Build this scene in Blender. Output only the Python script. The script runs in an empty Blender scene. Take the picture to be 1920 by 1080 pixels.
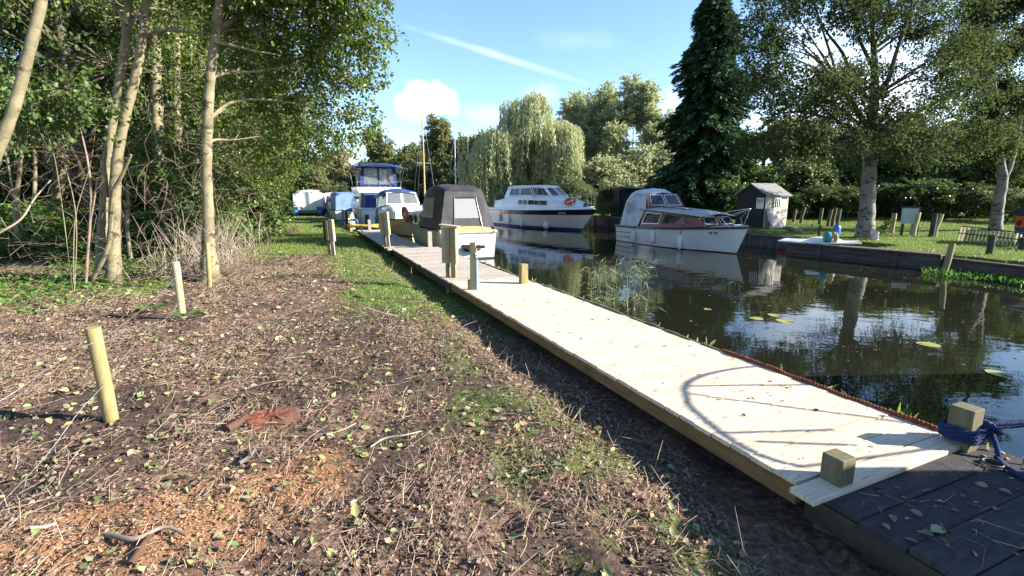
import bpy, math, random
import numpy as np
from mathutils import Vector, Matrix
R = math.radians
sc = bpy.context.scene
C = sc.collection
# ------------------------------------------------------------------ camera, world, sun, exposure
FPX, PITCH, CAMH = 907.0, math.atan(173 / 907.0), 1.65
cd = bpy.data.cameras.new('camera'); cam = bpy.data.objects.new('camera', cd); C.objects.link(cam)
cam.location = (0, 0, CAMH); cam.rotation_euler = (R(90) - PITCH, 0, 0)
cd.sensor_width = 36; cd.lens = FPX / 1920 * 36; cd.clip_start = 0.05; cd.clip_end = 4000
sc.camera = cam
SUN_EL, SUN_AZ = R(25), R(96)          # azimuth clockwise from +Y
sd = bpy.data.lights.new('sun', 'SUN'); so = bpy.data.objects.new('sun', sd); C.objects.link(so)
sd.energy = 5.0; sd.angle = R(0.55); sd.color = (1.0, 0.94, 0.84)
sv = Vector((math.sin(SUN_AZ) * math.cos(SUN_EL), math.cos(SUN_AZ) * math.cos(SUN_EL), math.sin(SUN_EL)))
so.rotation_euler = sv.to_track_quat('Z', 'Y').to_euler(); so.location = (20, -5, 30)
sc.view_settings.view_transform = 'Standard'; sc.view_settings.look = 'None'
sc.view_settings.exposure = 1.82; sc.view_settings.gamma = 1
sc.cycles.max_bounces = 6; sc.cycles.diffuse_bounces = 3; sc.cycles.glossy_bounces = 3
sc.cycles.transmission_bounces = 4; sc.cycles.transparent_max_bounces = 8
sc.cycles.caustics_reflective = False; sc.cycles.caustics_refractive = False
sc.cycles.sample_clamp_indirect = 6
W = bpy.data.worlds.new('World'); sc.world = W; W.use_nodes = True


class NT:
    """small node-tree helper"""
    def __init__(s, tree): s.t = tree; s.n = tree.nodes; s.l = tree.links
    def new(s, typ, **kw):
        nd = s.n.new(typ)
        for k, v in kw.items():
            if k.startswith('i_'): nd.inputs[k[2:].replace('_', ' ')].default_value = v
            else: setattr(nd, k, v)
        return nd
    def link(s, a, b): s.l.new(a, b)
    def math(s, op, a, b=None, c=None, clamp=False):
        nd = s.n.new('ShaderNodeMath'); nd.operation = op; nd.use_clamp = clamp
        for i, v in enumerate((a, b, c)):
            if v is None: continue
            if isinstance(v, (int, float)): nd.inputs[i].default_value = v
            else: s.l.new(v, nd.inputs[i])
        return nd.outputs[0]
    def vec(s, op, a, b=None):
        nd = s.n.new('ShaderNodeVectorMath'); nd.operation = op
        for i, v in enumerate((a, b)):
            if v is None: continue
            if isinstance(v, (tuple, list)): nd.inputs[i].default_value = v
            else: s.l.new(v, nd.inputs[i])
        return nd.outputs['Value'] if op == 'DOT_PRODUCT' else nd.outputs[0]
    def mix(s, f, a, b):
        nd = s.n.new('ShaderNodeMix'); nd.data_type = 'RGBA'
        for k, v in ((0, f), (6, a), (7, b)):
            if isinstance(v, (int, float)): nd.inputs[k].default_value = v
            elif isinstance(v, (tuple, list)): nd.inputs[k].default_value = (*v[:3], 1)
            else: s.l.new(v, nd.inputs[k])
        return nd.outputs[2]
    def ramp(s, f, stops, mode='LINEAR'):
        nd = s.n.new('ShaderNodeValToRGB'); cr = nd.color_ramp; cr.interpolation = mode
        while len(cr.elements) < len(stops): cr.elements.new(0.5)
        for e, (p, c) in zip(cr.elements, stops):
            e.position = p; e.color = (*c[:3], 1) if not isinstance(c, (int, float)) else (c, c, c, 1)
        s.l.new(f, nd.inputs[0]); return nd.outputs[0]
    def noise(s, co, scale, detail=4, rough=.55, dist=0):
        nd = s.n.new('ShaderNodeTexNoise'); nd.inputs['Scale'].default_value = scale
        nd.inputs['Detail'].default_value = detail; nd.inputs['Roughness'].default_value = rough
        nd.inputs['Distortion'].default_value = dist
        if co is not None: s.l.new(co, nd.inputs['Vector'])
        return nd.outputs['Fac']


def pxdir(px, py):
    c, s = math.cos(PITCH), math.sin(PITCH); a = (px - 960) / FPX; b = (540 - py) / FPX
    return Vector((a, c + b * s, -s + b * c))
def G(px, py, z=0.0):
    d = pxdir(px, py); return Vector((0, 0, CAMH)) + d * ((z - CAMH) / d.z)
def D(px, py, Y):
    d = pxdir(px, py); return Vector((0, 0, CAMH)) + d * (Y / d.y)

# sky: Nishita plus a cumulus puff, a contrail and thin cirrus in fixed world directions
w = NT(W.node_tree); w.n.clear()
sky = w.new('ShaderNodeTexSky', sky_type='NISHITA', sun_disc=False, sun_elevation=SUN_EL, sun_rotation=SUN_AZ,
            altitude=10, air_density=1.0, dust_density=0.1, ozone_density=3.6)
tc = w.new('ShaderNodeTexCoord'); dv = w.vec('NORMALIZE', tc.outputs['Generated'])
def blob(px, py, ru, rv, nscale, edge, thr, rot=0.0):
    d = pxdir(px, py).normalized(); e1 = d.cross(Vector((0, 0, 1))).normalized(); e2 = e1.cross(d)
    r1 = e1 * math.cos(rot) + e2 * math.sin(rot); r2 = -e1 * math.sin(rot) + e2 * math.cos(rot)
    a = w.math('DIVIDE', w.vec('DOT_PRODUCT', dv, tuple(r1)), ru)
    b = w.math('DIVIDE', w.vec('DOT_PRODUCT', dv, tuple(r2)), rv)
    f = w.vec('DOT_PRODUCT', dv, tuple(d))
    rr = w.math('SQRT', w.math('ADD', w.math('MULTIPLY', a, a), w.math('MULTIPLY', b, b)))
    n = w.noise(dv, nscale, 6, .6)
    v = w.math('ADD', w.math('SUBTRACT', 1.0, rr), w.math('MULTIPLY', w.math('SUBTRACT', n, .5), edge))
    v = w.math('MULTIPLY', v, w.math('GREATER_THAN', f, 0.2))
    return w.math('MULTIPLY', v, thr, clamp=True)
cl = blob(800, 188, .066, .038, 24, 1.7, 1.25)
cl2 = blob(915, 215, .06, .022, 18, 1.6, .25)
cl3 = blob(1015, 175, .04, .02, 20, 1.6, .3)
cl4 = blob(1240, 215, .06, .05, 14, 1.6, .45)
cl5 = blob(1640, 170, .25, .14, 9, 2.2, .9)
trail = blob(930, 103, .20, .0085, 16, .9, .8, R(-15.5))
tr2 = blob(1080, 75, .10, .02, 14, 1.8, .2, R(-4))
tot = cl
for k in (cl2, cl3, cl4, cl5): tot = w.math('MAXIMUM', tot, w.math('MULTIPLY', k, .8))
for k in (trail, tr2): tot = w.math('MAXIMUM', tot, w.math('MULTIPLY', k, .3))
skyc = w.mix(tot, sky.outputs[0], (7.2, 7.4, 7.8))
bg = w.new('ShaderNodeBackground'); bg.inputs['Strength'].default_value = 0.093
out = w.new('ShaderNodeOutputWorld'); w.link(skyc, bg.inputs[0]); w.link(bg.outputs[0], out.inputs[0])

# ------------------------------------------------------------------ helpers
def tag(o, label=None, cat=None, group=None, kind=None):
    for k, v in (('label', label), ('category', cat), ('group', group), ('kind', kind)):
        if v: o[k] = v
    return o
def thing(name, label, cat, loc=(0, 0, 0), rz=0.0, group=None):
    o = bpy.data.objects.new(name, None); C.objects.link(o); o.location = loc; o.rotation_euler = (0, 0, rz)
    o.empty_display_size = .2
    return tag(o, label, cat, group)
def children(o): return [c for c in list(C.objects) if c.parent == o]
def copy_tree(o, parent=None):
    c = o.copy(); C.objects.link(c)
    if parent is not None: c.parent = parent
    for ch in o.children[:]: copy_tree(ch, c)
    return c
class MB:
    def __init__(s): s.v = []; s.f = []; s.m = []; s.sm = []
    def add(s, vs, fs, mi=0, smooth=False):
        b = len(s.v); s.v += [tuple(p) for p in vs]
        for f in fs: s.f.append(tuple(b + i for i in f)); s.m.append(mi); s.sm.append(smooth)
        return s
    def box(s, c, d, rot=None, mi=0, taper=1.0):
        hx, hy, hz = d[0] / 2, d[1] / 2, d[2] / 2; vs = []
        for z, k in ((-hz, 1), (hz, taper)):
            for x, y in ((-hx, -hy), (hx, -hy), (hx, hy), (-hx, hy)): vs.append(Vector((x * k, y * k, z)))
        if rot is not None: vs = [rot @ p for p in vs]
        c = Vector(c)
        return s.add([p + c for p in vs], [(3, 2, 1, 0), (4, 5, 6, 7), (0, 1, 5, 4), (1, 2, 6, 5), (2, 3, 7, 6), (3, 0, 4, 7)], mi)
    def bar(s, a, b, wd, th, up=(0, 0, 1), mi=0):
        a, b = Vector(a), Vector(b); x = (b - a); L = x.length; x.normalize()
        y = Vector(up).cross(x)
        if y.length < 1e-4: y = Vector((0, 1, 0))
        y.normalize(); z = x.cross(y); M = Matrix((x, y, z)).transposed()
        return s.box((a + b) / 2, (L, wd, th), M, mi)
    def tube(s, pts, rad, n=8, mi=0, caps=True):
        pts = [Vector(p) for p in pts]
        if isinstance(rad, (int, float)): rad = [rad] * len(pts)
        vs, fs = [], []; prev = None
        for i, p in enumerate(pts):
            t = (pts[min(i + 1, len(pts) - 1)] - pts[max(i - 1, 0)])
            if t.length < 1e-9: t = Vector((0, 0, 1))
            t.normalize()
            if prev is None:
                a = t.cross(Vector((0, 0, 1)))
                if a.length < .1: a = t.cross(Vector((1, 0, 0)))
            else: a = prev - t * prev.dot(t)
            a.normalize(); prev = a; b = t.cross(a)
            for k in range(n):
                th = 2 * math.pi * k / n; vs.append(p + (a * math.cos(th) + b * math.sin(th)) * rad[i])
        for i in range(len(pts) - 1):
            for k in range(n):
                k2 = (k + 1) % n; fs.append((i * n + k, i * n + k2, (i + 1) * n + k2, (i + 1) * n + k))
        s.add(vs, fs, mi, n > 4)
        if caps:
            s.add(vs[:n], [tuple(range(n))[::-1]], mi); s.add(vs[-n:], [tuple(range(n))], mi)
        return s
    def loft(s, rings, mi=0, closed=False, smooth=True, cap0=False, cap1=False):
        n = len(rings[0]); vs = [p for r in rings for p in r]; fs = []
        for i in range(len(rings) - 1):
            for k in range(n if closed else n - 1):
                k2 = (k + 1) % n
                fs.append((i * n + k, i * n + k2, (i + 1) * n + k2, (i + 1) * n + k))
        s.add(vs, fs, mi, smooth)
        if cap0: s.add(rings[0], [tuple(range(n))[::-1]], mi)
        if cap1: s.add(rings[-1], [tuple(range(n))], mi)
        return s
    def sphere(s, c, r, nu=10, nv=7, mi=0):
        if isinstance(r, (int, float)): r = (r, r, r)
        rings = []
        for j in range(nv + 1):
            ph = math.pi * j / nv - math.pi / 2; rr = max(math.cos(ph), .02)
            rings.append([(c[0] + r[0] * rr * math.cos(2 * math.pi * i / nu), c[1] + r[1] * rr * math.sin(2 * math.pi * i / nu), c[2] + r[2] * math.sin(ph)) for i in range(nu)])
        return s.loft(rings, mi, True, True, True, True)
    def torus(s, c, R_, r, M=None, nu=20, nv=8, mi=0):
        rings = []; c = Vector(c)
        for i in range(nu + 1):
            a = 2 * math.pi * i / nu
            ring = []
            for k in range(nv):
                b = 2 * math.pi * k / nv; p = Vector(((R_ + r * math.cos(b)) * math.cos(a), (R_ + r * math.cos(b)) * math.sin(a), r * math.sin(b)))
                ring.append(c + (M @ p if M else p))
            rings.append(ring)
        return s.loft(rings, mi, True, True)
    def build(s, name, mats, parent=None, bevel=0.0):
        me = bpy.data.meshes.new(name); me.from_pydata(s.v, [], s.f)
        for m in (mats if isinstance(mats, (list, tuple)) else [mats]): me.materials.append(m)
        me.polygons.foreach_set('material_index', s.m); me.polygons.foreach_set('use_smooth', s.sm); me.update()
        o = bpy.data.objects.new(name, me); C.objects.link(o)
        if parent is not None: o.parent = parent
        if bevel:
            b = o.modifiers.new('bevel', 'BEVEL'); b.width = bevel; b.segments = 2; b.limit_method = 'ANGLE'; b.angle_limit = R(50)
        return o
def np_mesh(name, V, F, mat, parent=None, smooth=False):
    """V (N,3), F (M,k) numpy arrays -> object"""
    me = bpy.data.meshes.new(name); k = F.shape[1]
    me.vertices.add(len(V)); me.vertices.foreach_set('co', np.ascontiguousarray(V, dtype=np.float32).ravel())
    me.loops.add(F.size); me.polygons.add(len(F))
    me.loops.foreach_set('vertex_index', np.ascontiguousarray(F, dtype=np.int32).ravel())
    me.polygons.foreach_set('loop_start', np.arange(0, F.size, k, dtype=np.int32))
    try: me.polygons.foreach_set('loop_total', np.full(len(F), k, dtype=np.int32))
    except Exception: pass
    if smooth: me.polygons.foreach_set('use_smooth', np.ones(len(F), dtype=bool))
    me.update(calc_edges=True); me.validate()
    for m in (mat if isinstance(mat, (list, tuple)) else [mat]): me.materials.append(m)
    o = bpy.data.objects.new(name, me); C.objects.link(o)
    if parent is not None: o.parent = parent
    return o
def unit(a): return a / np.maximum(np.linalg.norm(a, axis=-1, keepdims=True), 1e-9)
def leaves_geo(P, A, N, L, Wd, fold=.25, curl=.15):
    """folded oval leaves, six vertices and two quads each: P base, A axis, N normal"""
    A = unit(A); S = unit(np.cross(A, N)); N = np.cross(S, A); L = L[:, None]; Wd = Wd[:, None]
    base = P; tip = P + A * L - N * L * curl
    m1 = P + A * L * .35; m2 = P + A * L * .72 - N * L * curl * .4
    r1 = m1 + S * Wd + N * Wd * fold; r2 = m2 + S * Wd * .75 + N * Wd * fold
    l1 = m1 - S * Wd + N * Wd * fold; l2 = m2 - S * Wd * .75 + N * Wd * fold
    V = np.stack([base, r1, r2, tip, l2, l1], 1).reshape(-1, 3); n = len(P); b = np.arange(n)[:, None] * 6
    F = np.concatenate([b + np.array([[0, 1, 2, 3]]), b + np.array([[0, 3, 4, 5]])], 0)
    return V, F
def dia_geo(P, A, N, L, Wd):
    """cheap diamond leaves, one quad"""
    A = unit(A); S = unit(np.cross(A, N)); L = L[:, None]; Wd = Wd[:, None]
    V = np.stack([P, P + A * L * .45 + S * Wd, P + A * L, P + A * L * .45 - S * Wd], 1).reshape(-1, 3)
    return V, (np.arange(len(P))[:, None] * 4 + np.array([[0, 1, 2, 3]]))
def twigs_geo(P0, P1, r0, r1, n=4):
    """straight tapered prisms"""
    A = unit(P1 - P0); ref = np.where(np.abs(A[:, 2:3]) > .9, np.array([[1., 0, 0]]), np.array([[0., 0, 1]]))
    S = unit(np.cross(A, ref)); T = np.cross(A, S); r0 = np.broadcast_to(r0, len(P0))[:, None]; r1 = np.broadcast_to(r1, len(P0))[:, None]
    rings = []
    for P, r in ((P0, r0), (P1, r1)):
        for k in range(n):
            a = 2 * math.pi * k / n; rings.append(P + (S * math.cos(a) + T * math.sin(a)) * r)
    V = np.stack(rings, 1).reshape(-1, 3); b = np.arange(len(P0))[:, None] * 2 * n
    F = np.concatenate([b + np.array([[k, (k + 1) % n, n + (k + 1) % n, n + k]]) for k in range(n)], 0)
    return V, F
def cat_geo(parts):
    Vs, Fs, o = [], [], 0
    for V, F in parts: Vs.append(V); Fs.append(F + o); o += len(V)
    return np.concatenate(Vs), np.concatenate(Fs)
def vnoise(x, y, seed=0):
    """value noise on arrays"""
    xi, yi = np.floor(x).astype(np.int64), np.floor(y).astype(np.int64); fx, fy = x - xi, y - yi
    fx = fx * fx * (3 - 2 * fx); fy = fy * fy * (3 - 2 * fy)
    def h(a, b):
        v = np.sin((a * 127.1 + b * 311.7 + seed * 74.7)) * 43758.5453; return v - np.floor(v)
    return (h(xi, yi) * (1 - fx) + h(xi + 1, yi) * fx) * (1 - fy) + (h(xi, yi + 1) * (1 - fx) + h(xi + 1, yi + 1) * fx) * fy
def fbm(x, y, sc_, seed=0, oct_=4):
    s = 0; a = .5; t = 0
    for k in range(oct_): s = s + a * vnoise(x * sc_ * 2 ** k, y * sc_ * 2 ** k, seed + k * 13); t += a; a *= .5
    return s / t

# ------------------------------------------------------------------ materials
def pmat(name, c1, c2=None, scale=6.0, rough=.6, bump=.0, bscale=None, spec=.5, stretch=(1, 1, 1), detail=5, contrast=(.35, .65), metal=0.0, coat=0.0, extra=None):
    m = bpy.data.materials.new(name); m.use_nodes = True; t = NT(m.node_tree); b = t.n['Principled BSDF']
    b.inputs['Roughness'].default_value = rough; b.inputs['Specular IOR Level'].default_value = spec; b.inputs['Metallic'].default_value = metal
    if coat: b.inputs['Coat Weight'].default_value = coat; b.inputs['Coat Roughness'].default_value = .08
    co = t.new('ShaderNodeTexCoord').outputs['Object']
    mp = t.new('ShaderNodeMapping'); mp.inputs['Scale'].default_value = stretch; t.link(co, mp.inputs[0]); v = mp.outputs[0]
    n = t.noise(v, scale, detail)
    if c2 is None: c2 = tuple(x * .8 for x in c1)
    colr = t.ramp(n, [(contrast[0], c1), (contrast[1], c2)])
    if extra: colr = extra(t, v, colr)
    t.link(colr, b.inputs['Base Color'])
    if bump:
        bp = t.new('ShaderNodeBump'); bp.inputs['Strength'].default_value = bump; bp.inputs['Distance'].default_value = .02
        t.link(t.noise(v, bscale or scale * 3, 5), bp.inputs['Height']); t.link(bp.outputs[0], b.inputs['Normal'])
    return m
def leafmat(name, cols, trans=.35, rough=.5, spec=.35):
    m = bpy.data.materials.new(name); m.use_nodes = True; t = NT(m.node_tree); b = t.n['Principled BSDF']; o = t.n['Material Output']
    g = t.new('ShaderNodeNewGeometry'); k = len(cols)
    c = t.ramp(g.outputs['Random Per Island'], [(i / max(k - 1, 1), cc) for i, cc in enumerate(cols)])
    t.link(c, b.inputs['Base Color']); b.inputs['Roughness'].default_value = rough; b.inputs['Specular IOR Level'].default_value = spec
    tr = t.new('ShaderNodeBsdfTranslucent'); hs = t.new('ShaderNodeHueSaturation'); hs.inputs['Saturation'].default_value = 1.15; hs.inputs['Value'].default_value = 1.5
    t.link(c, hs.inputs['Color']); t.link(hs.outputs[0], tr.inputs[0])
    mx = t.new('ShaderNodeMixShader'); mx.inputs[0].default_value = trans
    t.link(b.outputs[0], mx.inputs[1]); t.link(tr.outputs[0], mx.inputs[2]); t.link(mx.outputs[0], o.inputs[0])
    return m
def glassmat(name, tint, clear, rough=.04):
    m = bpy.data.materials.new(name); m.use_nodes = True; t = NT(m.node_tree); b = t.n['Principled BSDF']; o = t.n['Material Output']
    b.inputs['Base Color'].default_value = (*tint, 1); b.inputs['Roughness'].default_value = rough; b.inputs['Specular IOR Level'].default_value = .8
    tr = t.new('ShaderNodeBsdfTransparent'); tr.inputs[0].default_value = (.86, .88, .9, 1)
    mx = t.new('ShaderNodeMixShader'); mx.inputs[0].default_value = clear
    t.link(b.outputs[0], mx.inputs[1]); t.link(tr.outputs[0], mx.inputs[2]); t.link(mx.outputs[0], o.inputs[0])
    return m
def bark_extra(dark, dens, vscale):
    def f(t, v, c):
        mp = t.new('ShaderNodeMapping'); mp.inputs['Scale'].default_value = (1, 1, vscale); t.link(v, mp.inputs[0])
        n = t.noise(mp.outputs[0], 3.5, 5, .65)
        c = t.mix(t.ramp(n, [(dens, 0.0), (dens + .06, 1.0)]), c, dark)
        return t.mix(t.math('MULTIPLY', t.noise(v, 1.1, 3), .35), c, tuple(x * .55 for x in dark))
    return f
M = {}
M['alder_bark'] = pmat('alder_bark', (.29, .245, .15), (.16, .138, .082), 5, .8, .35, 30, .2, extra=bark_extra((.065, .055, .035), .565, 1.8))
M['dark_bark'] = pmat('dark_bark', (.13, .115, .075), (.07, .065, .04), 6, .85, .5, 20, .2, extra=bark_extra((.03, .028, .02), .56, .6))
M['birch_bark'] = pmat('birch_bark', (.27, .25, .22), (.14, .128, .11), 2.2, .75, .5, 14, .2, extra=bark_extra((.045, .04, .035), .55, 2.2))
M['twig'] = pmat('twig', (.27, .20, .15), (.14, .10, .075), 8, .8)
M['pale_twig'] = pmat('pale_twig', (.42, .35, .27), (.24, .19, .14), 8, .8)
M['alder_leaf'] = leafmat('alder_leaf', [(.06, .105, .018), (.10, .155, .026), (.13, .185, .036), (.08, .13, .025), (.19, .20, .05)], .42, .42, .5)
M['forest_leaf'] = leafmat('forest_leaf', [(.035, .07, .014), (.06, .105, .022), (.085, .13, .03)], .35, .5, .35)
M['hazel_leaf'] = leafmat('hazel_leaf', [(.06, .11, .025), (.09, .14, .035), (.05, .09, .02)], .35, .5, .4)
M['ivy_leaf'] = leafmat('ivy_leaf', [(.06, .125, .024), (.095, .18, .036), (.14, .22, .05)], .3, .5, .4)
M['birch_leaf'] = leafmat('birch_leaf', [(.035, .055, .02), (.055, .082, .028), (.075, .10, .034), (.04, .062, .024), (.11, .11, .04)], .35, .75, .08)
M['willow_leaf'] = leafmat('willow_leaf', [(.28, .32, .16), (.36, .39, .20), (.40, .42, .22), (.23, .28, .13)], .35, .55, .3)
M['sallow_leaf'] = leafmat('sallow_leaf', [(.28, .32, .17), (.34, .37, .20), (.39, .40, .23), (.22, .27, .14), (.34, .32, .18)], .35, .55, .3)
M['bush_leaf'] = leafmat('bush_leaf', [(.09, .125, .04), (.14, .17, .06), (.18, .19, .075), (.10, .145, .045)], .3, .5, .35)
M['far_leaf'] = leafmat('far_leaf', [(.12, .145, .055), (.17, .185, .07), (.21, .20, .085), (.14, .165, .06)], .3, .6, .2)
M['far_brown_leaf'] = leafmat('far_brown_leaf', [(.22, .20, .09), (.27, .23, .11), (.18, .18, .08)], .3, .6, .2)
M['far_dark_leaf'] = leafmat('far_dark_leaf', [(.05, .07, .028), (.075, .10, .038), (.09, .115, .045)], .25, .6, .2)
M['hedge_leaf'] = leafmat('hedge_leaf', [(.04, .07, .018), (.07, .11, .028), (.11, .145, .042), (.055, .085, .025)], .3, .45, .4)
M['conifer_leaf'] = leafmat('conifer_leaf', [(.022, .055, .026), (.036, .08, .034), (.06, .11, .042)], .15, .6, .2)
M['litter'] = leafmat('litter', [(.07, .04, .027), (.17, .10, .066), (.28, .175, .12), (.11, .066, .045), (.37, .255, .185), (.21, .135, .097), (.30, .215, .165), (.11, .085, .045)], .12, .7, .2)
M['green_litter'] = leafmat('green_litter', [(.12, .17, .06), (.20, .24, .11), (.32, .31, .16), (.09, .13, .05)], .2, .55, .3)
M['yellow_leaf'] = leafmat('yellow_leaf', [(.50, .45, .17), (.40, .40, .16), (.45, .33, .11)], .25, .55, .3)
M['straw'] = leafmat('straw', [(.46, .34, .23), (.31, .21, .14), (.20, .13, .088), (.54, .45, .33), (.12, .08, .058), (.36, .26, .185)], .05, .75, .2)
M['sawdust'] = leafmat('sawdust', [(.42, .23, .12), (.34, .17, .085), (.50, .31, .17), (.27, .13, .07)], .1, .8, .1)
M['grass_blade'] = leafmat('grass_blade', [(.10, .16, .03), (.14, .20, .04), (.18, .23, .06), (.24, .25, .10)], .3, .5, .3)
M['lawn_blade'] = leafmat('lawn_blade', [(.09, .16, .025), (.13, .20, .035), (.17, .22, .05), (.24, .22, .08)], .3, .5, .3)
M['reed_leaf'] = leafmat('reed_leaf', [(.16, .23, .11), (.25, .31, .18), (.33, .36, .24), (.18, .27, .07), (.40, .40, .29)], .25, .45, .4)
M['weed_leaf'] = leafmat('weed_leaf', [(.05, .12, .03), (.09, .19, .04), (.14, .24, .05)], .3, .5, .3)
M['lily'] = pmat('lily_green', (.20, .24, .05), (.33, .31, .09), 6, .35)
def plank_extra(c_dark, c_knot, amt, var=.4):
    def f(t, v, c):
        mp = t.new('ShaderNodeMapping'); mp.inputs['Scale'].default_value = (6, .8, 1); t.link(v, mp.inputs[0])
        n = t.noise(mp.outputs[0], 3, 6, .7)
        c = t.mix(t.ramp(n, [(.47, 0.0), (.62, amt)]), c, c_dark)
        n2 = t.noise(v, 7, 5, .6)
        c = t.mix(t.ramp(n2, [(.60, 0.0), (.68, amt)]), c, c_knot)
        g = t.new('ShaderNodeNewGeometry')
        return t.mix(t.math('MULTIPLY', g.outputs['Random Per Island'], var), c, c_dark)
    return f
M['new_plank'] = pmat('new_plank', (.66, .57, .45), (.56, .46, .34), 4, .6, .15, 40, .3, (8, 1, 1), extra=plank_extra((.40, .27, .165), (.22, .12, .065), .8, .26))
M['worn_plank'] = pmat('worn_plank', (.52, .455, .38), (.39, .335, .28), 4, .75, .25, 40, .25, (8, 1, 1), extra=plank_extra((.17, .14, .115), (.12, .10, .08), .7))
M['old_plank'] = pmat('old_plank', (.075, .068, .07), (.04, .036, .038), 4, .85, .5, 50, .2, (6, 1, 1), extra=plank_extra((.03, .027, .028), (.10, .095, .09), .5))
M['new_beam'] = pmat('new_beam', (.20, .115, .045), (.12, .075, .032), 4, .7, .15, 30, .25, (1, 1, 6))
M['old_beam'] = pmat('old_beam', (.06, .055, .035), (.035, .03, .025), 4, .85, .3, 30, .2)
M['treated_post'] = pmat('treated_post', (.30, .245, .105), (.19, .155, .065), 4, .75, .2, 40, .25, (5, 5, .7))
M['pale_post'] = pmat('pale_post', (.42, .355, .21), (.27, .225, .13), 4, .75, .25, 40, .25, (5, 5, .7))
M['grey_post'] = pmat('grey_post', (.38, .35, .29), (.25, .22, .18), 5, .8, .3, 40, .2, (5, 5, .7))
M['mossy_post'] = pmat('mossy_post', (.10, .095, .045), (.16, .14, .095), 7, .85, .3, 40, .2, (4, 4, .8))
M['dark_wood'] = pmat('dark_wood', (.075, .06, .05), (.04, .034, .03), 4, .8, .3, 30, .2, (1, 1, 5))
M['quay_wood'] = pmat('quay_wood', (.12, .095, .085), (.065, .05, .045), 3, .8, .35, 30, .2, (.6, .6, 6))
M['quay_pale'] = pmat('quay_pale', (.17, .15, .15), (.08, .07, .068), 3, .85, .35, 20, .2, (5, 5, .7))
M['stump'] = pmat('stump_cut', (.30, .115, .065), (.13, .055, .04), 9, .85, .9, 40, .15, (1.5, 8, 1), contrast=(.4, .6))
M['stump_bark'] = pmat('stump_bark', (.13, .065, .04), (.07, .045, .035), 7, .9, .6, 30, .1)
M['white_gel'] = pmat('white_gelcoat', (.80, .80, .79), (.72, .72, .71), 1.5, .25, 0, None, .5, coat=.3)
M['white_paint'] = pmat('white_paint', (.78, .78, .76), (.70, .70, .68), 3, .45)
M['cream_gel'] = pmat('cream_gelcoat', (.70, .66, .52), (.62, .57, .44), 1.5, .3, coat=.2)
M['grey_deck'] = pmat('grey_deck', (.42, .44, .43), (.36, .38, .37), 10, .6, .08, 80)
M['navy'] = pmat('navy_paint', (.012, .016, .035), (.018, .02, .04), 2, .2, coat=.4)
M['blue_boot'] = pmat('blue_antifoul', (.03, .07, .27), (.025, .055, .21), 3, .45)
M['red_boot'] = pmat('red_antifoul', (.24, .035, .03), (.18, .03, .028), 3, .6)
M['mahogany'] = pmat('mahogany', (.22, .06, .035), (.14, .04, .028), 4, .3, .05, 30, .5, (1.5, 6, 6), coat=.4)
M['mustard'] = pmat('mustard_paint', (.50, .35, .115), (.42, .29, .09), 3, .4, coat=.15)
def fold_extra(t, v, c): return c
M['black_canvas'] = pmat('black_canvas', (.05, .048, .052), (.028, .027, .03), 3, .65, .5, 5, .3)
M['grey_canvas'] = pmat('grey_canvas', (.62, .66, .68), (.52, .56, .58), 3, .75, .35, 7, .2)
M['blue_canvas'] = pmat('blue_canvas', (.038, .072, .235), (.024, .048, .165), 3, .7, .45, 6, .25)
M['navy_canvas'] = pmat('navy_canvas', (.018, .028, .085), (.012, .02, .06), 3, .7, .4, 6, .25)
M['slate_canvas'] = pmat('slate_canvas', (.16, .25, .42), (.11, .18, .33), 3, .7, .4, 6, .25)
M['white_tarp'] = pmat('white_tarp', (.80, .80, .78), (.66, .66, .65), 2, .5, .9, 3, .4)
M['clear_pvc'] = glassmat('clear_pvc', (.35, .36, .37), .62, .12)
M['glass'] = glassmat('window_glass', (.03, .035, .04), .35, .03)
M['dark_glass'] = glassmat('dark_window_glass', (.025, .03, .035), .12, .03)
M['curtain'] = pmat('net_curtain', (.55, .50, .42), (.36, .32, .27), 5, .8, .3, 9, .2, (6, 6, .5))
M['alloy'] = pmat('alloy_frame', (.72, .74, .76), (.62, .64, .66), 6, .35, metal=.7)
M['steel'] = pmat('stainless', (.66, .68, .70), (.55, .57, .6), 6, .25, metal=.9)
M['black_rubber'] = pmat('black_rubber', (.02, .02, .022), (.03, .03, .032), 6, .55)
M['fender_white'] = pmat('fender_white', (.70, .72, .74), (.60, .62, .64), 5, .4)
M['orange_plastic'] = pmat('orange_plastic', (.62, .085, .025), (.52, .065, .02), 5, .4)
M['faded_orange'] = pmat('faded_orange', (.46, .16, .085), (.38, .12, .065), 5, .5)
M['rust_rope'] = pmat('rust_rope', (.26, .085, .04), (.13, .05, .028), 40, .9, .6, 90, .1)
M['green_rope'] = pmat('green_rope', (.20, .18, .11), (.11, .10, .06), 40, .9, .6, 90, .1)
M['blue_rope'] = pmat('blue_rope', (.022, .045, .14), (.012, .024, .075), 40, .8, .6, 120, .2)
M['black_rope'] = pmat('black_rope', (.03, .03, .03), (.05, .05, .048), 40, .8)
M['pole_wood'] = pmat('varnished_spar', (.55, .36, .15), (.45, .28, .11), 4, .35, stretch=(6, 6, .5), coat=.3)
M['blue_plastic'] = pmat('blue_plastic', (.05, .14, .42), (.04, .11, .34), 4, .4)
M['pale_blue'] = pmat('pale_blue_pipe', (.30, .48, .66), (.24, .40, .57), 4, .4)
M['teal_plastic'] = pmat('teal_plastic', (.03, .26, .24), (.02, .19, .18), 4, .35)
M['yellow_plastic'] = pmat('yellow_plastic', (.75, .52, .05), (.66, .44, .04), 4, .4)
M['ochre'] = pmat('ochre_hose', (.38, .22, .05), (.28, .15, .04), 8, .5)
M['red_metal'] = pmat('red_roof_sheet', (.32, .10, .075), (.24, .08, .06), 5, .55)
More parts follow.
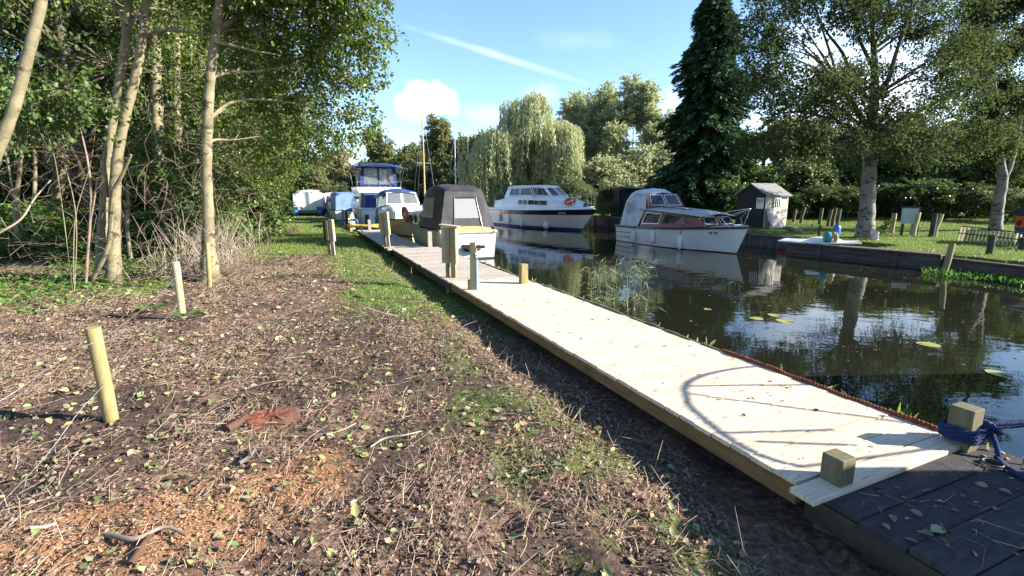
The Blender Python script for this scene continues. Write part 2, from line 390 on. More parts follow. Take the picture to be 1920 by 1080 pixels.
M['shed_black_and_shade'] = pmat('black_board_and_shade', (.016, .016, .017), (.026, .026, .026), 5, .75, .3, 30, .3, (1, 1, 6))  # black boat sheds; on the hut gable this black stands for shade
M['shed_grey_sunlit'] = pmat('sunlit_weatherboard', (.56, .52, .44), (.34, .31, .26), 5, .8, .3, 30, .2, (1, 1, 8))  # pale tone carries the sunlight on the hut's side wall
M['felt'] = pmat('roof_felt', (.24, .24, .235), (.15, .15, .148), 8, .9, .3, 60, .1)
M['plaster'] = pmat('pink_sheet', (.55, .47, .44), (.44, .37, .35), 4, .8, .1)
M['slate_board'] = pmat('notice_panel', (.33, .36, .36), (.28, .31, .31), 3, .5)
M['wire'] = pmat('galvanised_wire', (.42, .42, .42), (.3, .3, .3), 20, .5, metal=.5)
M['dark_iron'] = pmat('dark_iron', (.06, .055, .05), (.035, .03, .03), 20, .6, metal=.4)
M['lens'] = pmat('brown_reflector', (.33, .12, .06), (.27, .09, .05), 6, .4)
M['ink'] = pmat('black_letter', (.02, .02, .025), (.03, .03, .035), 6, .5)
M['plate'] = pmat('white_letter', (.75, .75, .72), (.7, .7, .68), 6, .5)
# ------------------------------------------------------------------ ground, water
O2 = np.array([1.57, 2.22]); U2 = np.array([-.394, .919]); N2 = np.array([.919, .394]); DRZ = math.atan2(.919, -.394)
def Wd(s, q, z=0.0): return Vector((O2[0] + U2[0] * s + N2[0] * q, O2[1] + U2[1] * s + N2[1] * q, z))
WATER = -.3
LEFT_EDGE = [tuple(Wd(-30, .4)[:2]), tuple(Wd(0, .4)[:2]), tuple(Wd(21.5, .4)[:2]), (-15.4, 41), (-29, 68), (-60, 120)]
FA = np.array([9.25, 16.2]); FD = np.array([.515, -.858]); FP = np.array([.858, .515])
nA = FA + FP * .62; nB = nA + FD * 2.1; nC = nB + FP * 1.25; nD = nA + FP * 1.25 - FD * .3
RIGHT_EDGE = [(15.5, -30), (13.2, 0), (12.2, 8), (11.75, 11), (11.35, 12.7), tuple(FA), tuple(nA), tuple(nB), tuple(nC), tuple(nD),
              (9.55, 19.2), (8.7, 22), (7.6, 25), (6.2, 28.5), (5.4, 33), (3.4, 42), (0, 55), (-8, 74), (-36, 120)]
POLY = np.array(LEFT_EDGE + RIGHT_EDGE[::-1])
def poly_sd(x, y):
    """signed distance to the water polygon, negative inside"""
    ins = np.zeros(x.shape, bool); dmin = np.full(x.shape, 1e9); n = len(POLY)
    for i in range(n):
        ax, ay = POLY[i]; bx, by = POLY[(i + 1) % n]
        c = ((ay > y) != (by > y)) & (x < (bx - ax) * (y - ay) / (by - ay + 1e-12) + ax); ins ^= c
        dx, dy = bx - ax, by - ay; t = np.clip(((x - ax) * dx + (y - ay) * dy) / (dx * dx + dy * dy), 0, 1)
        dmin = np.minimum(dmin, np.hypot(x - ax - t * dx, y - ay - t * dy))
    return np.where(ins, -dmin, dmin)
def qdist(x, y): return (x - O2[0]) * N2[0] + (y - O2[1]) * N2[1]
def is_right(x, y):
    xm = np.interp(y, [-30, 0, 12, 22, 33, 42, 55, 74, 120], [9, 6, 5, 1.5, -3, -6.5, -11, -20, -48]); return x > xm
def sstep(a, b, x): t = np.clip((x - a) / (b - a), 0, 1); return t * t * (3 - 2 * t)
def ground_z(x, y):
    x = np.asarray(x, float); y = np.asarray(y, float); sd_ = poly_sd(x, y); rt = is_right(x, y); q = qdist(x, y)
    near = np.exp(-np.hypot(x, y) / 14)
    zl = (fbm(x, y, .5, 3) - .5) * .12 + (fbm(x, y, 5, 5, 3) - .5) * .09 * (.25 + near) - .13 * sstep(-.8, -.15, q) \
        + .25 * sstep(3.5, 9, -q - 2.5 + 0 * y) * sstep(5, 12, y) * .6
    zr = .10 + .25 * sstep(15, 25, y) + .2 * sstep(0, 12, sd_) + (fbm(x, y, .4, 9) - .5) * .08
    z = np.where(rt, zr, zl)
    z = np.where((sd_ < 0) & ~rt, z - np.minimum(-sd_ * 2.2, 1.3), z)
    return np.where(rt & (sd_ < .2), -1.1, z)
gx = np.concatenate([-40 - np.geomspace(1, 460, 26)[::-1], np.arange(-40, -12, .4), np.arange(-12, -6, .12), np.arange(-6, 3.4, .05), np.arange(3.4, 26, .2), 26 + np.geomspace(.3, 474, 26)])
gy = np.concatenate([np.arange(-40, .6, .8), np.arange(.6, 7, .05), np.arange(7, 18, .12), np.arange(18, 60, .35), 60 + np.geomspace(.4, 640, 26)])
X, Y = np.meshgrid(gx, gy); Z = ground_z(X.ravel(), Y.ravel())
V = np.stack([X.ravel(), Y.ravel(), Z], 1); nx, ny = len(gx), len(gy)
ii = (np.arange(ny - 1)[:, None] * nx + np.arange(nx - 1)[None, :]).ravel()
F = np.stack([ii, ii + 1, ii + nx + 1, ii + nx], 1)
def grass_mask(x, y):
    q = qdist(x, y); rt = is_right(x, y); n = fbm(x, y, .9, 21); n2 = fbm(x, y, 3.2, 31)
    far = sstep(12.6, 14.2, y + (n - .5) * 3) * sstep(-.2, .8, x + .44 * (y - 13.4) + 7.9 + (n2 - .5) * 1.5)
    far = np.maximum(far, sstep(30, 36, y))
    strip = sstep(-2.3, -1.2, q + (n - .5) * 1.6) * sstep(4.5, 8.5, y + (n2 - .5) * 3)
    moss = .52 * sstep(-2.4, -1.1, q + (n - .5) * 1.6) * sstep(.36, .58, n2) * sstep(-.1, -.5, q)
    left = .8 * sstep(.38, .58, n2) * sstep(6.4, 8.2, y) * sstep(-5.6, -7.2, x + .42 * (y - 9))
    return np.where(rt, .8 + .2 * n2, np.clip(np.maximum.reduce([far, strip * .85, moss, left]), 0, 1))
def saw_mask(x, y):
    a = np.exp(-(((x + 1.55) / .75) ** 2 + ((y - 2.25) / .5) ** 2) * 1.6) + .8 * np.exp(-(((x + 1.2) / .35) ** 2 + ((y - 2.75) / .3) ** 2) * 1.5) + .7 * np.exp(-(((x + 2.2) / .4) ** 2 + ((y - 2.0) / .3) ** 2))
    return np.clip(a * (.25 + 1.3 * fbm(x, y, 4, 41)), 0, 1)
def mud_mask(x, y):
    q = qdist(x, y)
    a = sstep(.56, .68, fbm(x, y, 1.1, 51)) * sstep(-.2, -1.2, q) + .9 * np.exp(-(((x + 2.2) / .9) ** 2 + ((y - 6.0) / 1.6) ** 2)) + .6 * np.exp(-(((x + .35) / .35) ** 2 + ((y - 3.5) / .35) ** 2))
    return np.clip(a, 0, 1)
gm = bpy.data.materials.new('soil'); gm.use_nodes = True; t = NT(gm.node_tree); b = t.n['Principled BSDF']
co = t.new('ShaderNodeTexCoord').outputs['Object']; at = t.new('ShaderNodeAttribute', attribute_name='cover').outputs['Color']
sp = t.new('ShaderNodeSeparateColor'); t.link(at, sp.inputs[0])
n1 = t.noise(co, 1.4, 6, .65); n2 = t.noise(co, 22, 6, .7); n3 = t.noise(co, 75, 4, .7); n4 = t.noise(co, 9, 5, .6)
soil = t.ramp(n2, [(.32, (.04, .024, .017)), (.47, (.14, .085, .057)), (.60, (.25, .16, .11)), (.72, (.37, .26, .185))])
soil = t.mix(t.ramp(n1, [(.42, 0.0), (.66, .55)]), soil, (.06, .04, .032))
soil = t.mix(t.ramp(n3, [(.60, 0.0), (.70, .5)]), soil, (.30, .23, .18))
soil = t.mix(t.math('MULTIPLY', sp.outputs[2], .75), soil, t.ramp(n2, [(.35, (.022, .016, .014)), (.65, (.075, .052, .045))]))
saw = t.ramp(n3, [(.35, (.19, .09, .05)), (.5, (.33, .17, .085)), (.65, (.44, .26, .14))])
soil = t.mix(t.ramp(t.math('ADD', t.math('MULTIPLY', sp.outputs[1], 1.0), t.math('MULTIPLY', t.math('SUBTRACT', n4, .5), 1.4)), [(.35, 0.0), (.6, .85)]), soil, saw)
gr = t.ramp(n4, [(.3, (.055, .10, .016)), (.55, (.10, .16, .028)), (.75, (.15, .16, .05))])
gr = t.mix(t.ramp(n1, [(.5, 0.0), (.75, .5)]), gr, (.17, .14, .06))
soil = t.mix(t.ramp(t.math('ADD', sp.outputs[0], t.math('MULTIPLY', t.math('SUBTRACT', n2, .5), .9)), [(.38, 0.0), (.62, .92)]), soil, gr)
t.link(soil, b.inputs['Base Color']); b.inputs['Roughness'].default_value = .9; b.inputs['Specular IOR Level'].default_value = .15
bp = t.new('ShaderNodeBump'); bp.inputs['Strength'].default_value = .9; bp.inputs['Distance'].default_value = .03
t.link(t.math('ADD', n2, t.math('MULTIPLY', n3, .5)), bp.inputs['Height']); t.link(bp.outputs[0], b.inputs['Normal'])
go = np_mesh('ground', V, F, gm, None, True); tag(go, None, None, None, 'structure')
ca = go.data.color_attributes.new('cover', 'FLOAT_COLOR', 'POINT')
cols = np.stack([grass_mask(V[:, 0], V[:, 1]), saw_mask(V[:, 0], V[:, 1]), mud_mask(V[:, 0], V[:, 1]), np.ones(len(V))], 1)
ca.data.foreach_set('color', cols.astype(np.float32).ravel())
wm = bpy.data.materials.new('water'); wm.use_nodes = True; t = NT(wm.node_tree); b = t.n['Principled BSDF']
b.inputs['Base Color'].default_value = (.011, .012, .007, 1); b.inputs['Roughness'].default_value = .015; b.inputs['IOR'].default_value = 1.36
co = t.new('ShaderNodeTexCoord').outputs['Object']
mp = t.new('ShaderNodeMapping'); mp.inputs['Scale'].default_value = (1, 1.7, 1); mp.inputs['Rotation'].default_value = (0, 0, .3); t.link(co, mp.inputs[0])
h = t.math('ADD', t.math('MULTIPLY', t.noise(mp.outputs[0], 1.3, 2, .5), .7), t.math('MULTIPLY', t.noise(mp.outputs[0], 5.5, 2, .5), .16))
bp = t.new('ShaderNodeBump'); bp.inputs['Strength'].default_value = .10; bp.inputs['Distance'].default_value = .05
t.link(h, bp.inputs['Height']); t.link(bp.outputs[0], b.inputs['Normal'])
wb = MB(); wb.add([(-75, -28, WATER), (30, -28, WATER), (30, 118, WATER), (-75, 118, WATER)], [(0, 1, 2, 3)])
tag(wb.build('water', wm), None, None, None, 'structure')

# ------------------------------------------------------------------ litter and grass on the ground (stuff)
rng = np.random.default_rng(7)
def scatter(n, x0, x1, y0, y1, keep):
    x = rng.uniform(x0, x1, n); y = rng.uniform(y0, y1, n); k = keep(x, y); x, y = x[k], y[k]
    return x, y, ground_z(x, y)
def land(x, y): return (qdist(x, y) < -.02) & (x > -1.12 * y - .8)
ZONES = [(5200, -3.4, 1.2, 1.15, 3.2, .8), (9500, -6.5, 1.2, 3.2, 6.2, .95), (16000, -15, .3, 6.2, 14.5, 1.35)]
def litter(name, label, cat, mat, mult, size, flat=.5, keepf=None, zones=ZONES, lift=.026, wide=.36):
    parts = []
    for n, x0, x1, y0, y1, k in zones:
        x, y, z = scatter(int(n * mult), x0, x1, y0, y1, lambda a, b_: land(a, b_) & (keepf(a, b_) if keepf else True))
        m = len(x); P = np.stack([x, y, z + rng.uniform(.0, lift, m)], 1); a = rng.uniform(0, 2 * math.pi, m)
        A = np.stack([np.cos(a), np.sin(a), rng.normal(0, .22, m)], 1); N = np.stack([rng.normal(0, flat, m), rng.normal(0, flat, m), np.ones(m)], 1)
        L = rng.uniform(size[0], size[1], m) * k; parts.append(leaves_geo(P, A, N, L, L * rng.uniform(wide * .6, wide, m), rng.uniform(-.5, .8, m)[:, None], rng.uniform(-.25, .4, m)[:, None]))
    V, F = cat_geo(parts); o = np_mesh(name, V, F, M[mat]); return tag(o, label, cat, None, 'stuff')
drift = lambda x, y: rng.uniform(0, 1, len(x)) < .35 + .9 * sstep(.35, .6, fbm(x, y, 1.7, 101))
nograss = lambda x, y: drift(x, y) & (rng.uniform(0, 1, len(x)) > grass_mask(x, y) * .75) & (rng.uniform(0, 1, len(x)) > mud_mask(x, y) * .75)
litter('fallen_leaves', 'brown dead leaves littering the cleared muddy bank', 'leaf litter', 'litter', 4.6, (.012, .036), .8, nograss)
litter('large_dead_leaves', 'larger curled dead leaves among the finer litter', 'leaf litter', 'litter', .17, (.04, .075), .7, drift)
litter('green_leaf_scraps', 'torn green leaves scattered among the brown litter', 'leaf litter', 'green_litter', .16, (.03, .075), .5, None)
litter('yellow_fallen_leaves', 'pale yellow fallen leaves dotted over the bank', 'leaf litter', 'yellow_leaf', .022, (.05, .085), .4, None)
def stalks(name, label, mat, mult, lr, rr, zones=ZONES, keepf=None, zang=.12):
    parts = []
    for n, x0, x1, y0, y1, k in zones:
        x, y, z = scatter(int(n * mult), x0, x1, y0, y1, lambda a, b_: land(a, b_) & (keepf(a, b_) if keepf else True))
        m = len(x); a = rng.normal(2.2, .9, m); L = rng.gamma(2.2, 1, m) * lr * k; r = rng.uniform(rr[0], rr[1], m) * k
        P0 = np.stack([x, y, z + .006 + rng.uniform(0, .02, m)], 1); dz = rng.normal(0, zang, m)
        P1 = P0 + np.stack([np.cos(a), np.sin(a), dz], 1) * L[:, None]
        mid = (P0 + P1) / 2 + rng.normal(0, .05, (m, 3)) * L[:, None]; mid[:, 2] = np.maximum(mid[:, 2], z + .004)
        parts.append(twigs_geo(P0, mid, r, r * .9, 3)); parts.append(twigs_geo(mid, P1, r * .9, r * .5, 3))
    V, F = cat_geo(parts); return tag(np_mesh(name, V, F, M[mat]), label, 'dead stalks', None, 'stuff')
stalks('dry_stalks', 'dry reed and bramble stalks strewn over the mud', 'straw', 1.6, .05, (.001, .003), keepf=nograss, zang=.2)
stalks('dark_twigs', 'dark broken twigs lying among the leaf litter', 'twig', .4, .055, (.002, .0055), keepf=nograss, zang=.25)
x, y, z = scatter(60000, -3.2, .2, 1.2, 3.6, lambda a, b_: land(a, b_) & (rng.uniform(0, 1, len(a)) < saw_mask(a, b_) ** 1.5 * .9)); m = len(x)
a = rng.uniform(0, 2 * math.pi, m); L = rng.uniform(.006, .018, m)
V, F = dia_geo(np.stack([x, y, z + rng.uniform(.002, .012, m)], 1), np.stack([np.cos(a), np.sin(a), rng.normal(0, .4, m)], 1), np.stack([rng.normal(0, .5, m), rng.normal(0, .5, m), np.ones(m)], 1), L, L * .33)
tag(np_mesh('sawdust', V, F, M['sawdust']), 'orange sawdust and chips spilled around the cut stump', 'sawdust', None, 'stuff')
def grass(name, label, mat, specs):
    parts = []
    for n, x0, x1, y0, y1, h, wd, keepf in specs:
        x = rng.uniform(x0, x1, n); y = rng.uniform(y0, y1, n); k = keepf(x, y); x, y = x[k], y[k]; z = ground_z(x, y); m = len(x)
        A = np.stack([rng.normal(0, .45, m), rng.normal(0, .45, m), np.ones(m)], 1); L = rng.uniform(.5, 1.3, m) * h
        parts.append(dia_geo(np.stack([x, y, z - .005], 1), A, rng.normal(0, 1, (m, 3)), L, np.full(m, wd)))
    V, F = cat_geo(parts); return tag(np_mesh(name, V, F, M[mat]), label, 'grass', None, 'stuff')
gk = lambda x, y: (rng.uniform(0, 1, len(x)) < grass_mask(x, y) ** 1.3) & (poly_sd(x, y) > .0) & (qdist(x, y) < -.03) & ~is_right(x, y)
grass('grass', 'short bright green grass on the towpath beside the jetty', 'grass_blade',
      [(90000, -3.5, 1.3, 1.3, 6, .032, .0017, gk), (45000, -7, .2, 6, 14, .06, .004, gk), (60000, -16, -3, 12.5, 24, .075, .007, gk), (30000, -24, -8, 24, 45, .09, .014, gk)])
lk = lambda x, y: is_right(x, y) & (poly_sd(x, y) > .12)
grass('lawn', 'mown lawn under the trees on the far bank', 'lawn_blade', [(60000, 8.5, 26, 8, 24, .06, .007, lk), (15000, 5, 26, 24, 36, .08, .015, lk)])

# ------------------------------------------------------------------ jetties
rnd = random.Random(5)
def jetty(name, label, s0, s1, q0, q1, ztop, pw, pmat_, bmat, gap=.006, jag=.012, th=.03, posts=True, beam_h=.13, warp=.004):
    t_ = thing(name, label, 'jetty', Wd(s0, 0, 0), DRZ)
    pl = MB(); s = s0
    while s < s1 - .02:
        e = min(s + pw - gap, s1); a = rnd.uniform(-jag, jag); c = rnd.uniform(-jag, jag); zz = ztop + rnd.uniform(-warp, warp)
        pl.box(((s + e) / 2 - s0, -(q0 + a + q1 + c) / 2, zz - th / 2), (e - s, q1 + c - q0 - a, th), Matrix.Rotation(rnd.uniform(-.002, .002), 3, 'X')); s += pw
    pl.build('decking', M[pmat_], t_, .003)
    if pmat_ == 'new_plank':
        sc_ = MB(); s = s0
        while s < s1 - .1:
            for q in (q0 + .06, (q0 + q1) / 2, q1 - .08):
                for ds in (.035, .11):
                    x_, y_, r_ = s + ds - s0 + rnd.uniform(-.004, .004), -(q + rnd.uniform(-.006, .006)), .0055; sc_.add([(x_ + r_ * math.cos(a), y_ + r_ * math.sin(a), ztop + .0048) for a in (0, 1.047, 2.094, 3.142, 4.189, 5.236)], [(0, 1, 2, 3, 4, 5)])
            s += pw
        sc_.build('screw_heads', M['dark_iron'], t_)['kind'] = 'stuff'
    bm_ = MB()
    for q in (q0 + .035, (q0 + q1) / 2, q1 - .06): bm_.bar((0, -q, ztop - th - .004 - beam_h / 2), (s1 - s0, -q, ztop - th - .004 - beam_h / 2), .045, beam_h)
    bm_.build('bearer', M[bmat], t_)
    if posts:
        s = s0 + .4
        while s < s1:
            for q in (q0 + .4, q1 - .13):
                p = MB(); p.box((s - s0, -q, (ztop - th - beam_h - .01 - 1.2) / 2), (.1, .1, ztop - th - beam_h - .01 + 1.2)); p.build('leg', M['old_beam'], t_)
            s += 2.1
    return t_
jetty('jetty', 'new pale softwood jetty running along the near bank, sunlit', .135, 6.75, 0, 1.36, .15, .148, 'new_plank', 'new_beam', gap=.006, beam_h=.105, jag=.007, warp=.002)
jetty('jetty', 'weathered grey-brown jetty stretch beyond the service post with the caps', 6.756, 12.7, -.02, 1.33, .15, .148, 'worn_plank', 'old_beam')
jetty('jetty', 'dark wet old jetty in the shade at the mooring post', -5.5, .10, .03, 1.5, .118, .205, 'old_plank', 'old_beam', jag=.02)
jetty('jetty', 'old grey jetty reaching past the yellow tray to the far boats', 12.75, 21.6, -.1, 1.05, .12, .16, 'worn_plank', 'old_beam', jag=.03)
sb = MB(); sb.box((0, 0, 0), (.135, 1.40, .028)); o = sb.build('loose_plank', M['new_plank'], None, .003)
o.location = Wd(.055, .62, .1365) + Vector((0, 0, .0)); o.rotation_euler = (0, 0, DRZ + .015); tag(o, 'pale plank end lying where the new jetty meets the dark one', 'plank')
def helix_rope(pts, r, pitch, strands=3, n=6):
    """twisted rope along a smooth path"""
    pts = [Vector(p) for p in pts]; den = []
    for i in range(len(pts) - 1):
        p0, p1, p2, p3 = pts[max(i - 1, 0)], pts[i], pts[i + 1], pts[min(i + 2, len(pts) - 1)]
        k = max(2, int((p2 - p1).length / (pitch / 9)))
        for j in range(k):
            t_ = j / k; den.append(.5 * ((2 * p1) + (p2 - p0) * t_ + (2 * p0 - 5 * p1 + 4 * p2 - p3) * t_ ** 2 + (3 * p1 - p0 - 3 * p2 + p3) * t_ ** 3))
    den.append(pts[-1]); mb = MB(); L = [0]
    for i in range(1, len(den)): L.append(L[-1] + (den[i] - den[i - 1]).length)
    for s_ in range(strands):
        path = []
        for i, p in enumerate(den):
            tn = (den[min(i + 1, len(den) - 1)] - den[max(i - 1, 0)]).normalized(); a = tn.cross(Vector((0, 0, 1)))
            if a.length < .05: a = tn.cross(Vector((1, 0, 0)))
            a.normalize(); b_ = tn.cross(a); ph = 2 * math.pi * (L[i] / pitch + s_ / strands)
            path.append(p + (a * math.cos(ph) + b_ * math.sin(ph)) * r * .52)
        mb.tube(path, r * .56, n)
    return mb
def catmull(pts, k=8):
    pts = [Vector(p) for p in pts]; out_ = []
    for i in range(len(pts) - 1):
        p0, p1, p2, p3 = pts[max(i - 1, 0)], pts[i], pts[i + 1], pts[min(i + 2, len(pts) - 1)]
        for j in range(k):
            t_ = j / k; out_.append(.5 * ((2 * p1) + (p2 - p0) * t_ + (2 * p0 - 5 * p1 + 4 * p2 - p3) * t_ ** 2 + (3 * p1 - p0 - 3 * p2 + p3) * t_ ** 3))
    return out_ + [pts[-1]]
pts = [Wd(s, 1.375 + rnd.uniform(-.008, .008), .155 + rnd.uniform(-.008, .008)) for s in np.arange(.15, 1.95, .12)]
tag(helix_rope(pts, .021, .075).build('edging_rope', M['rust_rope']), 'thick rusty brown rope edging the near end of the new jetty', 'rope')
pts = [Wd(s, 1.375 + rnd.uniform(-.012, .012), .15 + rnd.uniform(-.012, .008)) for s in np.arange(1.97, 9.2, .17)]
tag(helix_rope(pts, .019, .085).build('edging_rope', M['green_rope']), 'frayed green-brown rope edging the jetty from the shadow arc to the white transom', 'rope')
# mooring posts
def sq_post(name, label, p, w_, h, mat, grp=None, lean=(0, 0), rz=DRZ, down=.5, chamfer=.006, taper=1.0):
    mb = MB(); mb.box((0, 0, (h - down) / 2), (w_, w_, h + down), None, 0, taper); o = mb.build(name, M[mat], None, chamfer)
    o.location = p; o.rotation_euler = (lean[1], lean[0], rz); return tag(o, label, 'post', grp)
sq_post('mooring_post', 'short square mossy post at the inner corner of the dark jetty', Wd(.06, .21, .1), .112, .20, 'mossy_post')
sq_post('mooring_post', 'square mossy post wound with blue rope at the water edge', Wd(.02, 1.32, .1), .122, .29, 'mossy_post')
sq_post('mooring_post', 'short pale square post on the water edge of the sunlit jetty', Wd(6.14, 1.14, .15), .125, .34, 'treated_post')
sq_post('mooring_post', 'grey square post against the side of the canvas-covered launch', Wd(12.85, 1.12, .1), .125, .5, 'grey_post')
for px, py, top, lab, mt in ((658.5, 428, 402, 'pale square post left of the blue coil on the far jetty', 'pale_post'), (668.5, 421, 402, 'leaning yellowish post just right of the blue coil on the far jetty', 'treated_post'),
                             (693.5, 434, 412, 'grey post standing by the yellow tray on the far jetty', 'grey_post'), (679, 439, 422, 'thin low stake at the grass edge before the yellow tray', 'grey_post'),
                             (643, 412, 393, 'grey post on the far jetty below the blue-sided boat', 'grey_post'), (650, 413, 396, 'dark post close beside the grey one on the far jetty', 'dark_wood'),
                             (629.5, 405, 391, 'grey far post in front of the dark stern gear', 'grey_post'), (617, 398, 386, 'short stake beside the far end of the jetty', 'dark_wood')):
    b0 = G(px, py, .05); t0 = D(px, top, b0.y); sq_post('mooring_post', lab, b0, .13 if 'thin' not in lab else .07, t0.z - b0.z, mt, None, (rnd.uniform(-.03, .03), rnd.uniform(-.03, .03)))
# the rope wound round the post and its lines
pc = Wd(.02, 1.32, 0); turns = []
for k in range(4 * 14 + 1):
    a = 2 * math.pi * k / 14; rr = .098 / max(abs(math.cos((a + DRZ) % (math.pi / 2) - math.pi / 4)), .78) * .86
    turns.append((pc.x + rr * math.cos(a), pc.y + rr * math.sin(a), .185 + k / 56 * .085 + .006 * math.sin(k * 2.3)))
end = Vector(turns[-1]); kn = Vector((pc.x + .135, pc.y - .02, .262))
rp = helix_rope(turns + [kn], .0125, .045)
far = Vector((4.75, 3.35, .62))
def merge(a, b_):
    n_ = len(a.v); a.v += b_.v; a.f += [tuple(n_ + i for i in f) for f in b_.f]; a.m += b_.m; a.sm += b_.sm
for off in (0, .022):
    merge(rp, helix_rope([kn + Vector((0, 0, off)), kn + Vector((.3, .03, .012 + off)), Vector((3.6, 2.87, .30 + off * 2.2)), Vector((4.6, 3.1, .48 + off * 2))], .0155, .055))
merge(rp, helix_rope([kn + Vector((.01, .02, .02)), kn + Vector((-.03, -.04, .03)), kn + Vector((.03, -.045, -.01)), kn + Vector((.05, .02, -.02)), kn + Vector((.02, .05, .015)), kn], .016, .055))
merge(rp, helix_rope([kn + Vector((-.02, -.02, .01)), Vector((pc.x + .10, pc.y - .10, .215)), Vector((pc.x + .09, pc.y - .15, .135)), Vector((2.86, 2.62, .134)), Vector((2.80, 2.45, .134)), Vector((2.83, 2.30, .134)), Vector((2.82, 2.12, .134)), Vector((2.80, 1.9, .134)), Vector((2.9, 1.6, .134))], .0135, .05))
tag(rp.build('mooring_rope', M['blue_rope']), 'dark blue mooring rope wound round the mossy water-edge post', 'rope')
mb = MB(); mb.torus((0, 0, 0), .05, .007); mb.torus((.012, .005, .011), .046, .006)
o = mb.build('iron_ring', M['dark_iron']); o.location = Wd(-.17, 1.22, .127); tag(o, 'rusty iron mooring ring lying flat on the dark jetty', 'ring')
# loose leaves and stalks lying on the decks
n = 190; s = rng.uniform(.2, 12, n); q = rng.uniform(.05, 1.3, n); p = O2[None] + U2[None] * s[:, None] + N2[None] * q[:, None]; a = rng.uniform(0, 6.3, n); L = rng.uniform(.012, .045, n)
V1 = leaves_geo(np.column_stack([p, np.full(n, .156)]), np.stack([np.cos(a), np.sin(a), rng.uniform(0, .2, n)], 1), np.stack([rng.normal(0, .3, n), rng.normal(0, .3, n), np.ones(n)], 1), L, L * .33)
n = 150; s = rng.uniform(-1.6, .0, n); q = rng.uniform(.1, 1.45, n); p = O2[None] + U2[None] * s[:, None] + N2[None] * q[:, None]; a = rng.uniform(0, 6.3, n); L = rng.uniform(.02, .06, n)
V2 = leaves_geo(np.column_stack([p, np.full(n, .126)]), np.stack([np.cos(a), np.sin(a), rng.uniform(0, .2, n)], 1), np.stack([rng.normal(0, .3, n), rng.normal(0, .3, n), np.ones(n)], 1), L, L * .3)
V, F = cat_geo([V1, V2]); tag(np_mesh('deck_leaves', V, F, M['litter']), 'small brown leaves blown over the jetty planks', 'leaf litter', None, 'stuff')
n = 110; s = rng.uniform(-1.6, -.05, n); q = rng.uniform(.1, 1.4, n); p = O2[None] + U2[None] * s[:, None] + N2[None] * q[:, None]; a = rng.uniform(0, 6.3, n); L = rng.uniform(.04, .2, n)
P0 = np.column_stack([p, np.full(n, .126)]); P1 = P0 + np.stack([np.cos(a), np.sin(a), rng.uniform(0, .06, n)], 1) * L[:, None]
V, F = twigs_geo(P0, P1, .0018, .001, 3); tag(np_mesh('deck_stalks', V, F, M['straw']), 'straw stalks scattered on the dark old jetty', 'dead stalks', None, 'stuff')
bl = np.array([[1.93, 1.98, .13]]); V, F = leaves_geo(bl, np.array([[.9, .25, .03]]), np.array([[0, -.2, 1.]]), np.array([.1]), np.array([.027]))
tag(np_mesh('fallen_leaf', V, F, M['green_litter']), 'single pale green leaf lying on the dark old jetty', 'leaf')

# ------------------------------------------------------------------ service posts
def service_post(label, base, h, rz, mat_front, mat_box, cap=True, side=1.0):
    t_ = thing('service_post', label, 'service post', base, rz, None)
    a = MB(); a.box((.045, 0, h / 2 - .15), (.095, .05, h + .3)); a.build('post', M[mat_front], t_, .004)
    b_ = MB(); b_.box((-.075, .02, h * .42 / 2 - .15), (.07, .06, h * .42 + .3)); b_.build('rear_post', M['treated_post'], t_, .004)
    c = MB(); c.box((-.095, .03, h * .70), (.15, .13, h * .56)); bx = c.build('meter_box', M[mat_box], t_, .006)
    d = MB(); d.box((-.055, -.0435, h * .70), (.065, .012, h * .52)); d.build('door_strip', M['treated_post'], bx, .003)
    e = MB(); e.box((.103, .02, h * .70), (.022, .12, h * .58)); e.build('side_board', M['pale_post'], t_, .003)
    if cap:
        f = MB(); f.box((0, .02, 0), (.36, .2, .03), Matrix.Rotation(.10, 3, 'Y')); o = f.build('cap', M['pale_post'], t_, .004); o.location = (-.02, 0, h + .018)
    g = MB(); g.tube(catmull([(-.03, -.01, h * .43), (-.05, -.03, h * .3), (-.02, -.02, h * .16), (-.04, -.02, .02)]), .008, 6); g.build('cable', M['black_rubber'], t_)
    return t_
service_post('wooden service post with a pale sloping cap beside the new jetty', G(847, 541, -.06), 1.15, -.25, 'treated_post', 'grey_post')
service_post('leaning grey service post with no cap at the jetty bend by the cream boat', G(727, 470, 0), 1.18, -.2, 'grey_post', 'grey_post', False).rotation_euler = (0, R(-3), -.2)
service_post('lone grey service post standing out on the grass', G(623, 481, 0), 1.02, -.1, 'grey_post', 'dark_wood', False).rotation_euler = (0, R(-2), -.1)
t_ = thing('tap_post', 'pale tap post with a wooden dowel across its top and a blue pipe', 'tap post', Wd(5.93, .16, .15), -.3)
a = MB(); a.box((0, 0, .385), (.10, .075, .77)); a.build('post', M['pale_post'], t_, .004)
a = MB(); a.tube([(-.2, .0, .70), (.2, .0, .70)], .027, 10); a.build('dowel', M['mahogany'], t_)
a = MB(); a.tube([(.062, -.02, .0), (.062, -.02, .5)], .016, 8); a.build('water_pipe', M['pale_blue'], t_)
a = MB(); a.tube([(.06, -.03, .5), (.06, -.045, .53), (.06, -.08, .55), (.06, -.09, .51)], .014, 8); a.tube([(.03, -.05, .57), (.09, -.05, .57)], .009, 6); a.build('tap', M['dark_iron'], t_)
a = MB(); a.box((-.075, 0, .08), (.045, .07, .16)); a.build('wedge', M['treated_post'], t_, .003)

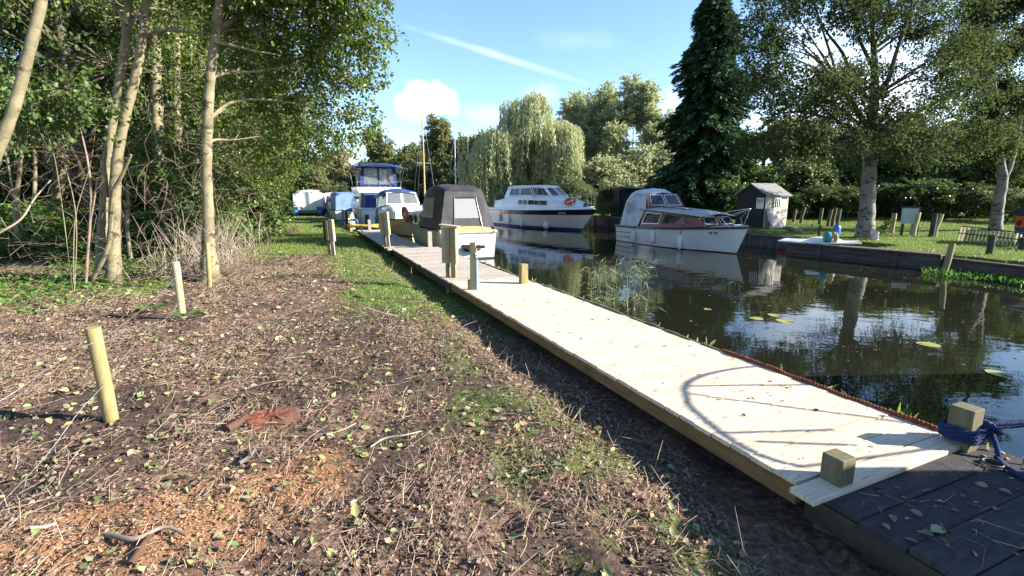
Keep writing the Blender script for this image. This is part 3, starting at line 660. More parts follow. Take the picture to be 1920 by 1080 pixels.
# stakes with wire on the left bank
def stake(label, b0, t0, r, mat):
    b0, t0 = Vector(b0), Vector(t0); ax = (t0 - b0).normalized(); mb = MB()
    mb.tube([b0 - ax * .35, b0 - ax * .05, b0 + (t0 - b0) * .35 + Vector((.004, 0, 0)), b0 + (t0 - b0) * .7, t0 - ax * .008, t0], [r * 1.02, r, r * .98, r, r * .97, r * .9], 14)
    return tag(mb.build('fence_stake', M[mat]), label, 'stake', 'stakes of the wire fence')
b0 = G(208, 783, 0); b0.z = float(ground_z([b0.x], [b0.y])[0]); stake('stout round green-tinged stake leaning left in the cleared mud, nearest of the fence', b0, D(174, 614, b0.y - .05), .047, 'treated_post')
b1 = G(342, 597, 0); b1.z = float(ground_z([b1.x], [b1.y])[0]); stake('pale round stake beyond the green-tinged one, burdock leaves at its foot', b1, D(329, 491, b1.y), .048, 'pale_post')
b2 = G(393, 541, 0); b2.z = float(ground_z([b2.x], [b2.y])[0]); stake('thin round stake standing against the straight alder trunk', b2, D(389, 455, b2.y), .04, 'treated_post')
def wire(label, pts):
    tag(MB().tube(catmull(pts, 6), .0021, 5).build('fence_wire', M['wire']), label, 'wire', 'wires of the stake fence')
wire('upper slack wire passing the tops of the stakes', [D(-60, 790, 2.9), D(60, 713, 3.2), D(120, 662, 3.28), D(187, 638, b0.y - .06), D(240, 601, 4.6), D(300, 552, 5.8), D(333, 517, b1.y - .06), D(392, 470, b2.y - .05)])
wire('lower slack wire sagging close to the leaf litter', [D(-40, 985, 2.1), D(80, 862, 2.7), D(150, 770, 3.05), D(196, 720, b0.y - .055), D(250, 650, 4.4), D(320, 590, 5.9), D(339, 565, b1.y - .06), D(393, 520, b2.y - .05)])

# ------------------------------------------------------------------ cut stump and sticks
t_ = thing('tree_stump', 'low freshly cut red-brown stump among orange sawdust', 'stump', G(506, 788, 0), .35)
ring0, ring1, ring2 = [], [], []
for k in range(26):
    a = 2 * math.pi * k / 26; rr = 1 + .12 * math.sin(3 * a + 1) + .10 * math.sin(5 * a) + rnd.uniform(-.05, .05)
    ex, ey = .17 * rr, .085 * rr; ring0.append((ex * 1.16 * math.cos(a), ey * 1.2 * math.sin(a), -.08)); tz = .035 + .02 * math.cos(a) + .03 * math.sin(a) + rnd.uniform(-.008, .008)
    ring1.append((ex * 1.05 * math.cos(a), ey * 1.05 * math.sin(a), tz * .55)); ring2.append((ex * math.cos(a), ey * math.sin(a), tz))
a = MB(); a.loft([ring0, ring1, ring2], 0, True, False); a.build('bark', M['stump_bark'], t_)
a = MB(); inner = [tuple(Vector(p) * .45 + Vector((rnd.uniform(-.012, .012), rnd.uniform(-.01, .01), .022 + rnd.uniform(-.012, .012)))) for p in ring2]
a.loft([ring2, inner], 0, True, False); a.add(inner, [tuple(range(26))]); a.build('cut_face', M['stump'], t_)
def stick(name, label, pts, r, mat, cat='stick'):
    pts = [Vector(p) for p in pts]
    for p in pts: p.z += float(ground_z([p.x], [p.y])[0])
    k = len(pts); return tag(MB().tube(catmull(pts, 4), [r * (1 - .45 * i / ((k - 1) * 4)) for i in range((k - 1) * 4 + 1)], 7).build(name, M[mat]), label, cat)
stick('split_branch', 'broken bark slab propped beside the red-brown stump', [G(425, 812, 0) + Vector((0, 0, .03)), G(450, 797, 0) + Vector((0, 0, .05)), G(462, 785, 0) + Vector((0, 0, .05))], .035, 'stump_bark')
stick('bare_stick', 'short white peeled stick just left of the sawdust', [G(448, 868, .02), G(466, 855, .03), G(484, 842, .03)], .016, 'quay_pale')
stick('bare_stick', 'pale stick with a frayed end in the lower left litter', [G(60, 1003, .02), G(85, 995, .025), G(103, 986, .02)], .012, 'pale_twig')
stick('dead_branch', 'dark curved branch lying near the bottom of the litter', [G(205, 1010, .02), G(255, 1022, .03), G(310, 995, .04), G(352, 1008, .03)], .014, 'twig')
stick('dead_branch', 'knobbly forked brown branch at the bottom left of the sawdust', [G(245, 1062, .02), G(262, 1040, .03), G(282, 1012, .03)], .02, 'stump_bark')
stick('dead_branch', 'long arched grey twig on the mud right of the stump', [G(695, 838, .01), G(722, 818, .05), G(760, 812, .06), G(790, 808, .02)], .007, 'pale_twig')
stick('dead_branch', 'straight pale cane lying right of the stump', [G(612, 815, .01), G(640, 803, .02), G(668, 792, .02)], .006, 'pale_twig')
stick('dead_branch', 'thick dark stick on the litter below the pale yellow leaf', [G(680, 950, .02), G(706, 967, .03), G(733, 985, .02)], .012, 'stump_bark')
bl = np.array([list(G(668, 970, .035)), [0, 0, 0]])[:1]; V, F = leaves_geo(bl, np.array([[-.12, .25, .8]]), np.array([[.2, -1, .3]]), np.array([.075]), np.array([.024]))
tag(np_mesh('fallen_leaf', V, F, M['yellow_leaf']), 'single large pale yellow leaf standing up in the near litter', 'leaf')
# ------------------------------------------------------------------ boats
class Hull:
    def __init__(s, L, B, fs, fb, rake, tf=.86, wf=.86, p=2.4, bw=.55, tum=0.0, mid=.42, sheer_p=1.8):
        s.L, s.B, s.fs, s.fb, s.rake, s.tf, s.wf, s.p, s.bw, s.mid, s.sp = L, B, fs, fb, rake, tf, wf, p, bw, mid, sheer_p
    def hb(s, t):
        if t < s.mid: return s.B / 2 * (s.tf + (1 - s.tf) * math.sin(t / s.mid * math.pi / 2))
        return s.B / 2 * max(1 - ((t - s.mid) / (1 - s.mid)) ** s.p, 0.012)
    def hw(s, t): return s.hb(t) * s.wf * (1 - s.bw * max(0, (t - .35) / .65) ** 1.6)
    def zs(s, t): return s.fs + (s.fb - s.fs) * t ** s.sp
    def at(s, t, f, side=1, out_=0.0):
        """point at station t and height fraction f (0 waterline, 1 sheer, negative below)"""
        if f < 0: return Vector((t * (s.L - s.rake), side * (s.hw(t) * (1 + f * .8) + out_), f * .4))
        y = s.hw(t) + (s.hb(t) - s.hw(t)) * f ** .8; x = t * (s.L - s.rake + s.rake * f)
        return Vector((x, side * (y + out_), s.zs(t) * f))
    def t_of(s, x): return x / s.L
    def deck(s, x, side, inset=0.0, dz=0.0):
        t = min(max(x / s.L, 0), 1); return Vector((x, side * max(s.hb(t) - inset, .0), s.zs(t) + dz))
def hull_mesh(h, parent, bands, mats, nst=26):
    """bands: list of (upper fraction, material index) from the waterline up; index 0 is the bottom paint"""
    lv = [-1.0, -.35, 0.0] + [b for b, _ in bands]; mi = [bands[0][1]] * 2 + [m for _, m in bands]
    mb = MB()
    for side in (1, -1):
        rows = [[h.at(1 - (1 - i / nst) ** 1.25, f, side) for f in lv] for i in range(nst + 1)]
        for j in range(len(lv) - 1):
            vs = [r[j] for r in rows] + [r[j + 1] for r in rows]; n = nst + 1
            fs = [(i, i + 1, n + i + 1, n + i) if side < 0 else (i + 1, i, n + i, n + i + 1) for i in range(nst)]
            mb.add(vs, fs, mi[j], True)
    for j in range(len(lv) - 1):
        a, b_ = h.at(0, lv[j], 1), h.at(0, lv[j + 1], 1); c, d = h.at(0, lv[j + 1], -1), h.at(0, lv[j], -1)
        mb.add([a, b_, c, d], [(0, 1, 2, 3)], mi[j])
    return mb.build('hull', mats, parent)
def deck_mesh(h, parent, mat, x0, x1, camber=.05, drop=.0, n=18, name='deck'):
    rows = []
    for i in range(n + 1):
        x = x0 + (x1 - x0) * i / n; l = h.deck(x, 1, .01, -drop); r = h.deck(x, -1, .01, -drop)
        rows.append([l, (l + r) / 2 + (l - r) * .25 + Vector((0, 0, camber * .75)), (l + r) / 2 + Vector((0, 0, camber)), (l + r) / 2 + (r - l) * .25 + Vector((0, 0, camber * .75)), r])
    return MB().loft(rows, 0, False, True).build(name, mat, parent)
def strake(h, parent, r, mat, f=1.0, name='rubbing_strake', x0=0, x1=1, out_=.01, n=24):
    mb = MB()
    for s in (1, -1): mb.tube([h.at(x0 + (x1 - x0) * i / n, f, s, out_) for i in range(n + 1)], r, 6)
    a, b_ = h.at(0, f, 1), h.at(0, f, -1)
    if x0 == 0: mb.tube([a, b_], r, 6)
    return mb.build(name, mat, parent)
def qp(q, u, v):
    a, b_, c, d = [Vector(p) for p in q]; return a * (1 - u) * (1 - v) + b_ * u * (1 - v) + c * u * v + d * (1 - u) * v
def window(q, parent, glass, frame, u0=0, u1=1, v0=0, v1=1, w_=.03, off=.012, bars=0, name='window', skew=(0, 0, 0, 0)):
    """framed pane on a face; q corners run bottom-left, bottom-right, top-right, top-left as seen from outside"""
    c = [qp(q, u0 + skew[0], v0), qp(q, u1 + skew[1], v0), qp(q, u1 + skew[2], v1), qp(q, u0 + skew[3], v1)]
    nrm = (c[1] - c[0]).cross(c[3] - c[0]).normalized(); c = [p + nrm * off for p in c]; cen = sum(c, Vector()) / 4
    inn = []
    for i in range(4):
        e1 = (c[(i + 1) % 4] - c[i]).normalized(); e0 = (c[i - 1] - c[i]).normalized(); sn = max(e1.cross(e0).length, .3); inn.append(c[i] + (e1 + e0) * w_ / sn)
    mb = MB(); out_ = c + inn; b_ = [p + nrm * .014 for p in out_]
    mb.add(b_, [(i, (i + 1) % 4, 4 + (i + 1) % 4, 4 + i) for i in range(4)]); mb.add(c + b_[:4], [(i, (i + 1) % 4, 4 + (i + 1) % 4, 4 + i) for i in range(4)])
    mb.add(inn + b_[4:], [((i + 1) % 4, i, 4 + i, 4 + (i + 1) % 4) for i in range(4)])
    for k in range(bars):
        f = (k + 1) / (bars + 1); mb.bar(inn[0].lerp(inn[1], f) + nrm * .006, inn[3].lerp(inn[2], f) + nrm * .006, w_ * .7, .012, nrm)
    fr = mb.build(name, frame, parent)
    MB().add([p + nrm * .003 for p in inn], [(0, 1, 2, 3)]).build('pane', glass, fr); return fr
def panel(q, parent, mat, name, u0=0, u1=1, v0=0, v1=1, off=.004, nu=1, nv=1, wob=0.0, sd=0):
    c = [qp(q, u0, v0), qp(q, u1, v0), qp(q, u1, v1), qp(q, u0, v1)]; nrm = (c[1] - c[0]).cross(c[3] - c[0]).normalized(); r_ = random.Random(sd)
    rows = [[qp(c, i / nu, j / nv) + nrm * (off + wob * (r_.random() - .3)) for i in range(nu + 1)] for j in range(nv + 1)]
    mb = MB(); mb.loft(rows, 0, False, True); return mb.build(name, mat, parent)
def shell(secs, parent, mat, name, cap0=True, cap1=True, smooth=False):
    mb = MB(); mb.loft(secs, 0, False, smooth, False, False)
    if cap0: mb.add(secs[0], [tuple(range(len(secs[0])))])
    if cap1: mb.add(secs[-1], [tuple(range(len(secs[-1])))[::-1]])
    return mb.build(name, mat, parent)
def fender(x, h, side, parent, z, kind='long', mat='fender_white', rope='black_rope'):
    p = h.at(h.t_of(x), max(z / h.zs(x / h.L), 0), side, .09); mb = MB()
    if kind == 'long':
        prof = [(.02, .27), (.035, .25), (.085, .19), (.095, .10), (.095, -.10), (.085, -.19), (.035, -.25), (.02, -.27)]
        mb.loft([[(p.x + r * math.cos(a * math.pi / 5), p.y + r * math.sin(a * math.pi / 5), p.z + zz) for a in range(10)] for r, zz in prof[::-1]], 0, True, True, True, True)
    else: mb.sphere(p, (.2, .2, .23), 14, 9)
    f = mb.build('fender', M[mat], parent)
    top = h.at(h.t_of(x), 1, side, .02); g = MB(); zt = .26 if kind == 'long' else .22
    g.tube([p + Vector((0, 0, zt)), top + Vector((0, 0, .05))], .012, 5); g.build('lanyard', M[rope], f)
    if kind != 'long': MB().loft([[(p.x + r * math.cos(a * math.pi / 4), p.y + r * math.sin(a * math.pi / 4), p.z + zz) for a in range(8)] for r, zz in ((.10, .19), (.05, .27), (.03, .34))], 0, True, True, True, True).build('collar', M['blue_boot'], f)
    return f
def text(s, parent, size, loc, rot, mat, name='lettering'):
    cu = bpy.data.curves.new(name, 'FONT'); cu.body = s; cu.size = size; cu.extrude = .003; cu.align_x = 'CENTER'; cu.materials.append(mat)
    o = bpy.data.objects.new(name, cu); C.objects.link(o); o.parent = parent; o.location = loc
    bpy.context.view_layer.update(); me = bpy.data.meshes.new_from_object(o.evaluated_get(bpy.context.evaluated_depsgraph_get())); bpy.data.objects.remove(o)
    o = bpy.data.objects.new(name, me); C.objects.link(o); o.parent = parent; o.location = loc; o.rotation_euler = rot.to_euler() if isinstance(rot, Matrix) else rot
    return o
def side_text(s, h, parent, x, f, side, size, mat):
    p = h.at(h.t_of(x), f, side, .012); e = .02; tx = (h.at(h.t_of(x) + e, f, side) - h.at(h.t_of(x) - e, f, side)).normalized() * -side
    ty = (h.at(h.t_of(x), min(f + .1, 1), side) - h.at(h.t_of(x), f - .1, side)).normalized(); nz = tx.cross(ty).normalized(); ty = nz.cross(tx)
    text(s, parent, size, p + nz * .008, Matrix((tx, ty, nz)).transposed(), mat)
def rail(pts, stan, parent, r=.014, name='guard_rail', mat='steel'):
    mb = MB(); mb.tube(catmull(pts, 4), r, 6)
    for a, b_ in stan: mb.tube([a, b_], r * .85, 6)
    return mb.build(name, M[mat], parent)

# ---- mahogany cabin cruiser (middle right)
def mahogany_cruiser(label, loc, rz):
    t_ = thing('cabin_cruiser', label, 'boat', loc, rz)
    h = Hull(6.25, 2.2, .68, .95, .45, .95, .93, 2.3, .6); P = M
    hull_mesh(h, t_, [(.04, 0), (1.0, 1)], [P['red_boot'], P['white_gel']])
    rb = MB()   # red waterline flash towards the bow
    strake(h, t_, .045, P['navy'], .97); deck_mesh(h, t_, P['grey_deck'], 0, 6.2, .05, .0)
    for z in (.42, .22):
        g = MB(); g.tube([h.at(i / 10 * .19, z / h.zs(0) , -1, .004) for i in range(11)], .014, 5); g.build('spray_rail', P['navy'], t_)
    # main cabin: sections (x, half width at bottom, half width at top, z top)
    def sec(x, wb, wt, zt, zb=None):
        zb = h.zs(x / h.L) + .01 if zb is None else zb; return [Vector((x, -wb, zb)), Vector((x + .0, -wt, zt)), Vector((x, wt, zt)), Vector((x, wb, zb))]
    A = sec(1.55, .93, .85, 1.42); B_ = sec(4.1, .92, .80, 1.30); Cc = [Vector((5.0, -.74, h.zs(.8) + .03)), Vector((4.72, -.66, 1.24)), Vector((4.72, .66, 1.24)), Vector((5.0, .74, h.zs(.8) + .03))]
    B2 = [Vector((4.62, -.88, h.zs(.73) + .02)), Vector((4.42, -.78, 1.27)), Vector((4.42, .78, 1.27)), Vector((4.62, .88, h.zs(.73) + .02))]
    shell([A, B_, B2, Cc], t_, P['mahogany'], 'cabin')
    rows = []   # cambered roof with overhang
    for x, wd, z in ((1.5, .93, 1.43), (2.6, .93, 1.39), (4.1, .90, 1.32), (4.5, .86, 1.29), (4.86, .74, 1.25)):
        rows.append([Vector((x, wd * k, z + .13 * (1 - (k * k)) * (1 if x < 4.5 else .75))) for k in (-1, -.75, -.4, 0, .4, .75, 1)])
    mb = MB(); mb.loft(rows, 0, False, True); mb.loft([[p + Vector((0, 0, -.035)) for p in r][::-1] for r in rows], 0, False, True)
    edge = [r[0] for r in rows] + rows[-1][1:-1] + [r[-1] for r in rows[::-1]]; mb.tube([p + Vector((0, 0, -.015)) for p in edge], .024, 6); mb.build('roof', P['grey_deck'], t_)
    for s in (-1, 1):
        q = [A[0], B2[0], B2[1], A[1]] if s < 0 else [B2[3], A[3], A[2], B2[2]]
        if s < 0:
            window(q, t_, P['glass'], P['alloy'], .05, .40, .16, .86, .028, skew=(0, 0, .05, .08)); window(q, t_, P['dark_glass'], P['mahogany'], .45, .94, .16, .86, .03, skew=(0, .0, -.06, .07))
            panel(q, t_, P['curtain'], 'curtain', .24, .40, .2, .84, .002); panel(q, t_, P['curtain'], 'curtain', .50, .90, .2, .82, .002)
            panel(q, t_, P['white_paint'], 'galley_unit', .12, .2, .2, .62, .002)
        else:
            window(q, t_, P['glass'], P['alloy'], .60, .95, .16, .86, .028); window(q, t_, P['dark_glass'], P['mahogany'], .06, .55, .16, .86, .03)
    q = [Cc[0], Cc[3], Cc[2], Cc[1]]
    window(q, t_, P['dark_glass'], P['alloy'], .05, .46, .16, .93, .032); window(q, t_, P['dark_glass'], P['alloy'], .54, .95, .16, .93, .032)
    # windscreen and grey canopy
    S0, S1 = Vector((2.05, -.84, 1.50)), Vector((1.70, -.72, 2.02)); S2, S3 = Vector((1.70, .72, 2.02)), Vector((2.05, .84, 1.50))
    mb = MB(); mb.add([S0, S3, S2, S1, S0 + Vector((-.05, 0, 0)), S3 + Vector((-.05, 0, 0)), S2 + Vector((-.05, 0, 0)), S1 + Vector((-.05, 0, 0))], [])
    for a, b_ in ((S0, S3), (S1, S2), (S0, S1), (S3, S2), ((S0 + S3) / 2, (S1 + S2) / 2)): mb.bar(a, b_, .09 if a.x != b_.x else .05, .05, (1, 0, .3))
    ws = mb.build('windscreen_frame', P['mahogany'], t_); q = [S0, S3, S2, S1]
    window(q, ws, P['glass'], P['alloy'], .05, .47, .08, .92, .03, .03); window(q, ws, P['glass'], P['alloy'], .53, .95, .08, .92, .03, .03)
    secs = []
    for x, z0, zt, wb, wt in ((1.78, 2.0, 2.05, .74, .70), (1.2, .70, 2.23, .96, .80), (.75, .70, 2.18, .98, .82), (.42, .70, 1.85, .98, .84), (.22, .70, .78, .98, .92)):
        secs.append([Vector((x, -wb, z0)), Vector((x, -wt, zt - .14)), Vector((x, -wt * .7, zt - .02)), Vector((x, 0, zt + .03)), Vector((x, wt * .7, zt - .02)), Vector((x, wt, zt - .14)), Vector((x, wb, z0))])
    cn = shell(secs, t_, P['grey_canvas'], 'canopy', False, True, True)
    for s in (-1, 1):
        sidep = [Vector((.30, s * .99, .72)), Vector((1.52, s * .99, .72)), Vector((1.80, s * .83, 1.5)), Vector((1.72, s * .75, 1.98)), Vector((1.2, s * .84, 2.08)), Vector((.5, s * .87, 1.7))]
        MB().add(sidep, [tuple(range(6)) if s < 0 else tuple(range(6))[::-1]]).build('side_curtain', P['grey_canvas'], cn)
        q = [(.62, s * 1.0, 1.22), (1.25, s * .965, 1.28), (1.25, s * .905, 1.82), (.66, s * .925, 1.68)]
        if s > 0: q = [q[1], q[0], q[3], q[2]]
        panel(q, cn, P['clear_pvc'], 'clear_panel', off=.012)
    # stowed pole on the roof, mooring cleats, bow rail
    MB().tube([(2.1, -.52, 1.535), (3.2, -.46, 1.49), (3.75, -.42, 1.45)], .018, 6).build('boat_hook', P['dark_iron'], t_)
    mb = MB()
    for x in (2.2, 2.6, 3.0, 3.4): mb.torus((x, -.56 + (x - 2.2) * .03, 1.52 - (x - 2.2) * .035), .05, .012, None, 10, 5)
    mb.box((3.78, -.3, 1.44), (.1, .1, .08)); mb.build('roof_line', P['black_rope'], t_)
    d = lambda x, s, ins=.08, dz=0.0: h.deck(x, s, ins, dz)
    rl = [d(4.0, -1, .06, .12), d(4.9, -1, .06, .36), d(5.7, -1, .03, .52), Vector((6.22, 0, h.fb + .58)), d(5.7, 1, .03, .52), d(4.9, 1, .06, .36), d(4.0, 1, .06, .12)]
    rail(rl, [(d(4.75, -1), d(4.75, -1, .06, .34)), (d(4.75, 1), d(4.75, 1, .06, .34)), (d(5.7, -1, .05), d(5.45, -1, .05, .3)), (d(5.45, -1, .05, .3), rl[3]), (d(5.7, 1, .05), d(5.45, 1, .05, .3)), (d(5.45, 1, .05, .3), rl[3]), (Vector((6.0, 0, h.fb)), rl[3])], t_, .015)
    MB().bar((5.75, -.16, h.fb + .03), (5.75, .16, h.fb + .03), .05, .04).build('cleat', P['steel'], t_)
    for x, z in ((1.55, .30), (2.85, .38), (4.2, .26)): fender(x, h, -1, t_, z)
    side_text('M 39', h, t_, 5.33, .72, -1, .15, P['ink'])
    return t_
hd = Vector((.362, -.932)); crz = math.atan2(hd.y, hd.x)
mc = mahogany_cruiser('white cruiser with red mahogany cabin and grey canopy, moored in midstream right', (5.54, 21.83, WATER), crz)
# unseen bow-in copy past the right edge; rail shaped to cast the curved shadow
oc = copy_tree(mc); oc.location = (10.62, 3.54, WATER + .16); oc.scale = (1, 1.22, 1.12); oc.rotation_euler = (0, 0, math.pi); oc['label'] = 'unseen white cruiser beyond the right edge, bow rail shaped to shade the new jetty'
for ch in list(oc.children):
    if ch.name.startswith('guard_rail'): bpy.data.objects.remove(ch)
zr = 1.35; kx = (zr - .15) / math.tan(SUN_EL)
def up_(px, py):
    p = G(px, py, .15); x, y = p.x + kx * math.sin(SUN_AZ), p.y + kx * math.cos(SUN_AZ); return Vector((10.62 - x, (3.54 - y) / 1.22, (zr - (WATER + .16)) / 1.12))
pr = [up_(*p) for p in ((1620, 672), (1450, 684), (1372, 692), (1312, 706), (1285, 724), (1290, 755), (1328, 792), (1400, 842), (1500, 876))]
rail(pr, [(pr[0], Vector((5.2, -.55, .85))), (pr[-1], Vector((5.2, .55, .85))), (up_(1288, 738), up_(1700, 792)), (up_(1345, 812), up_(1560, 806)), (up_(1420, 828), up_(1600, 834)), (pr[4], Vector((6.2, 0, .95)))], oc, .013)

oc = copy_tree(mc); oc.location = (4.95, 2.64, WATER + .05); oc.scale = (1, 1, .86); oc.rotation_euler = (0, 0, -math.pi / 2); oc['label'] = 'unseen white cruiser added beyond the right edge so its canopy shades the dark old jetty'  # second unseen copy, added as a shade caster for the old jetty

# ---- blue and white river cruiser
def river_cruiser():
    t_ = thing('river_cruiser', 'large white river cruiser with blue waterline, black band and orange lifebuoy', 'boat', (-.52, 35.6, WATER), math.atan2(-.883, .47)); P = M
    h = Hull(10.7, 3.3, 1.0, 1.22, 1.35, .92, .90, 2.5, .7, mid=.45)
    hull_mesh(h, t_, [(.13, 0), (.76, 1), (.98, 2), (1.0, 1)], [P['blue_boot'], P['white_gel'], P['navy']], 32)
    strake(h, t_, .03, P['navy'], 1.0)
    deck_mesh(h, t_, P['white_gel'], 0, 10.62, .06)
    g = MB()
    for z in (.55, .42): g.tube([h.at(i / 12 * .52, z, -1, .003) for i in range(13)], .011, 5); g.tube([h.at(i / 12 * .52, z, 1, .003) for i in range(13)], .011, 5)
    g.build('moulded_line', P['alloy'], t_)
    # bulwark moulding
    rows = []
    for s in (-1, 1):
        rr = []
        for i in range(25):
            x = .2 + 10.35 * i / 24; a = h.deck(x, s, .02, .0); b_ = h.deck(x, s, .06, .17 * (1 - .3 * (i / 24) ** 3)); c = h.deck(x, s, .2, .17); rr.append([a, b_, c, h.deck(x, s, .22, .02)])
        MB().loft(rr, 0, False, True).build('gunwale', P['white_gel'], t_)
    # trunk cabin
    def sec(x, wb, wt, zb, zt): return [Vector((x, -wb, zb)), Vector((x, -wt, zt - .06)), Vector((x, -wt * .85, zt)), Vector((x, 0, zt + .07)), Vector((x, wt * .85, zt)), Vector((x, wt, zt - .06)), Vector((x, wb, zb))]
    T = [sec(.9, 1.32, 1.22, 1.0, 1.62), sec(2.4, 1.36, 1.25, 1.03, 1.82), sec(5.5, 1.33, 1.2, 1.1, 1.86), sec(7.6, 1.12, .98, 1.14, 1.80), sec(8.9, .74, .6, 1.18, 1.62), sec(9.6, .42, .3, 1.2, 1.32)]
    shell(T, t_, P['white_gel'], 'trunk_cabin', True, True, True)
    for s in (-1, 1):
        for (i, j, u0, u1, bars) in ((1, 2, .62, .985, 1), (2, 3, .015, .92, 2)):
            q = [T[i][0], T[j][0], T[j][1], T[i][1]]
            if s > 0: q = [Vector((p.x, -p.y, p.z)) for p in (q[1], q[0], q[3], q[2])]; u0, u1 = 1 - u1, 1 - u0
            window(q, t_, P['dark_glass'], P['alloy'], u0, u1, .42, .88, .022, .012, bars)
    # wheelhouse: glazed, with thick white pillars
    zb, zt = 1.80, 2.48
    base = [Vector((2.2, -1.18, zb)), Vector((6.1, -1.10, zb + .03)), Vector((7.35, -.62, zb + .02)), Vector((7.55, 0, zb + .02)), Vector((7.35, .62, zb + .02)), Vector((6.1, 1.10, zb + .03)), Vector((2.2, 1.18, zb))]
    top = [Vector((2.45, -1.0, zt - .03)), Vector((5.35, -.93, zt)), Vector((6.25, -.52, zt - .03)), Vector((6.4, 0, zt - .03)), Vector((6.25, .52, zt - .03)), Vector((5.35, .93, zt)), Vector((2.45, 1.0, zt - .03))]
    sill = [b_.lerp(t2, .14) for b_, t2 in zip(base, top)]
    mb = MB(); mb.loft([base, sill], 0, False, False); mb.build('coaming', P['white_gel'], t_)
    for (i, u0, u1, bars) in ((0, .02, .12, 0), (0, .14, .54, 1), (0, .56, .98, 0), (1, .04, .97, 0), (2, .05, .96, 0), (3, .04, .95, 0), (4, .03, .96, 0), (5, .02, .44, 0), (5, .46, .86, 1), (5, .88, .98, 0)):
        q = [sill[i], sill[i + 1], top[i + 1], top[i]]
        if u1 - u0 < .2: panel(q, t_, P['white_gel'], 'pillar', u0 - .02, u1 + .02, 0, 1, .002); continue
        window(q, t_, P['glass'], P['white_gel'], u0, u1, .04, .97, .045, .0, bars)
    rf = []
    for k, (z, g_) in enumerate(((-.02, 1.03), (.05, 1.0), (.11, .8), (.13, .3))):
        rf.append([Vector((4.3 + (p.x - 4.3) * g_, p.y * g_ * 1.02, zt + z)) for p in top])
    mb = MB(); mb.loft(rf, 0, True, True, False, True); mb.build('roof', P['white_gel'], t_)
    mb = MB(); mb.tube([(4.9, .0, zt + .12), (4.9, 0, zt + .2)], .05, 8); mb.tube([(3.6, .3, zt + .1), (3.6, .3, zt + .17)], .07, 8); mb.build('roof_light', P['dark_iron'], t_)
    shell([[Vector((2.5, -1.02, 1.4)), Vector((2.5, -1.02, 2.46)), Vector((2.5, 0, 2.56)), Vector((2.5, 1.02, 2.46)), Vector((2.5, 1.02, 1.4))],
           [Vector((1.75, -1.12, 1.2)), Vector((2.05, -1.02, 2.42)), Vector((2.05, 0, 2.5)), Vector((2.05, 1.02, 2.42)), Vector((1.75, 1.12, 1.2))]], t_, P['navy_canvas'], 'aft_canopy', False, True)
    # rails
    for s in (-1, 1):
        d = lambda x, dz, ins=.12: h.deck(x, s, ins, dz)
        pts = [d(1.2, .62), d(3.2, .68), d(5.5, .74), d(7.5, .80), d(9.2, .84), d(10.3, .84, .02)]
        rail(pts, [(d(x, .15), d(x, .15).lerp(d(x, .78), .93)) for x in (1.2, 2.6, 4.0, 5.5, 7.0, 8.3, 9.4, 10.2)], t_, .013)
    rail([h.deck(10.3, -1, .02, .84), Vector((10.72, 0, h.fb + .84)), h.deck(10.3, 1, .02, .84)], [(Vector((10.5, 0, h.fb)), Vector((10.72, 0, h.fb + .84)))], t_, .013)
    for x, k, z in ((4.05, 'long', .45), (5.75, 'long', .34), (8.1, 'ball', .24)): fender(x, h, -1, t_, z, k)
    fender(2.6, h, -1, t_, .5)
    side_text('SW75', h, t_, 9.0, .81, -1, .20, P['plate'])
    m_ = Matrix.Rotation(.35, 3, 'X') @ Matrix.Rotation(.25, 3, 'Y')
    lb = MB().torus((8.95, -.50, 1.66), .27, .085, Matrix.Rotation(.5, 3, 'X') @ Matrix.Rotation(.22, 3, 'Y')).build('lifebuoy', P['orange_plastic'])
    mb = MB()
    for k in range(4):
        a = k * math.pi / 2 + .5; c = Vector((8.95, -.50, 1.66)) + (Matrix.Rotation(.5, 3, 'X') @ Matrix.Rotation(.22, 3, 'Y')) @ Vector((.27 * math.cos(a), .27 * math.sin(a), 0))
        mb.torus(c, .088, .012, Matrix.Rotation(.5, 3, 'X') @ Matrix.Rotation(.22, 3, 'Y') @ Matrix.Rotation(a, 3, 'Z') @ Matrix.Rotation(math.pi / 2, 3, 'X'), 12, 5)
    mb.build('grab_band', P['white_paint'], lb)
    lb.matrix_world = Matrix.Translation((-.52, 35.6, WATER)) @ Matrix.Rotation(math.atan2(-.883, .47), 4, 'Z'); tag(lb, 'orange lifebuoy lying on the foredeck of the white river cruiser', 'lifebuoy')
    MB().box((9.75, 0, 1.42), (.25, .2, .26), None, 0, .7).build('windlass', P['blue_boot'], t_)
    return t_
river_cruiser()

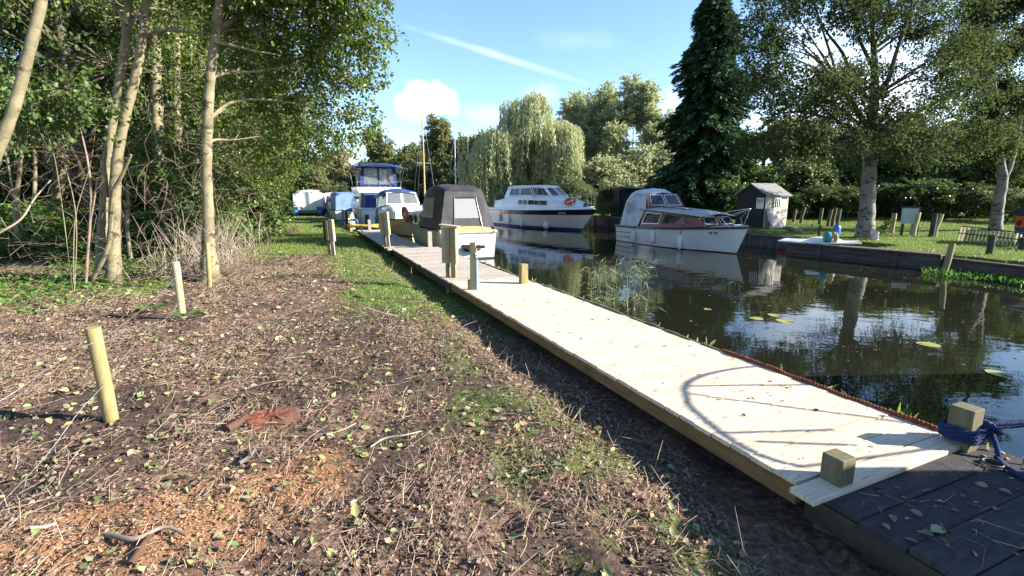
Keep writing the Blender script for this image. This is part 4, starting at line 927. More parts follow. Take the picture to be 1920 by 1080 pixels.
# ---- grey canvas launch with the white transom (nearest boat)
def launch():
    d = Vector((-.42, .907)); t_ = thing('canvas_launch', 'old yellow-decked launch under a charcoal canvas cover, white transom towards us', 'boat', (-1.33, 15.0, WATER), math.atan2(d.y, d.x)); P = M
    h = Hull(6.7, 1.98, .84, 1.0, .3, .93, .90, 2.2, .5, mid=.38)
    hull_mesh(h, t_, [(.05, 2), (1.0, 1)], [P['cream_gel'], P['grey_paint'], P['dark_iron']])
    tr = [h.at(0, .06, 1) + Vector((-.012, -.02, 0)), h.at(0, .06, -1) + Vector((-.012, .02, 0)), h.at(0, .97, -1) + Vector((-.012, .02, 0)), h.at(0, .97, 1) + Vector((-.012, -.02, 0))]
    mb = MB(); mb.add(tr + [p + Vector((.01, 0, 0)) for p in tr], [(0, 3, 2, 1), (0, 1, 5, 4), (1, 2, 6, 5), (2, 3, 7, 6), (3, 0, 4, 7)]); mb.build('transom', P['white_paint'], t_)
    strake(h, t_, .045, P['grey_post'], .98); mb = MB()
    rows = []     # mustard coaming round the stern
    for i in range(9):
        y = -.93 + 1.86 * i / 8; c = .10 * (1 - (y / .93) ** 2); rows.append([Vector((-.02, y, .84)), Vector((.02, y, .92 + c)), Vector((.30, y * .97, .95 + c)), Vector((.34, y * .95, .80))])
    mb.loft(rows, 0, False, True, True, True); mb.build('stern_deck', P['mustard'], t_)
    deck_mesh(h, t_, P['mustard'], .2, 6.65, .05, .02)
    # folded charcoal canopy
    secs = []; r_ = random.Random(3)
    for x, w0, w1, zt in ((.05, .90, .63, 2.10), (.62, .92, .68, 2.22), (1.3, .93, .70, 2.32), (2.0, .93, .70, 2.28), (2.5, .92, .66, 2.14), (2.85, .90, .60, 1.6), (3.0, .88, .60, 1.15)):
        ring = []
        for k in range(15):
            f = k / 14; a = f * 2 - 1; sg = 1 if a > 0 else -1; aa = abs(a)
            if aa > .55: v = (aa - .55) / .45; y = w1 + (w0 - w1) * v; z = (zt - .10) * (1 - v) + .93 * v
            else: y = w1 * math.sin(aa / .55 * math.pi / 2) ** .9; z = zt - .10 * (aa / .55) ** 2.2
            ring.append(Vector((x + r_.uniform(-.012, .012) + (.37 * (max(z, .93) - .93) / 1.17 if x < .1 else 0), -sg * y + r_.uniform(-.018, .018), max(z, .93) + r_.uniform(-.015, .015))))
        secs.append(ring)
    cn = shell(secs, t_, P['black_canvas'], 'canopy', False, False, True)
    aft = [Vector((.06, -.90, .90)), Vector((.06, .90, .90)), Vector((.40, .63, 2.06)), Vector((.40, -.63, 2.06))][::-1]
    q = [Vector((.05, .90, .92)), Vector((.05, -.90, .92)), Vector((.40, -.62, 2.08)), Vector((.40, .62, 2.08))]
    for k_, (u0, u1, v0, v1) in enumerate(((0, .25, 0, 1), (.75, 1, 0, 1), (.25, .75, 0, .30), (.25, .75, .80, 1))): panel(q, cn, P['black_canvas'], 'aft_curtain', u0, u1, v0, v1, .015, 4, 6, .018, k_)
    panel(q, cn, P['clear_pvc_milky'], 'clear_panel', .245, .755, .295, .805, .02, 6, 5, .012, 5)
    mb = MB()
    for u in (.235, .765): mb.tube([qp(q, u, v) + Vector((-.03, 0, 0)) for v in (.04, .3, .6, .84)], .02, 5)
    mb.tube([qp(q, u, .835) + Vector((-.03, 0, 0)) for u in (.235, .5, .765)], .013, 5); mb.build('zip_strip', P['navy'], cn)
    for s in (-1, 1):
        q2 = [Vector((.9, s * .86, 1.25)), Vector((2.3, s * .86, 1.25)), Vector((2.2, s * .76, 1.85)), Vector((.95, s * .76, 1.9))]
        if s > 0: q2 = [q2[1], q2[0], q2[3], q2[2]]
        panel(q2, cn, P['clear_pvc'], 'clear_panel', off=.03)
    # forward cuddy: mustard sides, pale roof
    secs = []
    for x, w_, z in ((2.95, .80, 1.42), (3.9, .80, 1.40), (4.7, .72, 1.34), (5.05, .62, 1.24), (5.2, .52, 1.0)):
        secs.append([Vector((x, -w_, .85)), Vector((x, -w_ * .98, z - .12)), Vector((x, -w_ * .8, z)), Vector((x, 0, z + .05)), Vector((x, w_ * .8, z)), Vector((x, w_ * .98, z - .12)), Vector((x, w_, .85))])
    shell(secs, t_, P['mustard'], 'cuddy', True, True, True)
    rows = [[p + Vector((0, 0, .012)) for p in (s_[1].lerp(s_[2], .35), s_[2], s_[3], s_[4], s_[5].lerp(s_[4], .35))] for s_ in secs[:-1]]
    MB().loft(rows, 0, False, True).build('cuddy_roof', P['white_paint'], t_)
    for x in (3.5, 4.2):
        mb = MB(); mb.torus((x, .805, 1.12), .12, .025, Matrix.Rotation(math.pi / 2, 3, 'X'), 14, 6); mb.build('porthole', P['black_rubber'], t_)
    mb = MB(); mb.torus((4.6, .86, 1.12), .24, .075, Matrix.Rotation(math.pi / 2 - .15, 3, 'X') @ Matrix.Rotation(.1, 3, 'Y')); lb = mb.build('lifebuoy', P['faded_orange'])
    lb.matrix_world = Matrix.Translation((-1.33, 15.0, WATER)) @ Matrix.Rotation(math.atan2(d.y, d.x), 4, 'Z') @ Matrix.Translation((.25, .0, .12)); tag(lb, 'faded orange lifebuoy hung on the yellow launch, beside the cream cabin', 'lifebuoy')
    mb = MB(); mb.torus((4.3, 0, 1.47), .12, .025, None, 14, 6); mb.build('roof_vent', P['lens'], t_)
    # stern gear: sausage fender with its lines
    p = Vector((-.13, -.05, .36)); mb = MB()
    mb.loft([[(p.x + r * math.cos(a * math.pi / 5), p.y + yy, p.z + r * math.sin(a * math.pi / 5)) for a in range(10)] for r, yy in ((.02, -.30), (.05, -.28), (.11, -.19), (.12, 0), (.11, .19), (.05, .28), (.02, .30))], 0, True, True, True, True)
    f = mb.build('fender', P['black_rubber'], t_)
    mb = MB(); mb.tube([p + Vector((0, -.29, 0)), (-.04, -.84, .88)], .013, 5); mb.tube([p + Vector((0, .29, 0)), (-.04, .84, .88)], .013, 5); mb.build('lanyard', P['black_rope'], f)
    mb = MB(); mb.torus((.04, -.84, .94), .06, .02, None, 10, 5); mb.torus((.06, -.83, .98), .05, .02, None, 10, 5); mb.bar((.04, -.95, .92), (.04, -.73, .92), .05, .05); mb.build('cleat', P['black_rope'], t_)
    return t_
M['grey_paint'] = pmat('grey_green_paint', (.44, .43, .36), (.33, .32, .26), 3, .6)
M['clear_pvc_milky'] = glassmat('milky_pvc', (.36, .36, .36), .3, .16)
launch()

# ---- cream cabin boat under the blue canvas
def cream_boat():
    d = Vector((.39, -.92)); t_ = thing('cabin_boat', 'cream rounded cabin boat with a blue canvas top, bow towards us', 'boat', (-6.85, 28.2, WATER), math.atan2(d.y, d.x)); P = M
    h = Hull(5.6, 2.3, .72, .86, .45, .92, .88, 2.1, .6); hull_mesh(h, t_, [(.05, 0), (1.0, 1)], [P['dark_iron'], P['cream_gel']])
    strake(h, t_, .035, P['black_rubber'], 1.0); deck_mesh(h, t_, P['white_paint'], 0, 5.55, .05)
    secs = []
    for x, w_, z in ((2.2, .98, 1.50), (3.3, .97, 1.48), (3.8, .92, 1.45), (4.1, .82, 1.38), (4.28, .66, 1.24), (4.34, .6, .8)):
        secs.append([Vector((x, -w_, .72)), Vector((x, -w_ * .97, z - .22)), Vector((x, -w_ * .88, z - .07)), Vector((x, -w_ * .6, z)), Vector((x, 0, z + .06)), Vector((x, w_ * .6, z)), Vector((x, w_ * .88, z - .07)), Vector((x, w_ * .97, z - .22)), Vector((x, w_, .72))])
    shell(secs, t_, P['white_gel'], 'cabin', False, True, True)
    q = [Vector((4.36, -.62, .80)), Vector((4.36, .62, .80)), Vector((4.33, .58, 1.26)), Vector((4.33, -.58, 1.26))]
    window(q, t_, P['dark_glass'], P['alloy'], .42, .98, .12, .88, .03, .02); panel(q, t_, P['white_gel'], 'cabin_front', 0, 1, 0, 1, .004)
    q = [Vector((2.5, -1.0, .82)), Vector((3.75, -.95, .82)), Vector((3.7, -.92, 1.26)), Vector((2.5, -.97, 1.28))]
    window(q, t_, P['dark_glass'], P['black_rubber'], .1, .95, .05, .95, .03, .02)
    q = [Vector((3.15, -.86, 1.50)), Vector((3.15, .86, 1.50)), Vector((2.75, .74, 2.12)), Vector((2.75, -.74, 2.12))]
    window(q, t_, P['clear_pvc'], P['white_gel'], 0, .49, 0, 1, .05, .0); window(q, t_, P['clear_pvc'], P['white_gel'], .51, 1, 0, 1, .05, .0)
    for s in (-1, 1):
        q = [Vector((.9, s * 1.0, 1.30)), Vector((3.1, s * .88, 1.50)), Vector((2.72, s * .76, 2.12)), Vector((.9, s * .86, 2.02))]
        if s > 0: q = [q[1], q[0], q[3], q[2]]
        window(q, t_, P['clear_pvc_milky'], P['white_gel'], 0, 1, 0, 1, .04, .0)
    secs = []; r_ = random.Random(8)
    for x, zt in ((2.85, 2.14), (2.3, 2.30), (1.4, 2.34), (.7, 2.28), (.15, 2.0), (-.02, 1.4)):
        w_ = .86; secs.append([Vector((x, -w_ * k if False else w_ * k, zt - .17 * abs(k) ** 2.5 + r_.uniform(-.015, .015))) for k in (-1.06, -1, -.8, -.4, 0, .4, .8, 1, 1.06)])
        secs[-1][0].z -= .18; secs[-1][-1].z -= .18
    shell(secs, t_, P['blue_canvas'], 'canopy', False, False, True)
    for s in (-1, 1):
        q = [Vector((.0, s * 1.0, .8)), Vector((.88, s * 1.0, .8)), Vector((.88, s * .88, 2.05)), Vector((.1, s * .88, 1.95))]
        if s > 0: q = [q[1], q[0], q[3], q[2]]
        panel(q, t_, P['black_canvas'], 'side_curtain', 0, 1, 0, 1, .0, 3, 4, .02, 3); panel(q, t_, P['clear_pvc_milky'], 'clear_panel', .2, .75, .25, .85, .03)
    MB().tube(catmull([h.deck(5.3, -1, .02, .05), Vector((5.2, -1.0, .55)), Vector((5.0, -1.7, .45))], 5), .016, 6).build('bow_line', P['black_rope'], t_)
    return t_
cream_boat()

# ---- tall cruiser with the blue bimini
def bimini_cruiser():
    d = Vector((-.42, .907)); t_ = thing('motor_cruiser', 'tall white motor cruiser with royal blue bimini over its upper helm', 'boat', (-8.05, 31.0, WATER), math.atan2(d.y, d.x)); P = M
    h = Hull(9.0, 3.0, 1.15, 1.45, 1.0, .95, .93, 2.4, .6); hull_mesh(h, t_, [(.08, 0), (1.0, 1)], [P['navy'], P['white_gel']]); deck_mesh(h, t_, P['white_gel'], 0, 8.9, .06); strake(h, t_, .03, P['alloy'], 1.0)
    a = MB(); a.box((-.22, .1, .18), (.45, 2.2, .08)); a.build('bathing_platform', P['white_gel'], t_)
    q = [Vector((-.01, 1.3, .3)), Vector((-.01, -1.3, .3)), Vector((-.01, -1.3, 1.1)), Vector((-.01, 1.3, 1.1))]
    panel(q, t_, P['plate'], 'name_board', .40, .62, .18, .36, .02); panel(q, t_, P['lens'], 'reflector', .30, .39, .2, .34, .02); panel(q, t_, P['lens'], 'reflector', .63, .72, .2, .34, .02)
    a = MB(); a.sphere((-.05, .0, .86), (.06, .14, .08)); a.build('exhaust_flap', P['dark_iron'], t_)
    a = MB(); a.box((.75, 0, 1.16 + .0), (1.5, 2.7, .1)); a.build('cockpit_coaming', P['white_gel'], t_)
    for s in (-1, 1):
        mb = MB(); mb.loft([[Vector((-.25, s * 1.15 + .12 * math.cos(k * math.pi / 4), zz + .0)) + Vector((.12 * math.sin(k * math.pi / 4), 0, 0)) for k in range(8)] for zz in (.15, .25, .65, .8)], 0, True, True, True, True); f = mb.build('fender', P['black_rubber'], t_)
    shell([[Vector((x, -1.2, 1.2)), Vector((x, -1.12, zt)), Vector((x, 1.12, zt)), Vector((x, 1.2, 1.2))] for x, zt in ((.1, 1.98), (1.6, 2.12))], t_, P['blue_canvas'], 'aft_cover')
    shell([[Vector((x, -1.32, 1.2)), Vector((x, -1.18, zt)), Vector((x, 1.18, zt)), Vector((x, 1.32, 1.2))] for x, zt in ((1.62, 2.15), (5.4, 2.15), (6.6, 1.5))], t_, P['white_gel'], 'saloon')
    for s in (-1, 1):
        q = [Vector((1.9, s * 1.32, 1.3)), Vector((5.2, s * 1.32, 1.3)), Vector((5.1, s * 1.19, 2.05)), Vector((1.9, s * 1.19, 2.05))]
        if s > 0: q = [q[1], q[0], q[3], q[2]]
        window(q, t_, P['dark_glass'], P['alloy'], .04, .96, .3, .85, .03, .02, 2)
    fb = MB(); fb.loft([[Vector((1.5, -1.35, 2.16)), Vector((4.9, -1.3, 2.16)), Vector((5.4, 0, 2.16)), Vector((4.9, 1.3, 2.16)), Vector((1.5, 1.35, 2.16))], [Vector((1.5, -1.42, 2.5)), Vector((5.0, -1.36, 2.55)), Vector((5.6, 0, 2.55)), Vector((5.0, 1.36, 2.55)), Vector((1.5, 1.42, 2.5))]], 0, True, False, True, True); fb.build('flybridge', P['white_gel'], t_)
    rail([Vector((1.5, -1.4, 2.85)), Vector((1.45, 0, 2.85)), Vector((1.5, 1.4, 2.85))], [(Vector((1.5, y, 2.5)), Vector((1.48, y, 2.85))) for y in (-1.4, -.7, 0, .7, 1.4)], t_, .02)
    top = []
    for x, dz in ((.9, -.08), (1.1, .0), (2.4, .06), (3.8, .02), (4.1, -.06)): top.append([Vector((x, 1.46 * k, 4.0 + dz - .24 * abs(k) ** 2.2)) for k in (-1.02, -1, -.7, -.35, 0, .35, .7, 1, 1.02)])
    for r_ in top: r_[0].z -= .12; r_[-1].z -= .12
    mb = MB(); mb.loft(top, 0, False, True); mb.loft([[p - Vector((0, 0, .03)) for p in r_][::-1] for r_ in top], 0, False, True); bm_ = mb.build('bimini_top', P['blue_canvas'], t_)
    mb = MB()
    for s in (-1, 1):
        mb.tube([(1.6, s * 1.4, 2.5), (1.0, s * 1.56, 3.75)], .018, 6); mb.tube([(1.6, s * 1.4, 2.5), (1.1, s * 1.3, 3.9)], .014, 6); mb.tube([(4.4, s * 1.3, 2.55), (4.0, s * 1.55, 3.8)], .018, 6)
    mb.build('bimini_pole', P['steel'], t_)
    q = [Vector((1.75, 1.2, 2.55)), Vector((1.75, -1.2, 2.55)), Vector((1.6, -1.1, 3.8)), Vector((1.6, 1.1, 3.8))]
    panel(q, t_, P['clear_pvc'], 'clear_panel', .1, .475, .12, .92, .0, 4, 4, .02, 2); panel(q, t_, P['clear_pvc'], 'clear_panel', .525, .9, .12, .92, .0, 4, 4, .02, 3)
    for u0, u1, v0, v1 in ((0, .1, 0, 1), (.475, .525, 0, 1), (.9, 1, 0, 1), (.1, .9, .0, .12), (.1, .9, .92, 1)): panel(q, t_, P['blue_canvas'], 'canvas_border', u0, u1, v0, v1, .004)
    q = [Vector((4.9, 1.15, 2.55)), Vector((4.9, -1.15, 2.55)), Vector((4.2, -1.05, 3.75)), Vector((4.2, 1.05, 3.75))]
    panel(q, t_, P['clear_pvc'], 'front_panel', .02, .33, 0, 1, .0); panel(q, t_, P['clear_pvc'], 'front_panel', .36, .66, 0, 1, .0); panel(q, t_, P['clear_pvc'], 'front_panel', .69, .98, 0, 1, .0)
    a = MB(); a.tube([(2.6, .45, 2.5), (2.6, .45, 2.95)], .05, 8); a.box((2.6, .45, 3.0), (.42, .45, .1)); a.box((2.4, .45, 3.25), (.08, .45, .5)); a.build('helm_seat', P['white_paint'], t_)
    return t_
bimini_cruiser()

# ---- simple far cruisers along the towpath
def far_cruiser(label, loc, ang, L=6.5, B=2.4, canvas=None, cab=2.0, hullm='white_gel', grp=None):
    t_ = thing('moored_cruiser', label, 'boat', loc, ang); P = M; h = Hull(L, B, .8, 1.05, .6, .94, .9); hull_mesh(h, t_, [(.08, 0), (1.0, 1)], [P['navy'], P[hullm]], 14); deck_mesh(h, t_, P['white_gel'], 0, L * .98, .05, 0, 8); strake(h, t_, .035, P['black_rubber'], 1.0, n=12)
    w_ = B * .42; cs = [[Vector((x, -w_, .82)), Vector((x + o_, -w_ * .9, z)), Vector((x + o_, 0, z + .07)), Vector((x + o_, w_ * .9, z)), Vector((x, w_, .82))] for x, o_, z in ((L * .28, 0, cab), (L * .6, -.15, cab - .05), (L * .66, 0, 1.4), (L * .84, 0, 1.1))]
    shell(cs, t_, P['white_paint'], 'cabin')
    for s in (-1, 1):
        q = [cs[0][0], cs[1][0], cs[1][1], cs[0][1]] if s < 0 else [cs[1][4], cs[0][4], cs[0][3], cs[1][3]]
        window(q, t_, P['dark_glass'], P['alloy'], .06, .48, .45, .9, .03, .015); window(q, t_, P['dark_glass'], P['alloy'], .54, .95, .45, .9, .03, .015)
    q = [cs[0][4], cs[0][0], cs[0][1], cs[0][3]]; window(q, t_, P['dark_glass'], P['white_paint'], .12, .46, .2, .9, .04, .015); window(q, t_, P['dark_glass'], P['white_paint'], .54, .88, .2, .9, .04, .015)
    if canvas: shell([[Vector((x, -w_ * 1.06, .84)), Vector((x, -w_, z - .1)), Vector((x, -w_ * .6, z)), Vector((x, w_ * .6, z)), Vector((x, w_, z - .1)), Vector((x, w_ * 1.06, .84))] for x, z in ((.1, cab - .12), (L * .12, cab + .08), (L * .285, cab + .1))], t_, P[canvas], 'canopy', True, False, True)
    return t_
a0 = math.atan2(.9, -.44)
far_cruiser('white cruiser with pale blue canvas sides left of the tall bimini boat', (-12.9, 39.0, WATER), a0 + .1, 7.0, 2.4, 'slate_canvas', 2.15)
far_cruiser('white cabin boat with twin stern windows behind the pale blue canvas', (-16.2, 46.5, WATER), a0 + .12, 6.5, 2.5, None, 2.2)
far_cruiser('small far white boat with a slanted windscreen beyond the tarpaulin', (-20.3, 50.5, WATER), a0 + .15, 6.5, 2.5, None, 2.5, 'cream_gel')
far_cruiser('dark-covered boat right behind the white tarpaulin hull', (-17.2, 42.2, WATER + .3), a0 + .05, 6.2, 2.5, 'black_canvas', 1.9, 'cream_gel')
far_cruiser('white launch half hidden behind the charcoal canvas cover', (-3.2, 44.0, WATER), a0 + .9, 6.0, 2.3, None, 2.2)
# ---- yachts whose masts stand up behind
def yacht(label, loc, ang, Hm, spar, two=False):
    t_ = thing('sailing_yacht', label, 'boat', loc, ang); P = M; h = Hull(7, 2.2, .7, 1.0, .9, .7, .85); hull_mesh(h, t_, [(.1, 0), (1, 1)], [P['red_boot'], P['white_gel']], 14); deck_mesh(h, t_, P['grey_deck'], 0, 6.9, .05, 0, 8)
    shell([[Vector((x, -w_, .75)), Vector((x, -w_ * .9, z)), Vector((x, w_ * .9, z)), Vector((x, w_, .75))] for x, w_, z in ((1.8, .75, 1.2), (4.3, .6, 1.2), (4.8, .4, 1.0))], t_, P['white_paint'], 'cabin')
    MB().tube([(4.0, 0, .8), (4.0, 0, Hm * .6), (3.97, 0, Hm)], [.065, .055, .03], 8).build('mast', P[spar], t_)
    mb = MB(); mb.tube([(4.0, -.55, Hm * .52), (4.0, .55, Hm * .52)], .022, 6); mb.build('spreader', P['alloy'], t_)
    mb = MB()
    for e in ((4.0, 1.0, .8), (4.0, -1.0, .8)): mb.tube([e, (4.0, e[1] * .55, Hm * .52), (3.97, 0, Hm * .93)], .009, 4)
    mb.tube([(6.9, 0, 1.0), (3.97, 0, Hm * .97)], .009, 4); mb.tube([(.1, 0, .8), (3.97, 0, Hm * .98)], .009, 4); mb.build('rigging', P['steel'], t_)
    MB().tube([(4.0, 0, 1.55), (.6, 0, 1.5)], .05, 8).build('boom', P[spar], t_)
    if two: MB().tube([(1.0, .1, .8), (1.02, .1, Hm * .86)], [.05, .03], 8).build('mizzen_mast', P['alloy'], t_)
    return t_
yacht('yacht with a tall varnished wooden mast and crosstrees', (-5.35, 35.5, WATER), a0 - .05, 8.6, 'pole_wood')
yacht('yacht with two slim grey masts right of the wooden one', (-3.4, 45.0, WATER), a0 + .1, 8.3, 'alloy', True)
# ---- covered hull on blue floats on the grass
t_ = thing('covered_boat', 'white tarpaulined boat on two blue floats on the towpath grass', 'boat', (-16.75, 40.2, float(ground_z([-16.75], [40.2])[0])), a0 - .25)
secs = []
for x, w_, z0, zt in ((0, 1.12, .62, 1.9), (.5, 1.14, .5, 2.02), (2.0, 1.1, .5, 1.95), (3.4, .8, .6, 1.75), (4.2, .3, .8, 1.4)):
    secs.append([Vector((x, -w_ * .55, z0 - .15)), Vector((x, -w_, z0 + .0)), Vector((x, -w_ * .94, zt - .15)), Vector((x, -w_ * .4, zt + rnd.uniform(-.05, .03))), Vector((x, .1, zt + .1)), Vector((x, w_ * .45, zt)), Vector((x, w_ * .94, zt - .15)), Vector((x, w_, z0)), Vector((x, w_ * .55, z0 - .15))])
shell(secs, t_, M['white_tarp'], 'tarpaulin', True, True, True)
for s in (-1, 1):
    mb = MB(); mb.tube([(-.35, s * .92, .24), (-.2, s * .92, .26), (1.5, s * .92, .3), (3.6, s * .75, .4), (4.4, s * .4, .55)], [.14, .24, .25, .24, .12], 12); mb.build('float', M['blue_plastic'], t_)
    mb = MB(); mb.box((.05, s * .9, .52), (.35, .42, .5)); mb.build('float_pad', M['blue_plastic'], t_, .05)
a = MB(); a.box((1.6, 0, .36), (3.0, 1.3, .25), None, 0, 1.1); a.build('keel_box', M['alloy'], t_)
# ---- dinghy in the little dock
t_ = thing('speedboat', 'small white-decked dinghy with a black stern in the dock on the far bank', 'boat', (9.62, 16.95, WATER), math.atan2(FD[1], FD[0])); h = Hull(2.3, 1.05, .42, .5, .3, .95, .9)
hull_mesh(h, t_, [(.12, 0), (1, 1)], [M['red_boot'], M['navy']], 12); deck_mesh(h, t_, M['white_gel'], 0, 2.25, .08, 0, 10); strake(h, t_, .03, M['white_paint'], 1.0, n=12)
q = [h.at(0, .2, 1), h.at(0, .2, -1), h.at(0, .95, -1), h.at(0, .95, 1)]; panel(q, t_, M['white_paint'], 'stern_panel', .03, .2, .1, .8, .006); panel(q, t_, M['white_paint'], 'stern_panel', .68, .97, .1, .8, .006)
shell([[Vector((x, -w_, .42)), Vector((x, -w_ * .8, z)), Vector((x, w_ * .8, z)), Vector((x, w_, .42))] for x, w_, z in ((.9, .38, .60), (1.5, .32, .60), (1.8, .2, .5))], t_, M['white_gel'], 'foredeck')
# ------------------------------------------------------------------ far bank: quay, sheds, posts, furniture
def gz(x, y): return float(ground_z([x], [y])[0])
def quay(label, pts, ztops, zbot, rows, vertical, mat, posts=True):
    t_ = thing('quay_heading', label, 'quay wall', (0, 0, 0)); mb = MB(); cap = MB(); ps = MB()
    for (a, b_), zt in zip(zip(pts[:-1], pts[1:]), ztops):
        a, b_ = Vector((*a, 0)), Vector((*b_, 0)); d = (b_ - a); L = d.length; d.normalize()
        if vertical:
            k = int(L / .16)
            for i in range(k):
                p = a + d * ((i + .5) * L / k); zz = zt - .06 + rnd.uniform(-.02, .01); mb.bar((p.x, p.y, zbot), (p.x, p.y, zz), L / k - .008, .04 + rnd.uniform(0, .012), d.cross(Vector((0, 0, 1))))
        else:
            hh = (zt - .05 - zbot) / rows
            for i in range(rows):
                z = zbot + hh * (i + .5); off = d.cross(Vector((0, 0, 1))) * rnd.uniform(-.012, .012); mb.bar(a + Vector((0, 0, z)) + off, b_ + Vector((0, 0, z)) + off, .06, hh - .012)
        cap.bar(a + Vector((0, 0, zt - .02)), b_ + Vector((0, 0, zt - .02)), .17, .05)
    mb.build('boarding', M[mat], t_); cap.build('capping', M[mat], t_)
    if posts:
        for (a, b_), zt in zip(zip(pts[:-1], pts[1:]), ztops):
            a, b_ = Vector((*a, 0)), Vector((*b_, 0)); n_ = max(1, int((b_ - a).length / 1.9)); o_ = (b_ - a).normalized().cross(Vector((0, 0, 1))) * .09
            for i in range(n_):
                p = a.lerp(b_, (i + .5) / n_); s_ = 1 if (p + o_).x < p.x else -1; pp = p + o_ * s_; g = MB(); g.box((pp.x, pp.y, (zt - .06 - .9) / 2), (.11, .11, zt - .06 + .9)); g.build('pile', M[mat], t_)
    return t_
quay('dark plank-faced quay finger in front of the white dinghy', [tuple(FA), (11.35, 12.7)], [.13], -.42, 3, False, 'quay_wood')
fq = [o for o in C.objects if o.get('label', '').startswith('dark plank-faced')][0]; mb = MB(); a_, b_ = Vector((*(FA + FP * .31), .10)), Vector((*(np.array([11.35, 12.7]) + FP * .31), .10)); [mb.bar(a_ + Vector((*FP, 0)) * k, b_ + Vector((*FP, 0)) * k, .15, .04) for k in (-.15, .01, .17)]; mb.build('walkway', M['quay_wood'], fq)
quay('low dark quay edge running off at the right behind the water weed', [(11.40, 12.62), (11.8, 11), (12.25, 8), (13.25, 0)], [.06, .06, .06], -.45, 2, False, 'quay_wood', False)
quay('pale vertical board quay behind the dinghy and the mahogany cruiser bow', [tuple(nD), (9.5, 19.2), (8.65, 22)], [.16, .2], -.5, 1, True, 'quay_pale')
quay('high dark quay between the river cruiser and the mahogany cruiser', [(8.63, 22.05), (7.55, 25), (6.15, 28.5), (5.3, 33)], [.30, .34, .36], -.5, 3, False, 'quay_wood')
# weatherboard hut
e1 = Vector((.92, .392, 0)); e2 = Vector((-.392, .92, 0)); hc = Vector((10.75, 20.85, 0)); hz_ = gz(11, 21.3)
t_ = thing('garden_hut', 'small gabled hut, gable coloured black for shade, one weatherboard wall coloured pale for sun', 'hut', (hc.x, hc.y, hz_ - .02), math.atan2(e1.y, e1.x)); LW, LD, EH, RH = 1.36, 1.5, 1.42, 1.86
def clad(mb, L, H, flip):
    k = int(H / .115)
    for i in range(k): mb.box((L / 2, -.012, (i + .5) * H / k), (L, .022, H / k * 1.12), Matrix.Rotation(.12, 3, 'X'))
mb = MB(); clad(mb, LW, EH, False); mb.build('side_wall', M['shed_grey_sunlit'], t_)
mb = MB(); mb.add([(0.002, .02, 0), (0.002, LD, 0), (0.002, LD, EH), (0.002, LD / 2, RH), (0.002, .02, EH), (LW, .02, 0), (LW, LD, 0), (LW, LD, EH), (LW, LD / 2, RH), (LW, .02, EH)], [(4, 3, 2, 1, 0), (5, 6, 7, 8, 9), (0, 5, 9, 4), (1, 2, 7, 6), (0, 1, 6, 5)]); mb.build('gable_wall', M['shed_black_and_shade'], t_)  # gable's shade is put into its black colour
mb = MB()
for a, b_ in (((-.08, -.14, EH - .06), (-.08, LD / 2 + .01, RH + .035)), ((-.08, LD + .12, EH - .06), (-.08, LD / 2 - .01, RH + .035))):
    a, b_ = Vector(a), Vector(b_); x = Vector((LW + .18, 0, 0)); up = Vector((0, 0, .035)); mb.add([a, a + x, b_ + x, b_, a + up, a + x + up, b_ + x + up, b_ + up], [(0, 1, 2, 3), (4, 7, 6, 5), (0, 4, 5, 1), (1, 5, 6, 2), (2, 6, 7, 3), (3, 7, 4, 0)])
mb.build('roof', M['felt'], t_)
window([Vector((.46, -.035, .86)), Vector((.86, -.035, .86)), Vector((.86, -.035, 1.32)), Vector((.46, -.035, 1.32))], t_, M['dark_glass'], M['white_paint'], w_=.045, bars=2, off=.02)
window([Vector((0, .42, .84)), Vector((0, .06, .84)), Vector((0, .06, 1.30)), Vector((0, .42, 1.30))], t_, M['dark_glass'], M['white_paint'], w_=.03, bars=2, off=.01)
o = MB().loft([[Vector((x + .03 * math.sin(k * 1.7), -.40 + .33 * k / 4 + (.03 if k == 2 else 0), .88 * k / 4)) for x in (0, .25, .5, .78)] for k in range(5)], 0, False, True).build('leaning_board', M['plaster'])
so_ = o.modifiers.new('thick', 'SOLIDIFY'); so_.thickness = .02
o.location = t_.location + e1 * .02; o.rotation_euler = (0, 0, math.atan2(e1.y, e1.x)); tag(o, 'pinkish sheet of board leaning against the hut wall', 'board')
t_ = thing('boathouse_shed', 'black flat-roofed shed with a pale fascia behind the grey canopy', 'shed', (6.55, 30.1, gz(7, 30.5)), .12)
a = MB(); a.box((.9, .8, .85), (1.8, 1.6, 1.7)); a.build('wall', M['shed_black_and_shade'], t_)
for k in range(3): a = MB(); a.box((.3 + .6 * k, -.012, .8), (.03, .02, 1.55)); a.build('batten', M['dark_wood'], t_)
a = MB(); a.box((.95, .8, 1.76), (2.1, 1.9, .06), Matrix.Rotation(.05, 3, 'Y')); a.build('roof', M['felt'], t_)
a = MB(); a.box((1.83, .5, 1.58), (.03, 1.4, .28)); a.box((1.5, -.17, 1.79), (1.2, .02, .09), Matrix.Rotation(.05, 3, 'Y')); a.build('fascia', M['white_paint'], t_)
t_ = thing('boathouse_shed', 'dark-roofed low boat shed far behind the charcoal canopy', 'shed', (-1.6, 50.0, gz(-1, 52)), .2)
a = MB(); a.box((1.5, 1.2, .9), (3, 2.4, 1.8)); a.build('wall', M['shed_black_and_shade'], t_); a = MB(); a.loft([[(-.2, y, 1.75) , (1.5, y, 2.6), (3.2, y, 1.75)] for y in (-.2, 2.6)]); a.build('roof', M['felt'], t_)
